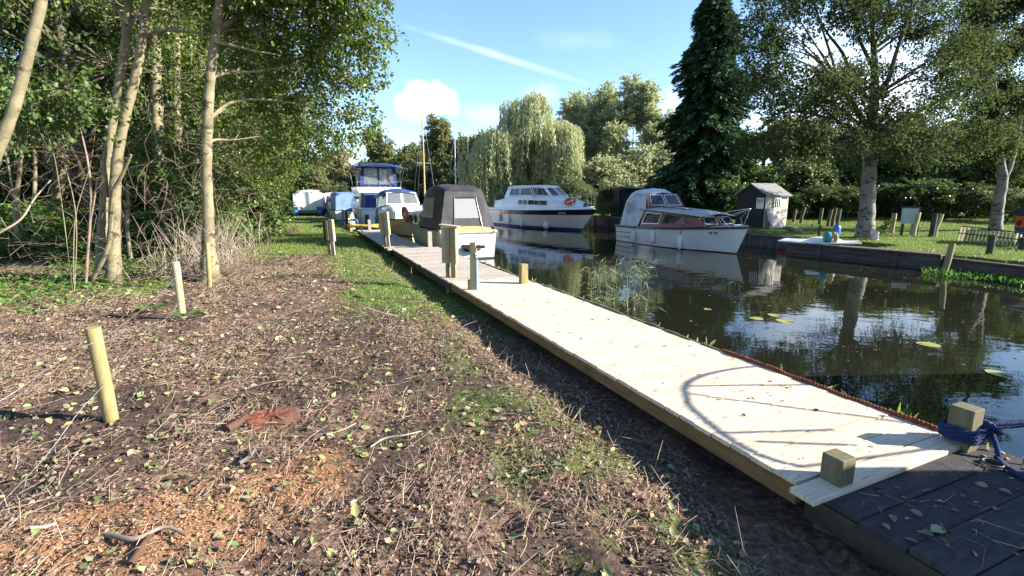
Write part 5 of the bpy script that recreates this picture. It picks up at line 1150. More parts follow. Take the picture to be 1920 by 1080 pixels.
# posts on the lawn
def log_post(label, px, py, top, r, mat, lean=0.0, grp='posts on the far lawn', bz=.2):
    b_ = G(px, py, bz); b_.z = gz(b_.x, b_.y); hh = D(px, top, b_.y).z - b_.z; mb = MB()
    mb.tube([(0, 0, -.3), (0, 0, 0), (.01, .0, hh * .4), (lean * hh * .7, 0, hh * .75), (lean * hh, 0, hh)], [r * 1.05, r, r * .95, r, r * .9], 10); o = mb.build('post', M[mat]); o.location = b_; return tag(o, label, 'post', grp)
log_post('pale round post left of the notice panel', 1671, 438, 400, .085, 'pale_post', .03)
log_post('stout bleached post just right of the notice panel', 1711, 441, 398, .105, 'pale_post', .09)
log_post('dark post of the close pair right of the notice panel', 1746, 443, 400, .09, 'dark_wood', .02)
log_post('pale leaning post of the close pair right of the notice panel', 1752, 443, 401, .075, 'pale_post', .17)
log_post('short ochre post at the corner of the quay finger', 1771, 487, 456, .07, 'treated_post', .08, None, .1)
log_post('dark stout post before the picket fence', 1854, 478, 440, .08, 'dark_wood', .02, None, .1)
log_post('dark short post at the far right end of the picket fence', 1914, 470, 445, .08, 'dark_wood', .0, None, .1)
for px, top, py, lab in ((1487, 392, 421, 'weathered stake nearest the hut in the shaded row'), (1501, 388, 422, 'second stake from the hut in the shaded row'), (1536, 390, 424, 'leaning stake in the middle of the shaded row'), (1552, 392, 426, 'left stake of the upright cluster behind the teal reel'), (1560, 390, 426, 'middle stake of the upright cluster behind the teal reel'), (1569, 391, 427, 'right stake of the upright cluster behind the teal reel')):
    log_post(lab, px, py, top, .075, 'mossy_post', rnd.uniform(.05, .16), 'stakes in the shade behind the far lawn', .3)
log_post('thin rusty stake on the lawn edge by the dinghy', 1534, 446, 422, .04, 'stump_bark', .05, None, .15)
log_post('thin grey stake just left of the rusty one', 1521, 436, 420, .035, 'grey_post', .0, None, .15)
b_ = G(1700, 441, .2); t_ = thing('notice_board', 'blank grey-green notice panel on two posts on the lawn', 'notice board', (b_.x, b_.y, gz(b_.x, b_.y)), -.15)
a = MB(); a.box((0, 0, .72), (.56, .03, .56)); a.build('panel', M['slate_board'], t_); a = MB(); a.box((0, .0, 1.025), (.66, .06, .05)); a.box((.31, 0, .72), (.06, .05, .62)); a.build('frame', M['dark_wood'], t_)
for x, hh in ((-.19, .43), (.31, .40)): a = MB(); a.box((x, .0, hh / 2 - .1), (.07, .05, hh + .2)); a.build('leg', M['dark_wood'], t_)
# leaning picket fence
t_ = thing('picket_fence', 'low leaning picket fence at the right side of the lawn', 'fence', (0, 0, 0)); pa, pb = G(1797, 447, .22), G(1990, 466, .22); k = 26
for i in range(k):
    p = pa.lerp(pb, i / (k - 1)); p.z = gz(p.x, p.y); hh = .50 * (1 - .25 * (i / k)) * rnd.uniform(.85, 1.05); mb = MB(); mb.bar(p, p + Vector((.36 * hh, .12, hh)), .065, .02, (0, 1, 0)); mb.build('picket', M['pale_post'], t_)
for f in (.28, .75): MB().bar(pa + Vector((.18 * f, .09, .5 * f + .04)), pb + Vector((.14 * f, .09, .36 * f + .02)), .05, .03).build('rail', M['dark_wood'], t_)
# clutter on the far bank
b_ = G(1552, 457, .15); t_ = thing('hose_reel', 'teal drum reel with ochre hose standing at the quay edge', 'hose reel', (b_.x + .1, b_.y + .1, .125), -.3)
a = MB(); a.loft([[(x, .19 * math.cos(k * math.pi / 8) * r, .2 + .19 * math.sin(k * math.pi / 8) * r) for k in range(16)] for x, r in ((-.14, .3), (-.14, 1), (.0, 1.0), (.05, .8))], 0, True, True, True, True); a.build('drum', M['teal_plastic'], t_)
a = MB(); [a.torus((.09 + .035 * k, 0, .2), .17, .028, Matrix.Rotation(math.pi / 2, 3, 'Y')) for k in range(3)]; a.build('hose', M['ochre'], t_)
b_ = G(1567, 447, .15); t_ = thing('water_butt', 'upright blue plastic tub on the lawn beside the teal reel', 'tub', (b_.x, b_.y, gz(b_.x, b_.y)))
a = MB(); a.loft([[(r * math.cos(k * math.pi / 7), r * math.sin(k * math.pi / 7), z) for k in range(14)] for r, z in ((.11, 0), (.12, .1), (.125, .38), (.10, .46), (.05, .5))], 0, True, True, True, True); a.build('body', M['blue_plastic'], t_); a = MB(); a.bar((.13, 0, .1), (.13, 0, .42), .06, .02, (1, 0, 0)); a.build('label_strip', M['white_paint'], t_)
a = MB(); p0, p1 = G(1474, 429, .25), G(1502, 434, .25); a.bar(p0 + Vector((0, 0, .10)), p1 + Vector((0, 0, .07)), .14, .09); tag(a.build('timber_beam', M['grey_post']), 'squared timber lying on the grass right of the hut', 'timber')
b_ = G(1530, 455, .1); t_ = thing('timber_stack', 'pale planks stacked on the quay behind the finger wall', 'timber', (b_.x + .15, b_.y + .1, .125), -1.03)
for k in range(3): a = MB(); a.box((0, .08 * k - .1, .04 + .035 * (k % 2)), (1.1, .14, .035), Matrix.Rotation(.05 * k, 3, 'Z')); a.build('plank', M['pale_post'], t_)
# orange boat under a blue cover on the lawn
t_ = thing('covered_dinghy', 'orange dinghy under a dark blue cover at the right edge', 'boat', (16.4, 15.6, gz(16.6, 15.6) + .32), -.45); h = Hull(3.6, 1.5, .55, .62, .3, .9, .8)
hull_mesh(h, t_, [(.28, 0), (1, 1)], [M['blue_canvas'], M['orange_plastic']], 12); strake(h, t_, .03, M['orange_plastic'], 1.0, n=12)
shell([[Vector((x, -w_, .52)), Vector((x, -w_, .64)), Vector((x, 0, z)), Vector((x, w_, .64)), Vector((x, w_, .52))] for x, w_, z in ((-.03, .70, .85), (1.6, .79, 1.0), (3.0, .45, .9), (3.55, .08, .7))], t_, M['navy_canvas'], 'cover')
a = MB(); a.torus((-.03, .3, .3), .07, .02, Matrix.Rotation(math.pi / 2, 3, 'Y')); a.build('drain_ring', M['black_rubber'], t_)
for x in (.6, 2.4): a = MB(); a.box((x, 0, -.22), (.18, 1.2, .24)); a.build('cradle', M['dark_wood'], t_)
# far left bank: white fence, red sheet, blue board, heap
t_ = thing('white_fence', 'white board fence panel at the hedge foot far along the path', 'fence', (0, 0, 0)); pa, pb = G(474, 414, 0), G(497, 399, 0)
for i in range(9): p = pa.lerp(pb, i / 8); MB().box((p.x, p.y, gz(p.x, p.y) + .42), (.24, .06, .9), Matrix.Rotation(-.9, 3, 'Z')).build('board', M['pale_post'], t_)
for px, py, tp, lab in ((499, 397, 352, 'tall pale post standing by the white fence panel'), (507, 404, 368, 'shorter pale post right of the white fence panel')): log_post(lab, px, py, tp, .06, 'pale_post', .0, None, 0)
b_ = G(482, 430, 0); a = MB()
for k in range(3): a.loft([[(-.35 + k * .22, .0, .0), (-.30 + k * .22, 0, .0), (-.28 + k * .22, .02, .0)], [(-.75 + k * .22, .35, .55), (-.70 + k * .22, .35, .55), (-.68 + k * .22, .37, .55)]], 0, False, False)
a = MB(); a.loft([[(x, .02 * (i % 2), 0) for i, x in enumerate((-.4, -.3, -.2, -.1, 0, .1, .2))], [(x - .42, .35 + .02 * (i % 2), .58) for i, x in enumerate((-.4, -.3, -.2, -.1, 0, .1, .2))]], 0, False, False); o = a.build('roof_sheet', M['red_metal']); o.location = (b_.x, b_.y, gz(b_.x, b_.y)); m_ = o.modifiers.new('thick', 'SOLIDIFY'); m_.thickness = .012
tag(o, 'rusty red corrugated sheet leaning on the hedge bottom', 'metal sheet')
b_ = G(426, 474, 0); sq_post('marker_board', 'small blue-green board stuck upright in the hedge foot', Vector((b_.x, b_.y, gz(b_.x, b_.y))), .1, .42, 'pale_blue', None, (.05, .1))
b_ = G(710, 424, .12); a = MB(); a.loft([[(x, -.28 * s_, z), (x, -.2 * s_, .02), (x, .2 * s_, .02), (x, .28 * s_, z)] for x, s_, z in ((-.7, .6, .16), (-.5, 1, .12), (.5, 1, .12), (.75, .5, .18))], 0, False, True); o = a.build('float_tray', M['yellow_plastic']); o.location = b_ + Vector((-.35, -1.6, .02)); o.rotation_euler = (0, 0, -.1); m_ = o.modifiers.new('thick', 'SOLIDIFY'); m_.thickness = .03; tag(o, 'yellow plastic float lying on the old grey jetty', 'float')
b_ = G(709, 421, .12); t_ = thing('water_can', 'teal plastic can standing at the yellow float', 'can', b_); a = MB(); a.loft([[(r * math.cos(k * math.pi / 6), r * math.sin(k * math.pi / 6), z) for k in range(12)] for r, z in ((.16, 0), (.17, .3), (.10, .45), (.05, .5))], 0, True, True, True, True); a.build('body', M['teal_plastic'], t_); a = MB(); a.torus((0, 0, .5), .07, .02, Matrix.Rotation(math.pi / 2, 3, 'X')); a.build('handle', M['teal_plastic'], t_)
b_ = G(664, 428, .05); a = MB(); [a.torus((0, 0, .28 + .01 * k), .2 - .02 * k, .022, Matrix.Rotation(math.pi / 2 + .1, 3, 'X') @ Matrix.Rotation(.3, 3, 'Y')) for k in range(4)]; o = a.build('hose_coil', M['blue_plastic']); o.location = b_; tag(o, 'coil of blue hose hung on the far jetty posts', 'hose')

# ------------------------------------------------------------------ plants
def foliage(rg, lumps, nleaf, size, wr=.36, cl=.32, per=26, droop=.35, flat=.8, six=True, hollow=.45, sz=(.7, 1.25)):
    """lumps: list of (centre, (rx, ry, rz)); returns leaf geometry and twig segments"""
    cen = np.array([c for c, _ in lumps], float); rad = np.array([r if hasattr(r, '__len__') else (r, r, r) for _, r in lumps], float)
    wgt = rad.prod(1) ** .75; nc = max(4, nleaf // per); li = rg.choice(len(lumps), nc, p=wgt / wgt.sum())
    dr = unit(rg.normal(0, 1, (nc, 3))); cc = cen[li] + dr * rad[li] * (rg.uniform(0, 1, nc) ** hollow)[:, None] * rg.uniform(.8, 1.12, nc)[:, None]
    td = unit(dr * .7 + rg.normal(0, .55, (nc, 3)) + np.array([0, 0, -droop])); ln = cl * rg.uniform(.7, 1.8, nc)
    ci = np.repeat(np.arange(nc), per); m = len(ci); t_ = rg.uniform(0, 1, m)
    P = cc[ci] + td[ci] * (t_ * ln[ci])[:, None] + rg.normal(0, cl * .24, (m, 3))
    A = unit(td[ci] + rg.normal(0, .75, (m, 3)) + np.array([0, 0, -.25])); N = unit(np.array([0, 0, flat]) + rg.normal(0, .55, (m, 3)) + dr[ci] * .25)
    L = size * rg.uniform(*sz, m); g = leaves_geo(P, A, N, L, L * wr, rg.uniform(.05, .35, m)[:, None], rg.uniform(0, .3, m)[:, None]) if six else dia_geo(P, A, N, L, L * wr)
    s0 = cen[li] + (cc - cen[li]) * .35; return g, (s0, cc, cc, cc + td * ln[:, None])
def trunk_geo(stems, n=10):
    mb = MB()
    for pts, rad in stems:
        k = 5; path = catmull(pts, k); rr = np.interp(np.linspace(0, 1, len(path)), np.linspace(0, 1, len(rad)), rad); rr = rr * (1 + .05 * np.sin(np.arange(len(rr)) * 1.9 + rad[0] * 90)); mb.tube(path, list(rr), n)
    return mb
def tree(name, label, cat, base, stems, lumps, nleaf, size, leaf, bark, group=None, limbs=True, twr=.006, rgs=1, limb_bark=None, nmain=1, **kw):
    """stems: [(points relative to base, radii)]; lumps relative to base"""
    rg = np.random.default_rng(rgs); t_ = thing(name, label, cat, base, 0, group); st = list(stems); rr = random.Random(rgs)
    if limbs:
        main = [catmull(p, 6) for p, _ in stems]; mr = [r for _, r in stems]
        for c, r in lumps:
            c = Vector(c); k = min(range(len(main)), key=lambda i: min((p - c).length for p in main[i])); pth = main[k]
            hd_ = [(abs((c.z - .55 * math.hypot(c.x - p.x, c.y - p.y)) - p.z), i) for i, p in enumerate(pth)]; i = min(hd_)[1]; p = pth[i]
            tr = np.interp(i / max(len(pth) - 1, 1), np.linspace(0, 1, len(mr[k])), mr[k]); m_ = p.lerp(c, .5) + Vector((rr.uniform(-.2, .2), rr.uniform(-.2, .2), (c - p).length * .10))
            st.append(([p, m_, c], [min(tr * .55, .03 + .012 * (c - p).length), tr * .28, .012]))
    if limb_bark: trunk_geo(st[:nmain]).build('trunk', M[bark], t_); trunk_geo(st[nmain:]).build('limbs', M[limb_bark], t_)
    else: trunk_geo(st).build('trunk', M[bark], t_)
    g, (a0_, a1_, b0_, b1_) = foliage(rg, lumps, nleaf, size, **kw)
    tw = cat_geo([twigs_geo(a0_, a1_, twr * 1.5, twr, 3), twigs_geo(b0_, b1_, twr, twr * .4, 3)]); np_mesh('twigs', tw[0], tw[1], M['twig' if bark != 'birch_bark' else 'dark_bark'], t_)
    np_mesh('crown', g[0], g[1], M[leaf], t_); return t_
def rel(pts, base): return [Vector(p) - Vector(base) for p in pts]
def pxpath(base_px, pts, Y, dY=0.0): return [D(x, y, Y + dY * i / max(len(pts) - 1, 1)) for i, (x, y) in enumerate(pts)]

# near-left alders with the trunks the picture shows
bs = G(393, 523, 0); bs.z = gz(bs.x, bs.y)
main = pxpath(0, [(394, 528), (391, 470), (390, 400), (387, 320), (389, 240), (393, 160), (403, 80), (412, 0), (420, -110), (428, -230)], 9.5)
brs = [(pxpath(0, [(397, 146), (422, 137), (470, 135), (520, 128), (575, 120)], 9.5, 1.0), [.036, .03, .024, .014]), (pxpath(0, [(401, 78), (440, 86), (480, 96), (522, 103)], 9.4, .4), [.035, .028, .018, .01]),
       (pxpath(0, [(389, 270), (405, 262), (440, 262), (490, 255)], 9.5, .8), [.03, .024, .016, .008]), (pxpath(0, [(409, 20), (470, -30), (560, -70), (660, -60)], 9.6, .5), [.06, .05, .03, .015]), (pxpath(0, [(405, 60), (470, 20), (560, 10), (670, 40)], 9.7, .8), [.045, .04, .025, .012]),
       (pxpath(0, [(391, 225), (440, 190), (530, 190), (640, 215)], 9.6, 1.2), [.035, .03, .02, .01])]
lp = []
for px, py, Y, r in ((440, 40, 10.3, .7), (490, -20, 9.9, .9), (520, 70, 10.4, .75), (560, 130, 10.8, .7), (585, 20, 10.2, .85), (640, 70, 10.5, .75), (660, -30, 10, .8), (612, 165, 11, .62), (672, 140, 10.8, .55), (700, 65, 10.4, .5), (715, 105, 10.7, .42),
                     (560, 220, 11.5, .62), (630, 225, 11.5, .55), (690, 215, 11.2, .38), (500, 180, 11, .65), (470, 250, 11.8, .6), (528, 290, 12, .6), (430, 170, 11.2, .55), (590, 275, 12.2, .5), (460, 110, 11.2, .6), (420, -60, 10, .9), (705, 165, 11, .3), (675, 20, 10.2, .5), (640, 265, 12, .38), (690, 255, 12, .28), (540, -80, 9.7, .9), (640, -90, 9.8, .8)): lp.append((rel([D(px, py, Y)], bs)[0], (r * 1.05, r * 1.1, r * .85)))
tree('alder_tree', 'straight pale-trunked alder leaning its leafy branches over the grass path', 'tree', bs, [(rel(main, bs), [.22, .12, .102, .094, .09, .085, .076, .06, .04])] + [(rel(p, bs), r) for p, r in brs], lp, 27000, .072, 'alder_leaf', 'alder_bark', None, True, .004, 11, cl=.26, per=22, hollow=.5)
bs = G(212, 528, 0); bs.z = gz(bs.x, bs.y)
sA = pxpath(0, [(193, 505), (192, 450), (196, 390), (199, 330), (206, 270), (216, 200), (230, 120), (238, 40), (244, -40), (250, -220)], 9.35, .4); sB = pxpath(0, [(213, 532), (213, 470), (215, 400), (217, 330), (224, 270), (238, 205), (254, 145), (266, 80), (274, 0), (282, -90), (290, -240)], 9.2, .3)
sC = pxpath(0, [(175, 520), (200, 470), (208, 420), (213, 360), (228, 330), (246, 290)], 9.0, -.3); sD = pxpath(0, [(200, 370), (196, 330), (192, 300)], 9.3)
br = pxpath(0, [(264, 62), (300, 57), (340, 58), (385, 64), (430, 74)], 9.3, .5)
lp = [(rel([D(px, py, Y)], bs)[0], (r, r, r * .8)) for px, py, Y, r in ((250, -120, 9.5, 1.0), (330, -100, 9.8, 1.0), (180, -120, 9.4, 1.0), (300, -200, 9.6, 1.1), (230, -220, 9.6, 1.1), (380, -40, 10.8, .8), (320, 20, 12, .7), (150, -30, 10.8, .7))]
tree('alder_tree', 'twin-stemmed smooth alder growing from one crossed root', 'tree', bs, [(rel(sA, bs), [.13, .088, .08, .076, .072, .06, .04]), (rel(sB, bs), [.15, .095, .088, .08, .072, .06, .04]), (rel(sC, bs), [.045, .04, .035, .02]), (rel(sD, bs), [.05, .045, .04]), (rel(br, bs), [.035, .03, .02, .01])], lp, 11000, .072, 'alder_leaf', 'alder_bark', None, True, .004, 12, cl=.3)
bs = G(106, 458, 0); bs.z = gz(bs.x, bs.y)
sA = pxpath(0, [(106, 460), (108, 410), (113, 330), (114, 260), (108, 170), (102, 90), (97, 0), (94, -100)], bs.y)
lp = [(rel([D(px, py, Y)], bs)[0], (r, r, r * .8)) for px, py, Y, r in ((60, -40, 17, 1.6), (140, -60, 17.5, 1.6), (100, 30, 19, 1.3), (30, 60, 18, 1.2), (170, 60, 19, 1.1))]
tree('alder_tree', 'thick mossy trunk at the wood edge between the leaning stem and the twin alder', 'tree', bs, [(rel(sA, bs), [.32, .23, .20, .185, .17, .13])], lp, 9000, .085, 'alder_leaf', 'alder_bark', None, True, .006, 13, cl=.4)
sA = pxpath(0, [(-140, 560), (-95, 470), (-45, 370), (0, 272), (30, 190), (55, 95), (76, 10), (90, -80), (100, -200)], 6.9, .2); bs = sA[0].copy(); bs.z = gz(bs.x, bs.y) 
lp = [(rel([D(px, py, Y)], bs)[0], (r, r, r * .8)) for px, py, Y, r in ((60, -150, 7, .8), (140, -170, 7.2, .8), (0, -120, 7, .7), (100, -240, 7.2, .9))]
tree('alder_tree', 'slanting bare silvery stem crossing the top left corner', 'tree', bs, [(rel(sA, bs), [.09, .076, .07, .067, .062, .045])], lp, 5000, .075, 'alder_leaf', 'alder_bark', None, True, .004, 14, cl=.3)
def stems_only(label, paths, bark='alder_bark', name='sapling', leaves_=None, nl=0, lsz=.07, seed=1, lm='hazel_leaf'):
    bs = paths[0][0][0].copy(); bs.z = gz(bs.x, bs.y)
    if leaves_: return tree(name, label, 'tree', bs, [(rel(p, bs), r) for p, r in paths], [(rel([c], bs)[0], r) for c, r in leaves_], nl, lsz, lm, bark, None, False, .0035, seed, cl=.25, per=16)
    t_ = thing(name, label, 'tree', bs); trunk_geo([(rel(p, bs), r) for p, r in paths], 8).build('trunk', M[bark], t_); return t_
stems_only('leaning mossy trunk curving up behind the straight alder', [(pxpath(0, [(350, 452), (335, 412), (318, 370), (303, 335), (297, 280), (294, 180), (291, 60), (290, -100)], 13.5, .5), [.19, .17, .16, .14, .12])])
stems_only('slim trunk just right of the leaning mossy one', [(pxpath(0, [(362, 446), (350, 395), (340, 340), (334, 270), (331, 180), (330, 60), (330, -80)], 14, .3), [.15, .12, .11, .1, .09])])
stems_only('forked thin sapling with pale stem at the far left', [(pxpath(0, [(31, 465), (31, 400), (31, 375), (37, 320), (48, 250), (60, 200)], 12), [.06, .055, .04, .03]), (pxpath(0, [(30, 378), (22, 340), (12, 280), (8, 220)], 12), [.035, .03, .02])])
stems_only('thin straight sapling right of the forked one', [(pxpath(0, [(63, 430), (64, 380), (66, 310), (64, 230), (80, 170)], 14), [.055, .05, .04, .02])])
stems_only('bent pale sapling in front of the thick mossy trunk', [(pxpath(0, [(80, 470), (92, 430), (105, 380), (120, 340), (132, 320)], 15), [.06, .055, .05, .03])])
stems_only('thin wavy dark sapling left of the twin alder', [(pxpath(0, [(161, 536), (164, 480), (168, 430), (171, 370), (167, 320), (160, 280), (150, 240)], 8.8), [.024, .022, .018, .01]), (pxpath(0, [(168, 420), (176, 380), (182, 335)], 8.8), [.018, .014, .01])], 'twig')
stems_only('short slanting trunk stub behind the wavy sapling', [(pxpath(0, [(134, 442), (148, 410), (163, 383)], 15), [.13, .12, .11])])
stems_only('thin crooked sapling between the twin alder and the mossy trunk', [(pxpath(0, [(245, 485), (239, 430), (241, 380), (238, 340)], 11.5), [.045, .04, .035, .02])])
stems_only('slender leaning stem under the hazel leaves', [(pxpath(0, [(330, 455), (310, 420), (285, 370), (262, 335)], 12), [.035, .032, .028, .015])])
stems_only('thick tilted pollard stem in the far hedge beside the path', [(pxpath(0, [(440, 428), (450, 400), (463, 370), (478, 340)], 20), [.28, .24, .2, .16])])
stems_only('upright hedge stem right of the tilted pollard', [(pxpath(0, [(458, 428), (461, 390), (464, 355), (466, 300)], 20), [.2, .17, .15, .1])])
# hazel shrubs with big visible leaves
def hazel(label, bx, by, Y, lumps, nl, seed, lm='hazel_leaf', sz=.085):
    bs = D(bx, by, Y); bs.z = gz(bs.x, bs.y); lp = [(rel([D(px, py, yy)], bs)[0], r) for px, py, yy, r in lumps]
    stems = [([Vector((.12 * math.cos(i * 2.1), .12 * math.sin(i * 2.1), -.1)), c * .4 + Vector((.25 * math.sin(i * 1.3), .2 * math.cos(i * 2.3), .1)), c * .8 + Vector((.1 * math.cos(i), .1, -.1)), c], [.009, .0075, .006, .003]) for i, (c, _) in enumerate(lp) if i % 3 == 0]
    return tree('hazel_shrub', label, 'shrub', bs, stems, lp, nl, sz, lm, 'alder_bark', None, False, .003, seed, cl=.22, per=14, flat=1.4, hollow=.6)
hazel('hazel with broad leaves in front of the thick mossy trunk', 110, 470, 8.2, [(60, 190, 8, (.5, .5, .25)), (120, 165, 8.2, (.45, .5, .22)), (150, 200, 8.2, (.35, .4, .2)), (180, 235, 8.3, (.3, .3, .15)), (20, 235, 8, (.4, .4, .25)), (200, 190, 8.5, (.2, .3, .15)), (90, 225, 8.3, (.4, .4, .2)), (15, 130, 8, (.4, .4, .3))], 1500, 21)
hazel('sparse hazel sprays between the mossy leaning trunk and the straight alder', 330, 445, 11, [(300, 300, 11, (.5, .5, .25)), (350, 275, 11, (.5, .5, .25)), (330, 330, 11, (.45, .5, .2)), (370, 350, 11.3, (.4, .4, .25)), (260, 285, 10.6, (.35, .4, .2)), (420, 330, 12.5, (.6, .5, .3)), (290, 260, 11, (.3, .3, .2))], 2100, 22)
for k, (px, py, Y, lab, sd_) in enumerate(((430, 470, 13, 'leafy hedge shrub just behind the straight alder', 31), (452, 445, 16.5, 'second hedge shrub along the path, over dead stems', 32), (470, 425, 21, 'hedge shrub drooping over the white fence', 33))):
    f = Y / 13; hazel(lab, px, py, Y, [(px - 10, py - 120 / f, Y, (1.0, 1.2, .8)), (px + 25 / f, py - 175 / f, Y + .5, (1.0, 1.2, .8)), (px + 65 / f, py - 210 / f, Y + 1, (.8, 1.0, .6)), (px - 30, py - 200 / f, Y, (1.1, 1.2, .8)), (px + 20, py - 260 / f, Y + 1, (1.1, 1.1, .7)), (px + 95 / f, py - 180 / f, Y + 1.5, (.5, .8, .4))], 7000, sd_, 'alder_leaf', .08)

# prototypes for the wood and the far trees (first copies are placed too)
def proto(kind, seed):
    rg = random.Random(seed); lumps = []
    if kind == 'wood':
        H = 11
        for k in range(26):
            z = rg.uniform(2.6, H - .6); w_ = 2.9 * math.sin(min((z - 1.2) / (H - .4), 1) * math.pi) ** .6 + .5; a = rg.uniform(0, 6.28); rr = w_ * math.sqrt(rg.uniform(.1, 1)); r = rg.uniform(.75, 1.2); lumps.append(((rr * math.cos(a), rr * math.sin(a), z), (r, r, r * .75)))
        x, y = rg.uniform(-.6, .6), rg.uniform(-.6, .6); return dict(stems=[([Vector((0, 0, -.2)), Vector((x * .3, y * .3, 2.2)), Vector((x * .8, y, 5.5)), Vector((x, y * 1.3, 9.8))], [.17, .13, .10, .04])], lumps=lumps, nleaf=19000, size=.085, cl=.38, per=24)
    if kind == 'far':
        for k in range(20):
            z = rg.uniform(1.2, 9.3); w_ = 3.0 * math.sin(min(z / 10, 1) * math.pi) ** .55; a = rg.uniform(0, 6.28); rr = w_ * math.sqrt(rg.uniform(.15, 1)); r = rg.uniform(.8, 1.3); lumps.append(((rr * math.cos(a), rr * math.sin(a), z), (r, r, r * .8)))
        return dict(stems=[([Vector((0, 0, -.2)), Vector((.1, 0, 3)), Vector((.2, .2, 9))], [.25, .18, .05])], lumps=lumps, nleaf=20000, size=.25, cl=.4, per=20, six=False, wr=.42)
    if kind == 'bush':
        for k in range(16):
            z = rg.uniform(.4, 3.4); w_ = 2.2 * math.sin(min((z + .8) / 4.6, 1) * math.pi) ** .6; a = rg.uniform(0, 6.28); rr = w_ * math.sqrt(rg.uniform(.1, 1)); r = rg.uniform(.5, .85); lumps.append(((rr * math.cos(a), rr * math.sin(a), z), (r, r, r * .85)))
        return dict(stems=[([Vector((.1 * k, .1 * (k % 2), -.1)), Vector((.5 * math.cos(k * 1.7), .5 * math.sin(k * 1.7), 1.5)), Vector((1.1 * math.cos(k * 1.7), 1.1 * math.sin(k * 1.7), 3))], [.05, .04, .015]) for k in range(5)], lumps=lumps, nleaf=15000, size=.13, cl=.3, per=20, six=False, wr=.42)
    if kind == 'sallow':
        for k in range(36):
            z = rg.uniform(1.0, 9.7); w_ = 2.3 * math.sin(min((z + .6) / 10.9, 1) * math.pi) ** .5 * (1.15 - z / 24); a = rg.uniform(0, 6.28); rr = w_ * math.sqrt(rg.uniform(.1, 1)); r = rg.uniform(.4, .75); lumps.append(((rr * math.cos(a), rr * math.sin(a), z), (r * .75, r * .75, r * 1.35)))
        return dict(stems=[([Vector((.12 * math.cos(k * 2), .12 * math.sin(k * 2), -.1)), Vector((.6 * math.cos(k * 2.1), .6 * math.sin(k * 2.1), 3)), Vector((.9 * math.cos(k * 2.1), .9 * math.sin(k * 2.1), 7.2))], [.10, .06, .012]) for k in range(4)], lumps=lumps, nleaf=26000, size=.24, cl=.4, per=18, six=False, wr=.26, droop=-.2)
PROTO = {}
def place(kind, var, name, label, loc, sc_=(1, 1, 1), rz=0.0, leaf='forest_leaf', bark='dark_bark', group=None, cat='tree', seed=1):
    key = (kind, var, leaf)
    if key not in PROTO:
        pr = proto(kind, seed + var * 17); o = tree(name, label, cat, (0, 0, 0), pr.pop('stems'), pr.pop('lumps'), pr.pop('nleaf'), pr.pop('size'), leaf, bark, group, True, .008, seed + var, **pr); PROTO[key] = o
    else:
        o = copy_tree(PROTO[key]); o.name = name; o['label'] = label; o['category'] = cat
    o.location = loc; o.scale = sc_; o.rotation_euler = (0, 0, rz)
    if group: o['group'] = group
    return o
# row of alders along the path, then the wood behind
g_row = 'alders overhanging the path'
for i, (x, y, s, rz, nm) in enumerate(((-9.2, 16.4, .95, .4, 'second alder along the path, just behind the straight trunk'), (-11.2, 19.6, .95, 2.1, 'alder over the leafy hedge halfway along the path'), (-13.9, 25.5, .95, 3.7, 'alder above the white fence panel'),
                                       (-17.2, 32.0, .95, 5.2, 'alder at the narrowing of the path'), (-21.0, 39.0, 1.0, 1.1, 'alder beyond the white tarpaulined boat'), (-26, 47.0, 1.05, 2.9, 'last alder at the end of the path'))):
    place('wood', i % 3, 'alder_tree', nm, (x, y, gz(x, y)), (s * .95, s * .95, s * .9), rz, 'alder_leaf', 'alder_bark', None, 'tree', 41)
wood = [(-8.7, 17.2), (-12.2, 14.2), (-10.8, 17.5), (-15.0, 17.5), (-13.5, 21.2), (-17.8, 22.2), (-19.8, 17.4), (-16.6, 26.2), (-21.5, 26.5), (-24.0, 21.0), (-18.8, 13.6), (-25.5, 30.5), (-19.8, 31.5), (-30, 25), (-24.5, 36.5), (-31, 34), (-37, 29), (-13.8, 12.2), (-28, 42), (-38, 40), (-16.8, 10.6), (-30, 18)]
for i, (x, y) in enumerate(wood):
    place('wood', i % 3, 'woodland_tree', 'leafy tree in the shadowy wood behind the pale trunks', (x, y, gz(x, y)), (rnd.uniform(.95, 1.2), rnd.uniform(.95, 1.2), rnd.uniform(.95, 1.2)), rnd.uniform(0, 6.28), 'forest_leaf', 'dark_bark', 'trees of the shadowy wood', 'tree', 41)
for i, (x, y) in enumerate([(-13.5, 19.5), (-15.2, 20.5), (-17.5, 19), (-12.5, 18.2), (-20.5, 21), (-15.3, 22.5), (-22.5, 15.5), (-25, 25), (-18.5, 27), (-28, 30), (-9.8, 15.6)]):
    place('bush', i % 2, 'undergrowth_bush', 'dark bush in the undergrowth of the shadowy wood', (x, y, gz(x, y)), (1.1, 1.1, rnd.uniform(.55, .9)), rnd.uniform(0, 6.28), 'hedge_leaf', 'dark_bark', 'undergrowth bushes of the wood', 'shrub', 61)
for i, (x, y, s_, lab) in enumerate(((-10.3, 12.6, .7, 'low sunlit bush between the twin alder and the thick mossy trunk'), (-12.8, 12.9, .75, 'low sunlit bush left of the thick mossy trunk'), (-8.9, 13.6, .6, 'low sunlit bush left of the brushwood heap'), (-14.2, 13.8, .8, 'low sunlit bush under the slanting silvery stem'), (-9.6, 14.8, .8, 'low leafy bush behind the leaning mossy trunk'), (-12, 15.8, .9, 'leafy bush behind the thick mossy trunk'))):
    place('bush', i % 2, 'nettle_bush', lab, (x, y, gz(x, y)), (s_, s_, s_ * (.38 + .1 * (i % 3))), i * 1.3, 'ivy_leaf', 'twig', None, 'shrub', 61)
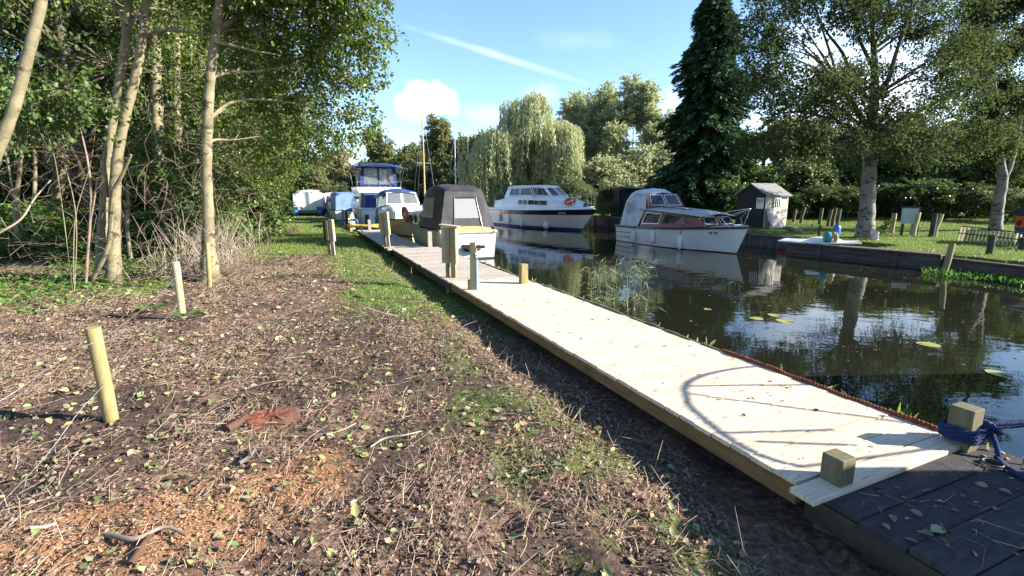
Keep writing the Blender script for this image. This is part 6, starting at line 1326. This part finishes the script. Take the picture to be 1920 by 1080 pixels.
# ground cover, dead stems and bare twigs under the trees (stuff)
n = 64000; x = rng.uniform(-24, -6.6, n); y = 6.7 + 17 * rng.uniform(0, 1, n) ** 1.5
k = (rng.uniform(0, 1, n) < sstep(.32, .5, fbm(x, y, .8, 71)) * sstep(-5.9, -7.4, x + (y - 9) * .42) * np.where((y < 10) & (x > -7.6), .3, 1)) & (x > -1.25 * y); x, y = x[k], y[k]; m = len(x); z = ground_z(x, y) + rng.gamma(1.6, .11, m) * sstep(8, 13, y)
a = rng.uniform(0, 6.28, m); L = rng.uniform(.05, .10, m)
V, F = leaves_geo(np.stack([x, y, z + .02], 1), np.stack([np.cos(a), np.sin(a), rng.normal(.1, .35, m)], 1), np.stack([rng.normal(0, .4, m), rng.normal(0, .4, m), np.ones(m)], 1), L, L * .38)
tag(np_mesh('ground_ivy', V, F, M['ivy_leaf']), 'low nettles and ivy covering the woodland floor', 'ground cover', None, 'stuff')
n = 1900; tt = rng.uniform(0, 1, n) ** .8; bx = -6.1 - 9.6 * tt + rng.normal(-.35, .42, n); by = 9.8 + 19 * tt + rng.normal(0, .5, n); z = ground_z(bx, by); L = rng.uniform(.35, 1.25, n) * (1 + tt * .4)
P0 = np.stack([bx, by, z], 1); dv_ = np.stack([rng.normal(.12, .38, n), rng.normal(0, .35, n), np.ones(n)], 1); P1 = P0 + unit(dv_) * L[:, None] * .55; P2 = P1 + unit(dv_ + rng.normal(0, .45, (n, 3))) * L[:, None] * .55
V, F = cat_geo([twigs_geo(P0, P1, .009, .007, 3), twigs_geo(P1, P2, .007, .003, 3)]); tag(np_mesh('dead_stems', V, F, M['pale_twig']), 'pale dead bramble stems standing along the hedge foot', 'dead stems', None, 'stuff')
segs = []
for i in range(520):
    px, py = rng.uniform(-20, 470), rng.uniform(270, 500); Yd = rng.uniform(8.6, 13.5); p = np.array(D(px, py, Yd)); p[2] = max(p[2], .1); d_ = unit(rng.normal(0, 1, 3) + np.array([.2, 0, .5])); Ls = rng.uniform(.12, .30); r = rng.uniform(.0022, .0055)
    for j in range(5): q_ = p + d_ * Ls; segs.append((p, q_, r, r * .85)); p = q_; r *= .85; d_ = unit(d_ + rng.normal(0, .3, 3) + np.array([0, 0, -.06]))
V, F = twigs_geo(np.array([s_[0] for s_ in segs]), np.array([s_[1] for s_ in segs]), np.array([s_[2] for s_ in segs]), np.array([s_[3] for s_ in segs]), 3)
tag(np_mesh('bare_twigs', V, F, M['twig']), 'tangle of bare brown twigs among the woodland edge trunks', 'twigs', None, 'stuff')
n = 520; bx = rng.normal(-6.5, .5, n); by = rng.normal(10.1, .45, n); z = ground_z(bx, by) + rng.gamma(1.5, .1, n); P0 = np.stack([bx, by, z], 1); P1 = P0 + unit(rng.normal(0, 1, (n, 3)) * np.array([1, 1, .45])) * rng.uniform(.15, .55, (n, 1)); P1[:, 2] = np.maximum(P1[:, 2], .02)
V, F = twigs_geo(P0, P1, .006, .003, 3); tag(np_mesh('brush_heap', V, F, M['twig']), 'heap of cut brushwood round the straight alder foot', 'brushwood', None, 'stuff')
def arch(label, pts, r, mat='pale_twig'): tag(MB().tube(catmull(pts, 5), [r * (1 - .5 * i / ((len(pts) - 1) * 5)) for i in range((len(pts) - 1) * 5 + 1)], 6).build('bramble_cane', M[mat]), label, 'bramble cane')
arch('long arching reddish bramble cane in front of the far left trunks', pxpath(0, [(-60, 292), (0, 282), (60, 276), (120, 280), (190, 296)], 7.5, .6), .011, 'stump_bark')
arch('pale broken branch rising from the lower left corner of the wood', pxpath(0, [(-60, 470), (0, 436), (40, 410), (65, 372), (95, 338)], 8, .5), .02)
arch('fallen grey branch arched over the hedge before the leaning trunk', pxpath(0, [(232, 318), (262, 310), (300, 303), (330, 302)], 9.6), .014)
for k, (px, py, lab) in enumerate(((285, 583, 'burdock seedling with pale round leaves left of the second stake'), (352, 600, 'burdock leaves at the foot of the second stake'))):
    c = G(px, py, 0); m = 5; a = np.linspace(0, 5.2, m) + k; P = np.tile(np.array([[c.x, c.y, gz(c.x, c.y) + .05]]), (m, 1)) + np.stack([np.cos(a), np.sin(a), np.zeros(m)], 1) * .05
    t_ = thing('burdock', lab, 'plant', (0, 0, 0)); V, F = leaves_geo(P, np.stack([np.cos(a), np.sin(a), np.full(m, .35)], 1), np.stack([-np.cos(a) * .3, -np.sin(a) * .3 - .3, np.ones(m)], 1), np.full(m, .16), np.full(m, .065)); np_mesh('leaf_rosette', V, F, M['hazel_leaf'], t_)
    V, F = twigs_geo(np.tile(np.array([[c.x, c.y, gz(c.x, c.y) - .01]]), (m, 1)), P, .006, .005, 4); np_mesh('stem', V, F, M['pale_twig'], t_)
c = G(542, 437, 0); t_ = thing('dead_bush', 'small brown withered heather bush on the grass path', 'plant', (c.x, c.y, gz(c.x, c.y))); g, s_ = foliage(np.random.default_rng(3), [((0, 0, .12), (.4, .3, .14)), ((.25, .05, .1), (.25, .2, .1))], 900, .05, .3, .1, 18, 0, .3, False)
np_mesh('foliage', g[0], g[1], M['litter'], t_); V, F = twigs_geo(np.zeros((40, 3)), rng.normal(0, .2, (40, 3)) * np.array([1, 1, .4]) + np.array([0, 0, .2]), .008, .003, 3); np_mesh('stem', V, F, M['twig'], t_)

# far trees across the water and at the end of the dyke
def far(kind, var, px, top, Y, wpx, name, label, leaf, base=None, cat='tree', rz=None):
    p = D(px, 380, Y); z = gz(p.x, Y); h_ = D(px, top, Y).z - z; w_ = wpx / FPX * Y; H0, W0 = {'far': (10.3, 7.6), 'bush': (4.1, 5.2), 'sallow': (10.5, 5.0)}[kind]
    return place(kind, var, name, label, (p.x, Y, z), (w_ / W0, w_ / W0, h_ / H0), rnd.uniform(0, 6.28) if rz is None else rz, leaf, 'dark_bark', None, cat, 81)
far('far', 0, 648, 262, 78, 95, 'deciduous_tree', 'pale brown round tree just right of the overhanging alder leaves', 'far_brown_leaf')
far('far', 1, 590, 285, 66, 90, 'deciduous_tree', 'olive tree above the white tarpaulined boat', 'far_leaf')
far('far', 1, 715, 232, 92, 95, 'deciduous_tree', 'grey-green tree above the left edge of the blue bimini', 'far_leaf')
far('far', 0, 752, 268, 88, 70, 'deciduous_tree', 'green tree between the bimini and the wooden mast', 'far_leaf')
far('far', 0, 775, 262, 100, 60, 'deciduous_tree', 'reddish brown tree top behind the wooden mast', 'far_brown_leaf')
far('sallow', 0, 822, 218, 72, 90, 'deciduous_tree', 'pointed grey-green tree behind the two grey masts', 'far_leaf')
far('far', 1, 862, 250, 66, 90, 'deciduous_tree', 'dark tree left of the weeping willow', 'far_dark_leaf')
far('far', 0, 905, 232, 60, 75, 'deciduous_tree', 'pale olive tree against the left side of the weeping willow', 'far_leaf')
far('far', 1, 690, 300, 62, 100, 'deciduous_tree', 'low dark tree behind the tall bimini cruiser', 'far_dark_leaf')
far('far', 0, 800, 300, 62, 90, 'deciduous_tree', 'dark low tree at the foot of the wooden mast', 'far_dark_leaf')
far('far', 1, 555, 300, 80, 90, 'deciduous_tree', 'far olive tree at the end of the grass path', 'far_leaf')
for i, (px, top, wp) in enumerate(((500, 315, 120), (575, 318, 110), (640, 300, 120), (700, 296, 120), (765, 302, 120), (830, 296, 120), (890, 290, 120), (950, 285, 120))):
    far('far', i % 2, px, top, 104 + 3 * (i % 3), wp, 'distant_tree', 'distant tree in the far row closing the end of the dyke', 'far_leaf'); [o for o in C.objects if o.get('category') == 'tree'][-1]['group'] = 'far row of trees at the end of the dyke'
for i, (px, top, Y, wp) in enumerate(((640, 335, 58, 90), (735, 330, 60, 100), (800, 338, 57, 90), (860, 325, 56, 100), (1225, 330, 40, 100), (985, 350, 46, 90))):
    far('bush', i % 2, px, top, Y, wp, 'waterside_bush', ('low bush behind the far white cabin boats', 'low bush between the bimini posts and the wooden mast', 'low bush behind the two grey masts', 'low bush left of the willow strands', 'low bush at the left foot of the conifer', 'low bush behind the river cruiser stern')[i], 'far_dark_leaf', None, 'shrub')
far('far', 0, 790, 258, 84, 110, 'deciduous_tree', 'grey-green tree filling the line right of the wooden mast', 'far_leaf')
far('far', 1, 884, 246, 74, 120, 'deciduous_tree', 'olive tree between the grey masts and the willow', 'far_leaf')
far('far', 0, 936, 222, 58, 110, 'deciduous_tree', 'pale tree touching the left shoulder of the willow', 'far_leaf')
far('sallow', 0, 1088, 180, 52, 105, 'sallow_tree', 'leftmost pale willow tree behind the weeping willow', 'sallow_leaf')
far('sallow', 0, 1070, 188, 46, 95, 'sallow_tree', 'pale willow tree pressed against the right side of the weeping willow', 'sallow_leaf')
far('sallow', 1, 1098, 172, 55, 110, 'sallow_tree', 'pale willow tree top between the weeping willow and the trio', 'sallow_leaf')
far('sallow', 1, 1128, 158, 48, 112, 'sallow_tree', 'middle pale willow tree of the three by the conifer', 'sallow_leaf')
far('sallow', 0, 1186, 146, 45, 130, 'sallow_tree', 'tallest pale willow tree, just left of the conifer', 'sallow_leaf')
far('sallow', 1, 1232, 205, 44, 100, 'sallow_tree', 'yellowish willow tree half hidden by the conifer', 'sallow_leaf')
far('bush', 0, 1060, 250, 43, 150, 'willow_scrub', 'twiggy pinkish scrub at the foot of the pale willows', 'sallow_leaf', None, 'shrub')
far('bush', 1, 1165, 262, 42, 170, 'willow_scrub', 'pale yellow scrub left of the conifer skirt', 'sallow_leaf', None, 'shrub')
far('bush', 0, 1095, 322, 37.5, 110, 'shrub', 'green-yellow bush behind the orange lifebuoy', 'bush_leaf', None, 'shrub')
far('bush', 1, 1020, 330, 41, 110, 'shrub', 'grey-green bush behind the river cruiser windscreen', 'bush_leaf', None, 'shrub')
far('bush', 1, 1142, 345, 31.5, 60, 'shrub', 'dark dense bush beside the black shed', 'hedge_leaf', None, 'shrub')
far('bush', 0, 940, 335, 50, 120, 'shrub', 'dark bush under the hanging willow strands', 'hedge_leaf', None, 'shrub')
far('far', 1, 1260, 210, 52, 110, 'deciduous_tree', 'olive tree behind the conifer', 'far_leaf')
# shrubbery behind the right lawn
for i, (px, top, Y, wp, lf, lab) in enumerate(((1395, 270, 27, 170, 'hazel_leaf', 'bright green bush between the conifer and the hut roof'), (1470, 285, 28, 190, 'bush_leaf', 'olive bush rising behind the hut'), (1545, 272, 29, 200, 'hedge_leaf', 'dark bush left of the white-barked trunk'),
        (1640, 262, 29, 210, 'hedge_leaf', 'tall dark bush behind the white-barked trunk'), (1730, 250, 28, 210, 'bush_leaf', 'olive bush above the notice panel'), (1815, 240, 27, 220, 'hedge_leaf', 'dark bush between the notice panel and the forked tree'), (1905, 230, 25.5, 220, 'hedge_leaf', 'dark bush behind the forked tree'),
        (1500, 345, 25.8, 150, 'hedge_leaf', 'low dark bush behind the shaded stakes'), (1590, 340, 26, 160, 'hedge_leaf', 'low dark bush left of the trunk foot'), (1690, 335, 25, 180, 'hedge_leaf', 'low dark bush behind the notice panel'), (1790, 335, 24, 180, 'hedge_leaf', 'low dark bush behind the picket fence'), (1895, 345, 21.8, 120, 'bush_leaf', 'bush beside the orange dinghy'))):
    far('bush', i % 2, px, top, Y, wp, 'shrub', lab, lf, None, 'shrub')
for i, (px, top, Y, wp, lf) in enumerate(((1420, 205, 36, 200, 'far_leaf'), (1530, 215, 38, 220, 'far_dark_leaf'), (1650, 205, 37, 220, 'far_dark_leaf'), (1770, 210, 36, 230, 'far_leaf'), (1890, 190, 35, 240, 'far_dark_leaf'), (2010, 150, 33, 260, 'far_dark_leaf'))):
    far('far', i % 2, px, top, Y, wp, 'deciduous_tree', ('pale tree seen through the birch crown beside the conifer', 'dark tree behind the hut and the olive bush', 'dark tree behind the white-barked trunk crown', 'olive tree behind the notice panel bushes', 'dark tree behind the forked tree', 'dark tree at the right edge behind the orange dinghy')[i], lf)
# weeping willow
def weeping_willow(px, top, Y, wpx):
    rg = np.random.default_rng(5); p = D(px, 380, Y); z0 = gz(p.x, Y); H = D(px, top, Y).z - z0; Rw = wpx / FPX * Y / 2
    t_ = thing('weeping_willow', 'big weeping willow with pale hanging strands behind the river cruiser', 'tree', (p.x, Y, z0)); st = [([Vector((0, 0, -.2)), Vector((.2, 0, H * .3)), Vector((.1, .1, H * .6)), Vector((0, 0, H * .9))], [.5, .4, .3, .1])]
    for k in range(14):
        a = k * 2.4; r = Rw * (.45 + .4 * (k % 3) / 2); st.append(([Vector((.1, 0, H * .32)), Vector((r * .5 * math.cos(a), r * .5 * math.sin(a), H * .58)), Vector((r * math.cos(a), r * math.sin(a), H * (.58 + .08 * (k % 2))))], [.16, .1, .02]))
    trunk_geo(st).build('trunk', M['dark_bark'], t_); parts = []; tw = []
    lob = [(rg.uniform(-1.0, .9) * Rw, rg.uniform(-.72, .72) * Rw, rg.uniform(.58, 1.0) * H, rg.uniform(.2, .42) * Rw) for _ in range(26)] + [(-1.05 * Rw, -.2 * Rw, .52 * H, .25 * Rw), (-.9 * Rw, -.45 * Rw, .60 * H, .25 * Rw)] + [(0, 0, .97 * H, .35 * Rw), (-.3 * Rw, -.2 * Rw, .92 * H, .3 * Rw), (-.75 * Rw, -.2 * Rw, .62 * H, .3 * Rw), (-.62 * Rw, -.5 * Rw, .70 * H, .3 * Rw), (.62 * Rw, -.4 * Rw, .68 * H, .3 * Rw)]
    for (lx, ly, lz, lr) in lob:
        lz = min(lz, H * (1.0 - .42 * (math.hypot(lx, ly) / Rw) ** 2)); n = 62
        d_ = unit(rg.normal(0, 1, (n, 3))); d_[:, 2] = np.abs(d_[:, 2]); s0 = np.array([lx, ly, lz - lr * .6]) + d_ * np.array([lr, lr, lr * .62]); ln = np.minimum(rg.gamma(3.2, .62, n) + .5, s0[:, 2] - .5); dr = rg.normal(0, .14, (n, 2)) + d_[:, :2] * .25
        for i in range(n):
            m = int(8 + ln[i] * 11); t2 = np.sort(rg.uniform(0, 1, m)); P = np.stack([s0[i, 0] + dr[i, 0] * t2 * ln[i] * .5, s0[i, 1] + dr[i, 1] * t2 * ln[i] * .5, s0[i, 2] - t2 * ln[i]], 1) + rg.normal(0, .05, (m, 3))
            A = np.stack([rg.normal(0, .38, m), rg.normal(0, .38, m), -np.ones(m)], 1); L = rg.uniform(.16, .34, m); parts.append(dia_geo(P, A, rg.normal(0, 1, (m, 3)), L, L * .15)); tw.append((s0[i], P[-1]))
    V, F = cat_geo(parts); np_mesh('crown', V, F, M['willow_leaf'], t_); V, F = twigs_geo(np.array([a for a, _ in tw]), np.array([b_ for _, b_ in tw]), .008, .004, 3); np_mesh('strands', V, F, M['pale_twig'], t_)
weeping_willow(994, 164, 43, 184)
# conifer
def conifer(px, top, Y, wpx):
    rg = np.random.default_rng(9); p = D(px, 380, Y); z0 = gz(p.x, Y); H = D(px, top, Y).z - z0; Rb = wpx / FPX * Y / 2
    t_ = thing('conifer', 'tall dark green conifer with drooping branches on the far bank', 'tree', (p.x, Y, z0)); st = [([Vector((0, 0, -.2)), Vector((0, 0, H * .5)), Vector((.05, 0, H * .99))], [.3, .18, .03])]; parts = []; bt = []
    nb = 760
    for i in range(nb):
        f = (i + .5) / nb; z = .4 + (H - .5) * f ** 1.12; a = i * 2.39996 + rg.normal(0, .15); ln = Rb * (1 - z / H) ** .55 * rg.uniform(.72, 1.12) * (.80 + .2 * math.sin(z * 2.1 + a)) + .18
        if z < H * .12: ln *= .9
        d_ = np.array([math.cos(a), math.sin(a), 0]); s_ = 9; pts = []
        for k in range(s_ + 1): u = k / s_; pts.append(np.array([0, 0, z]) + d_ * ln * u + np.array([0, 0, .12 * ln * math.sin(u * 2.2) - .38 * ln * u * u + .10 * ln * u ** 6]))
        bt += [(pts[k], pts[k + 1]) for k in range(s_)]
        m = int(30 + ln * 54); u = rg.uniform(.15, 1.05, m) ** .75; k = np.minimum((u * s_).astype(int), s_ - 1); fr = (u * s_ - k)[:, None]; pa_ = np.array(pts); P = pa_[k] * (1 - fr) + pa_[k + 1] * fr + rg.normal(0, .05, (m, 3))
        side = np.array([-d_[1], d_[0], 0]) * rg.choice([-1, 1], m)[:, None]; A = d_ * .7 + side * rg.uniform(.2, 1.1, (m, 1)) + np.array([0, 0, -.45]) + rg.normal(0, .2, (m, 3)); L = rg.uniform(.16, .36, m); parts.append(dia_geo(P, A, np.array([0, 0, 1.]) + rg.normal(0, .45, (m, 3)), L, L * .17))
    trunk_geo(st).build('trunk', M['dark_bark'], t_); V, F = cat_geo(parts); np_mesh('crown', V, F, M['conifer_leaf'], t_); V, F = twigs_geo(np.array([a for a, _ in bt]), np.array([b_ for _, b_ in bt]), .012, .008, 3); np_mesh('branches', V, F, M['dark_bark'], t_)
conifer(1315, -24, 28, 208)
# the two white-barked trees on the lawn
bs = G(1622, 444, .2); bs.z = gz(bs.x, bs.y); Yb = bs.y
stB = [(pxpath(0, [(1622, 450), (1623, 430), (1626, 390), (1629, 340), (1631, 300), (1632, 270)], Yb), [.38, .30, .255, .235, .22, .20]), (pxpath(0, [(1632, 272), (1635, 225), (1640, 180), (1640, 120), (1636, 60), (1634, -40)], Yb), [.20, .17, .14, .11, .07, .03])]
LB = [([(1632, 285), (1600, 245), (1560, 225), (1500, 210), (1440, 215)], [.11, .08, .06, .04, .015]), ([(1635, 250), (1600, 200), (1575, 160), (1540, 135), (1490, 110)], [.1, .075, .055, .04, .015]), ([(1640, 200), (1600, 150), (1580, 100), (1550, 60), (1530, 20)], [.09, .07, .05, .035, .015]), ([(1640, 190), (1665, 150), (1680, 100), (1700, 40), (1720, -30)], [.10, .08, .06, .04, .02]),
      ([(1634, 275), (1680, 240), (1730, 205), (1790, 175), (1850, 160)], [.11, .085, .06, .04, .015]), ([(1633, 300), (1660, 285), (1710, 265), (1770, 265), (1810, 255)], [.09, .07, .05, .03, .012]), ([(1638, 130), (1610, 70), (1600, 20), (1590, -40)], [.06, .05, .035, .015]), ([(1637, 90), (1660, 40), (1670, -20)], [.05, .04, .02]), ([(1631, 300), (1590, 290), (1540, 290), (1490, 285)], [.07, .055, .035, .012])]
stB += [(pxpath(0, p, Yb, (-1) ** i * 1.5), r) for i, (p, r) in enumerate(LB)]
rg_ = random.Random(77); lpB = []
for i in range(112):
    px = rg_.uniform(1400, 1860); f = rg_.random(); py = 280 - 340 * f - 40 * math.sin((px - 1400) / 460 * math.pi) * (1 if f > .5 else -.3)
    if abs(px - 1635) < 28 and py > 60 and rg_.random() < .6: continue
    lpB.append((rel([D(px, py, Yb + rg_.uniform(-1.9, 1.4))], bs)[0], (rg_.uniform(.6, 1.05), rg_.uniform(.6, 1.0), rg_.uniform(.3, .6))))
tree('birch_tree', 'big spreading white-barked tree in the middle of the far lawn', 'tree', bs, [(rel(p, bs), r) for p, r in stB], lpB, 68000, .085, 'birch_leaf', 'birch_bark', None, True, .006, 51, 'dark_bark', 1, cl=.36, per=20, droop=.6, hollow=.75, six=False, wr=.42)
b2_ = G(1868, 432, .3); Yc = 18.9; bs = D(1868, 428, Yc); bs.z = gz(bs.x, bs.y)
st2 = [(pxpath(0, [(1866, 445), (1868, 410), (1874, 370), (1880, 335), (1872, 280), (1866, 210), (1862, 140), (1860, 60), (1862, -40)], Yc), [.25, .20, .18, .16, .12, .10, .08, .05, .03]), (pxpath(0, [(1878, 345), (1893, 310), (1903, 270), (1912, 220), (1925, 160), (1935, 60), (1950, -30)], Yc), [.13, .11, .10, .09, .07, .05, .02]), (pxpath(0, [(1866, 250), (1850, 180), (1830, 110), (1815, 40)], Yc, 1), [.07, .05, .035, .015]), (pxpath(0, [(1910, 230), (1890, 150), (1885, 60)], Yc, 1), [.05, .04, .015])]
lp2 = [(rel([D(px, py, Yc + dy)], bs)[0], (r, r, r * .75)) for px, py, dy, r in ((1840, 200, 0, .6), (1880, 160, .8, .6), (1915, 190, -.5, .6), (1850, 100, .5, .6), (1900, 90, -.6, .6), (1880, 30, .3, .6), (1935, 60, .5, .7), (1825, 40, .6, .55), (1860, -20, 0, .8), (1930, -20, 0, .8), (1895, 260, -.6, .5), (1850, 290, .6, .45), (1925, 280, .4, .5), (1960, 170, .3, .8), (1820, 265, 1.2, .45), (1975, 60, 0, .8), (1835, 150, 1, .5), (1905, 320, .8, .4))]
tree('birch_tree', 'forked white-barked tree behind the picket fence at the right', 'tree', bs, [(rel(p, bs), r) for p, r in st2], lp2, 38000, .085, 'birch_leaf', 'birch_bark', None, True, .006, 52, 'dark_bark', 2, six=False, wr=.42, cl=.36, per=18, droop=.4, hollow=.6)
c = G(1640, 447, .2); t_ = thing('cut_stump', 'small pinkish cut stump with a leafy shoot beside the big white trunk', 'stump', (c.x, c.y, gz(c.x, c.y))); MB().tube([(0, 0, -.1), (0, 0, .1), (.02, 0, .3)], [.13, .11, .10], 10).build('stump', M['plaster'], t_)
g, s_ = foliage(np.random.default_rng(4), [((.25, .05, .35), (.15, .12, .15)), ((.42, .1, .6), (.12, .1, .12))], 160, .09, .35, .12, 12); np_mesh('shoot', g[0], g[1], M['birch_leaf'], t_)
# water plants
def reeds(label, x0, y0, n, spread, hgt, seed):
    rg = np.random.default_rng(seed); t_ = thing('reed_clump', label, 'reeds', (x0, y0, WATER)); st, lf = [], []
    for i in range(n):
        b_ = np.array([rg.normal(0, spread), rg.normal(0, spread * .8), -.25]); hh = hgt * rg.uniform(.55, 1.1); lean = rg.normal(0, .16, 2); tp = b_ + np.array([lean[0] * hh, lean[1] * hh, hh + .25]); md = (b_ + tp) / 2 + np.array([0, 0, .02]); st += [(b_, md), (md, tp)]
        for k in range(int(rg.integers(4, 8))):
            u = rg.uniform(.4, 1); p = b_ * (1 - u) + tp * u; a = rg.uniform(0, 6.28); L = rg.uniform(.18, .42); lf.append((p, np.array([math.cos(a), math.sin(a), rg.uniform(.1, 1.0)]), L))
    V, F = twigs_geo(np.array([a for a, _ in st]), np.array([b_ for _, b_ in st]), .003, .002, 4); np_mesh('stem', V, F, M['reed_leaf'], t_)
    P = np.array([a for a, _, _ in lf]); A = unit(np.array([a for _, a, _ in lf])); L = np.array([a for _, _, a in lf]); N_ = np.tile([[0, 0, 1.]], (len(P), 1)) + rg.normal(0, .5, (len(P), 3)); W_ = .006 * rg.uniform(.6, 1.3, len(P)); A2 = unit(A + np.array([0, 0, -.75]) + rg.normal(0, .12, (len(P), 3))); g1 = cat_geo([dia_geo(P, A, N_, L * .62, W_), dia_geo(P + A * (L * .5)[:, None], A2, N_, L * .6, W_ * .85)]); np_mesh('leaf', g1[0], g1[1], M['reed_leaf'], t_)
for (px, py, n_, sp_, hh, lab) in ((1112, 585, 8, .16, .42, 'sparse bent reeds nearest the jetty edge'), (1160, 562, 14, .20, .80, 'densest tallest reed clump in the middle of the water gap'), (1203, 535, 8, .09, .6, 'bright green reed tuft in front of the mahogany cruiser reflection'), (1120, 540, 7, .15, .42, 'thin reeds behind the bent ones near the river cruiser reflection'), (1185, 590, 6, .10, .5, 'short reed sprigs right of the densest clump')):
    c = G(px, py, WATER); reeds(lab, c.x, c.y, n_, sp_, hh, int(px))
def shoot(label, c, n, h_, seed):
    rg = np.random.default_rng(seed); P = np.tile(np.array([[0, 0, -.1]]), (n, 1)) + rg.normal(0, .015, (n, 3)); A = np.stack([rg.normal(0, .25, n), rg.normal(0, .2, n), np.ones(n)], 1); L = h_ * rg.uniform(.6, 1.1, n); V, F = leaves_geo(P, A, rg.normal(0, 1, (n, 3)), L, np.full(n, .008), .2, .2)
    o = np_mesh('water_grass', V, F, M['grass_blade']); o.location = c; tag(o, label, 'plant')
c = G(1688, 775, .06); shoot('bright green grass shoot beside the rusty rope', c + Vector((.05, .03, -.05)), 7, .22, 2); c = G(1459, 700, .02); shoot('tiny grass shoot at the jetty edge by the curved shadow', c + Vector((.02, .02, -.03)), 4, .17, 3)
for px, py, w_, lab in ((1327, 580, .13, 'small lily pad farthest left'), (1417, 597, .2, 'lily pad left of the largest one'), (1471, 602, .24, 'largest yellow-green lily pad'), (1452, 591, .2, 'dull lily pad just behind the largest one'), (1740, 646, .24, 'lily pad among the sky reflections'), (1872, 700, .22, 'nearest lily pad at the right'), (1885, 722, .1, 'tiny floating leaf beside the nearest lily pad')):
    c = G(px, py, WATER); mb = MB(); ring = [(w_ * .55 * math.cos(a) * (1 + .04 * math.sin(3 * a)), w_ * .5 * math.sin(a), .004 + .004 * math.sin(2 * a)) for a in [(.25 + k / 17 * 5.78) for k in range(18)]]; mb.add([(0, 0, .004)] + ring, [(0, i, i + 1) for i in range(1, 18)], 0, True); o = mb.build('lily_pad', M['lily']); o.location = c; o.rotation_euler = (0, 0, rnd.uniform(0, 6)); tag(o, lab, 'lily pad', 'lily pads on the water')
n = 5200; x = rng.uniform(10.2, 13.5, n); y = rng.uniform(8.2, 12.5, n); sd_ = poly_sd(x, y); k = (sd_ < 0) & (sd_ > -1.0 * (.4 + fbm(x, y, 1.2, 91))) ; x, y = x[k], y[k]; m = len(x); A = np.stack([rng.normal(0, .7, m), rng.normal(0, .7, m), np.ones(m)], 1); L = rng.uniform(.05, .15, m)
V, F = leaves_geo(np.stack([x, y, WATER + rng.uniform(-.02, .08, m)], 1), A, rng.normal(0, 1, (m, 3)) + np.array([0, 0, .6]), L, L * .09); tag(np_mesh('water_weed', V, F, M['weed_leaf']), 'bright green marginal weed along the right quay foot', 'water weed', None, 'stuff')
n = 500; s = rng.uniform(-1, 12, n); q = rng.normal(1.46, .05, n); p = O2[None] + U2[None] * s[:, None] + N2[None] * q[:, None]; L = rng.uniform(.03, .12, n)
V, F = leaves_geo(np.column_stack([p, rng.uniform(-.1, .1, n)]), np.stack([rng.normal(0, .6, n), rng.normal(0, .6, n), np.ones(n)], 1), rng.normal(0, 1, (n, 3)), L, L * .14); tag(np_mesh('edge_weed', V, F, M['green_litter']), 'dry wisps of weed along the water side of the jetty', 'water weed', None, 'stuff')

n = 420; x = rng.uniform(-1, 12, n); y = rng.uniform(2.5, 20, n); k = (poly_sd(x, y) < -.1) & (qdist(x, y) > 1.5); x, y = x[k], y[k]; m = len(x); a = rng.uniform(0, 6.28, m); L = rng.uniform(.025, .06, m)
V, F = leaves_geo(np.stack([x, y, np.full(m, WATER + .004)], 1), np.stack([np.cos(a), np.sin(a), np.zeros(m)], 1), np.tile([[0, 0, 1.]], (m, 1)), L, L * .33, .02, .0); tag(np_mesh('floating_leaves', V, F, M['litter']), 'small dead leaves floating on the dark water', 'leaf litter', None, 'stuff')
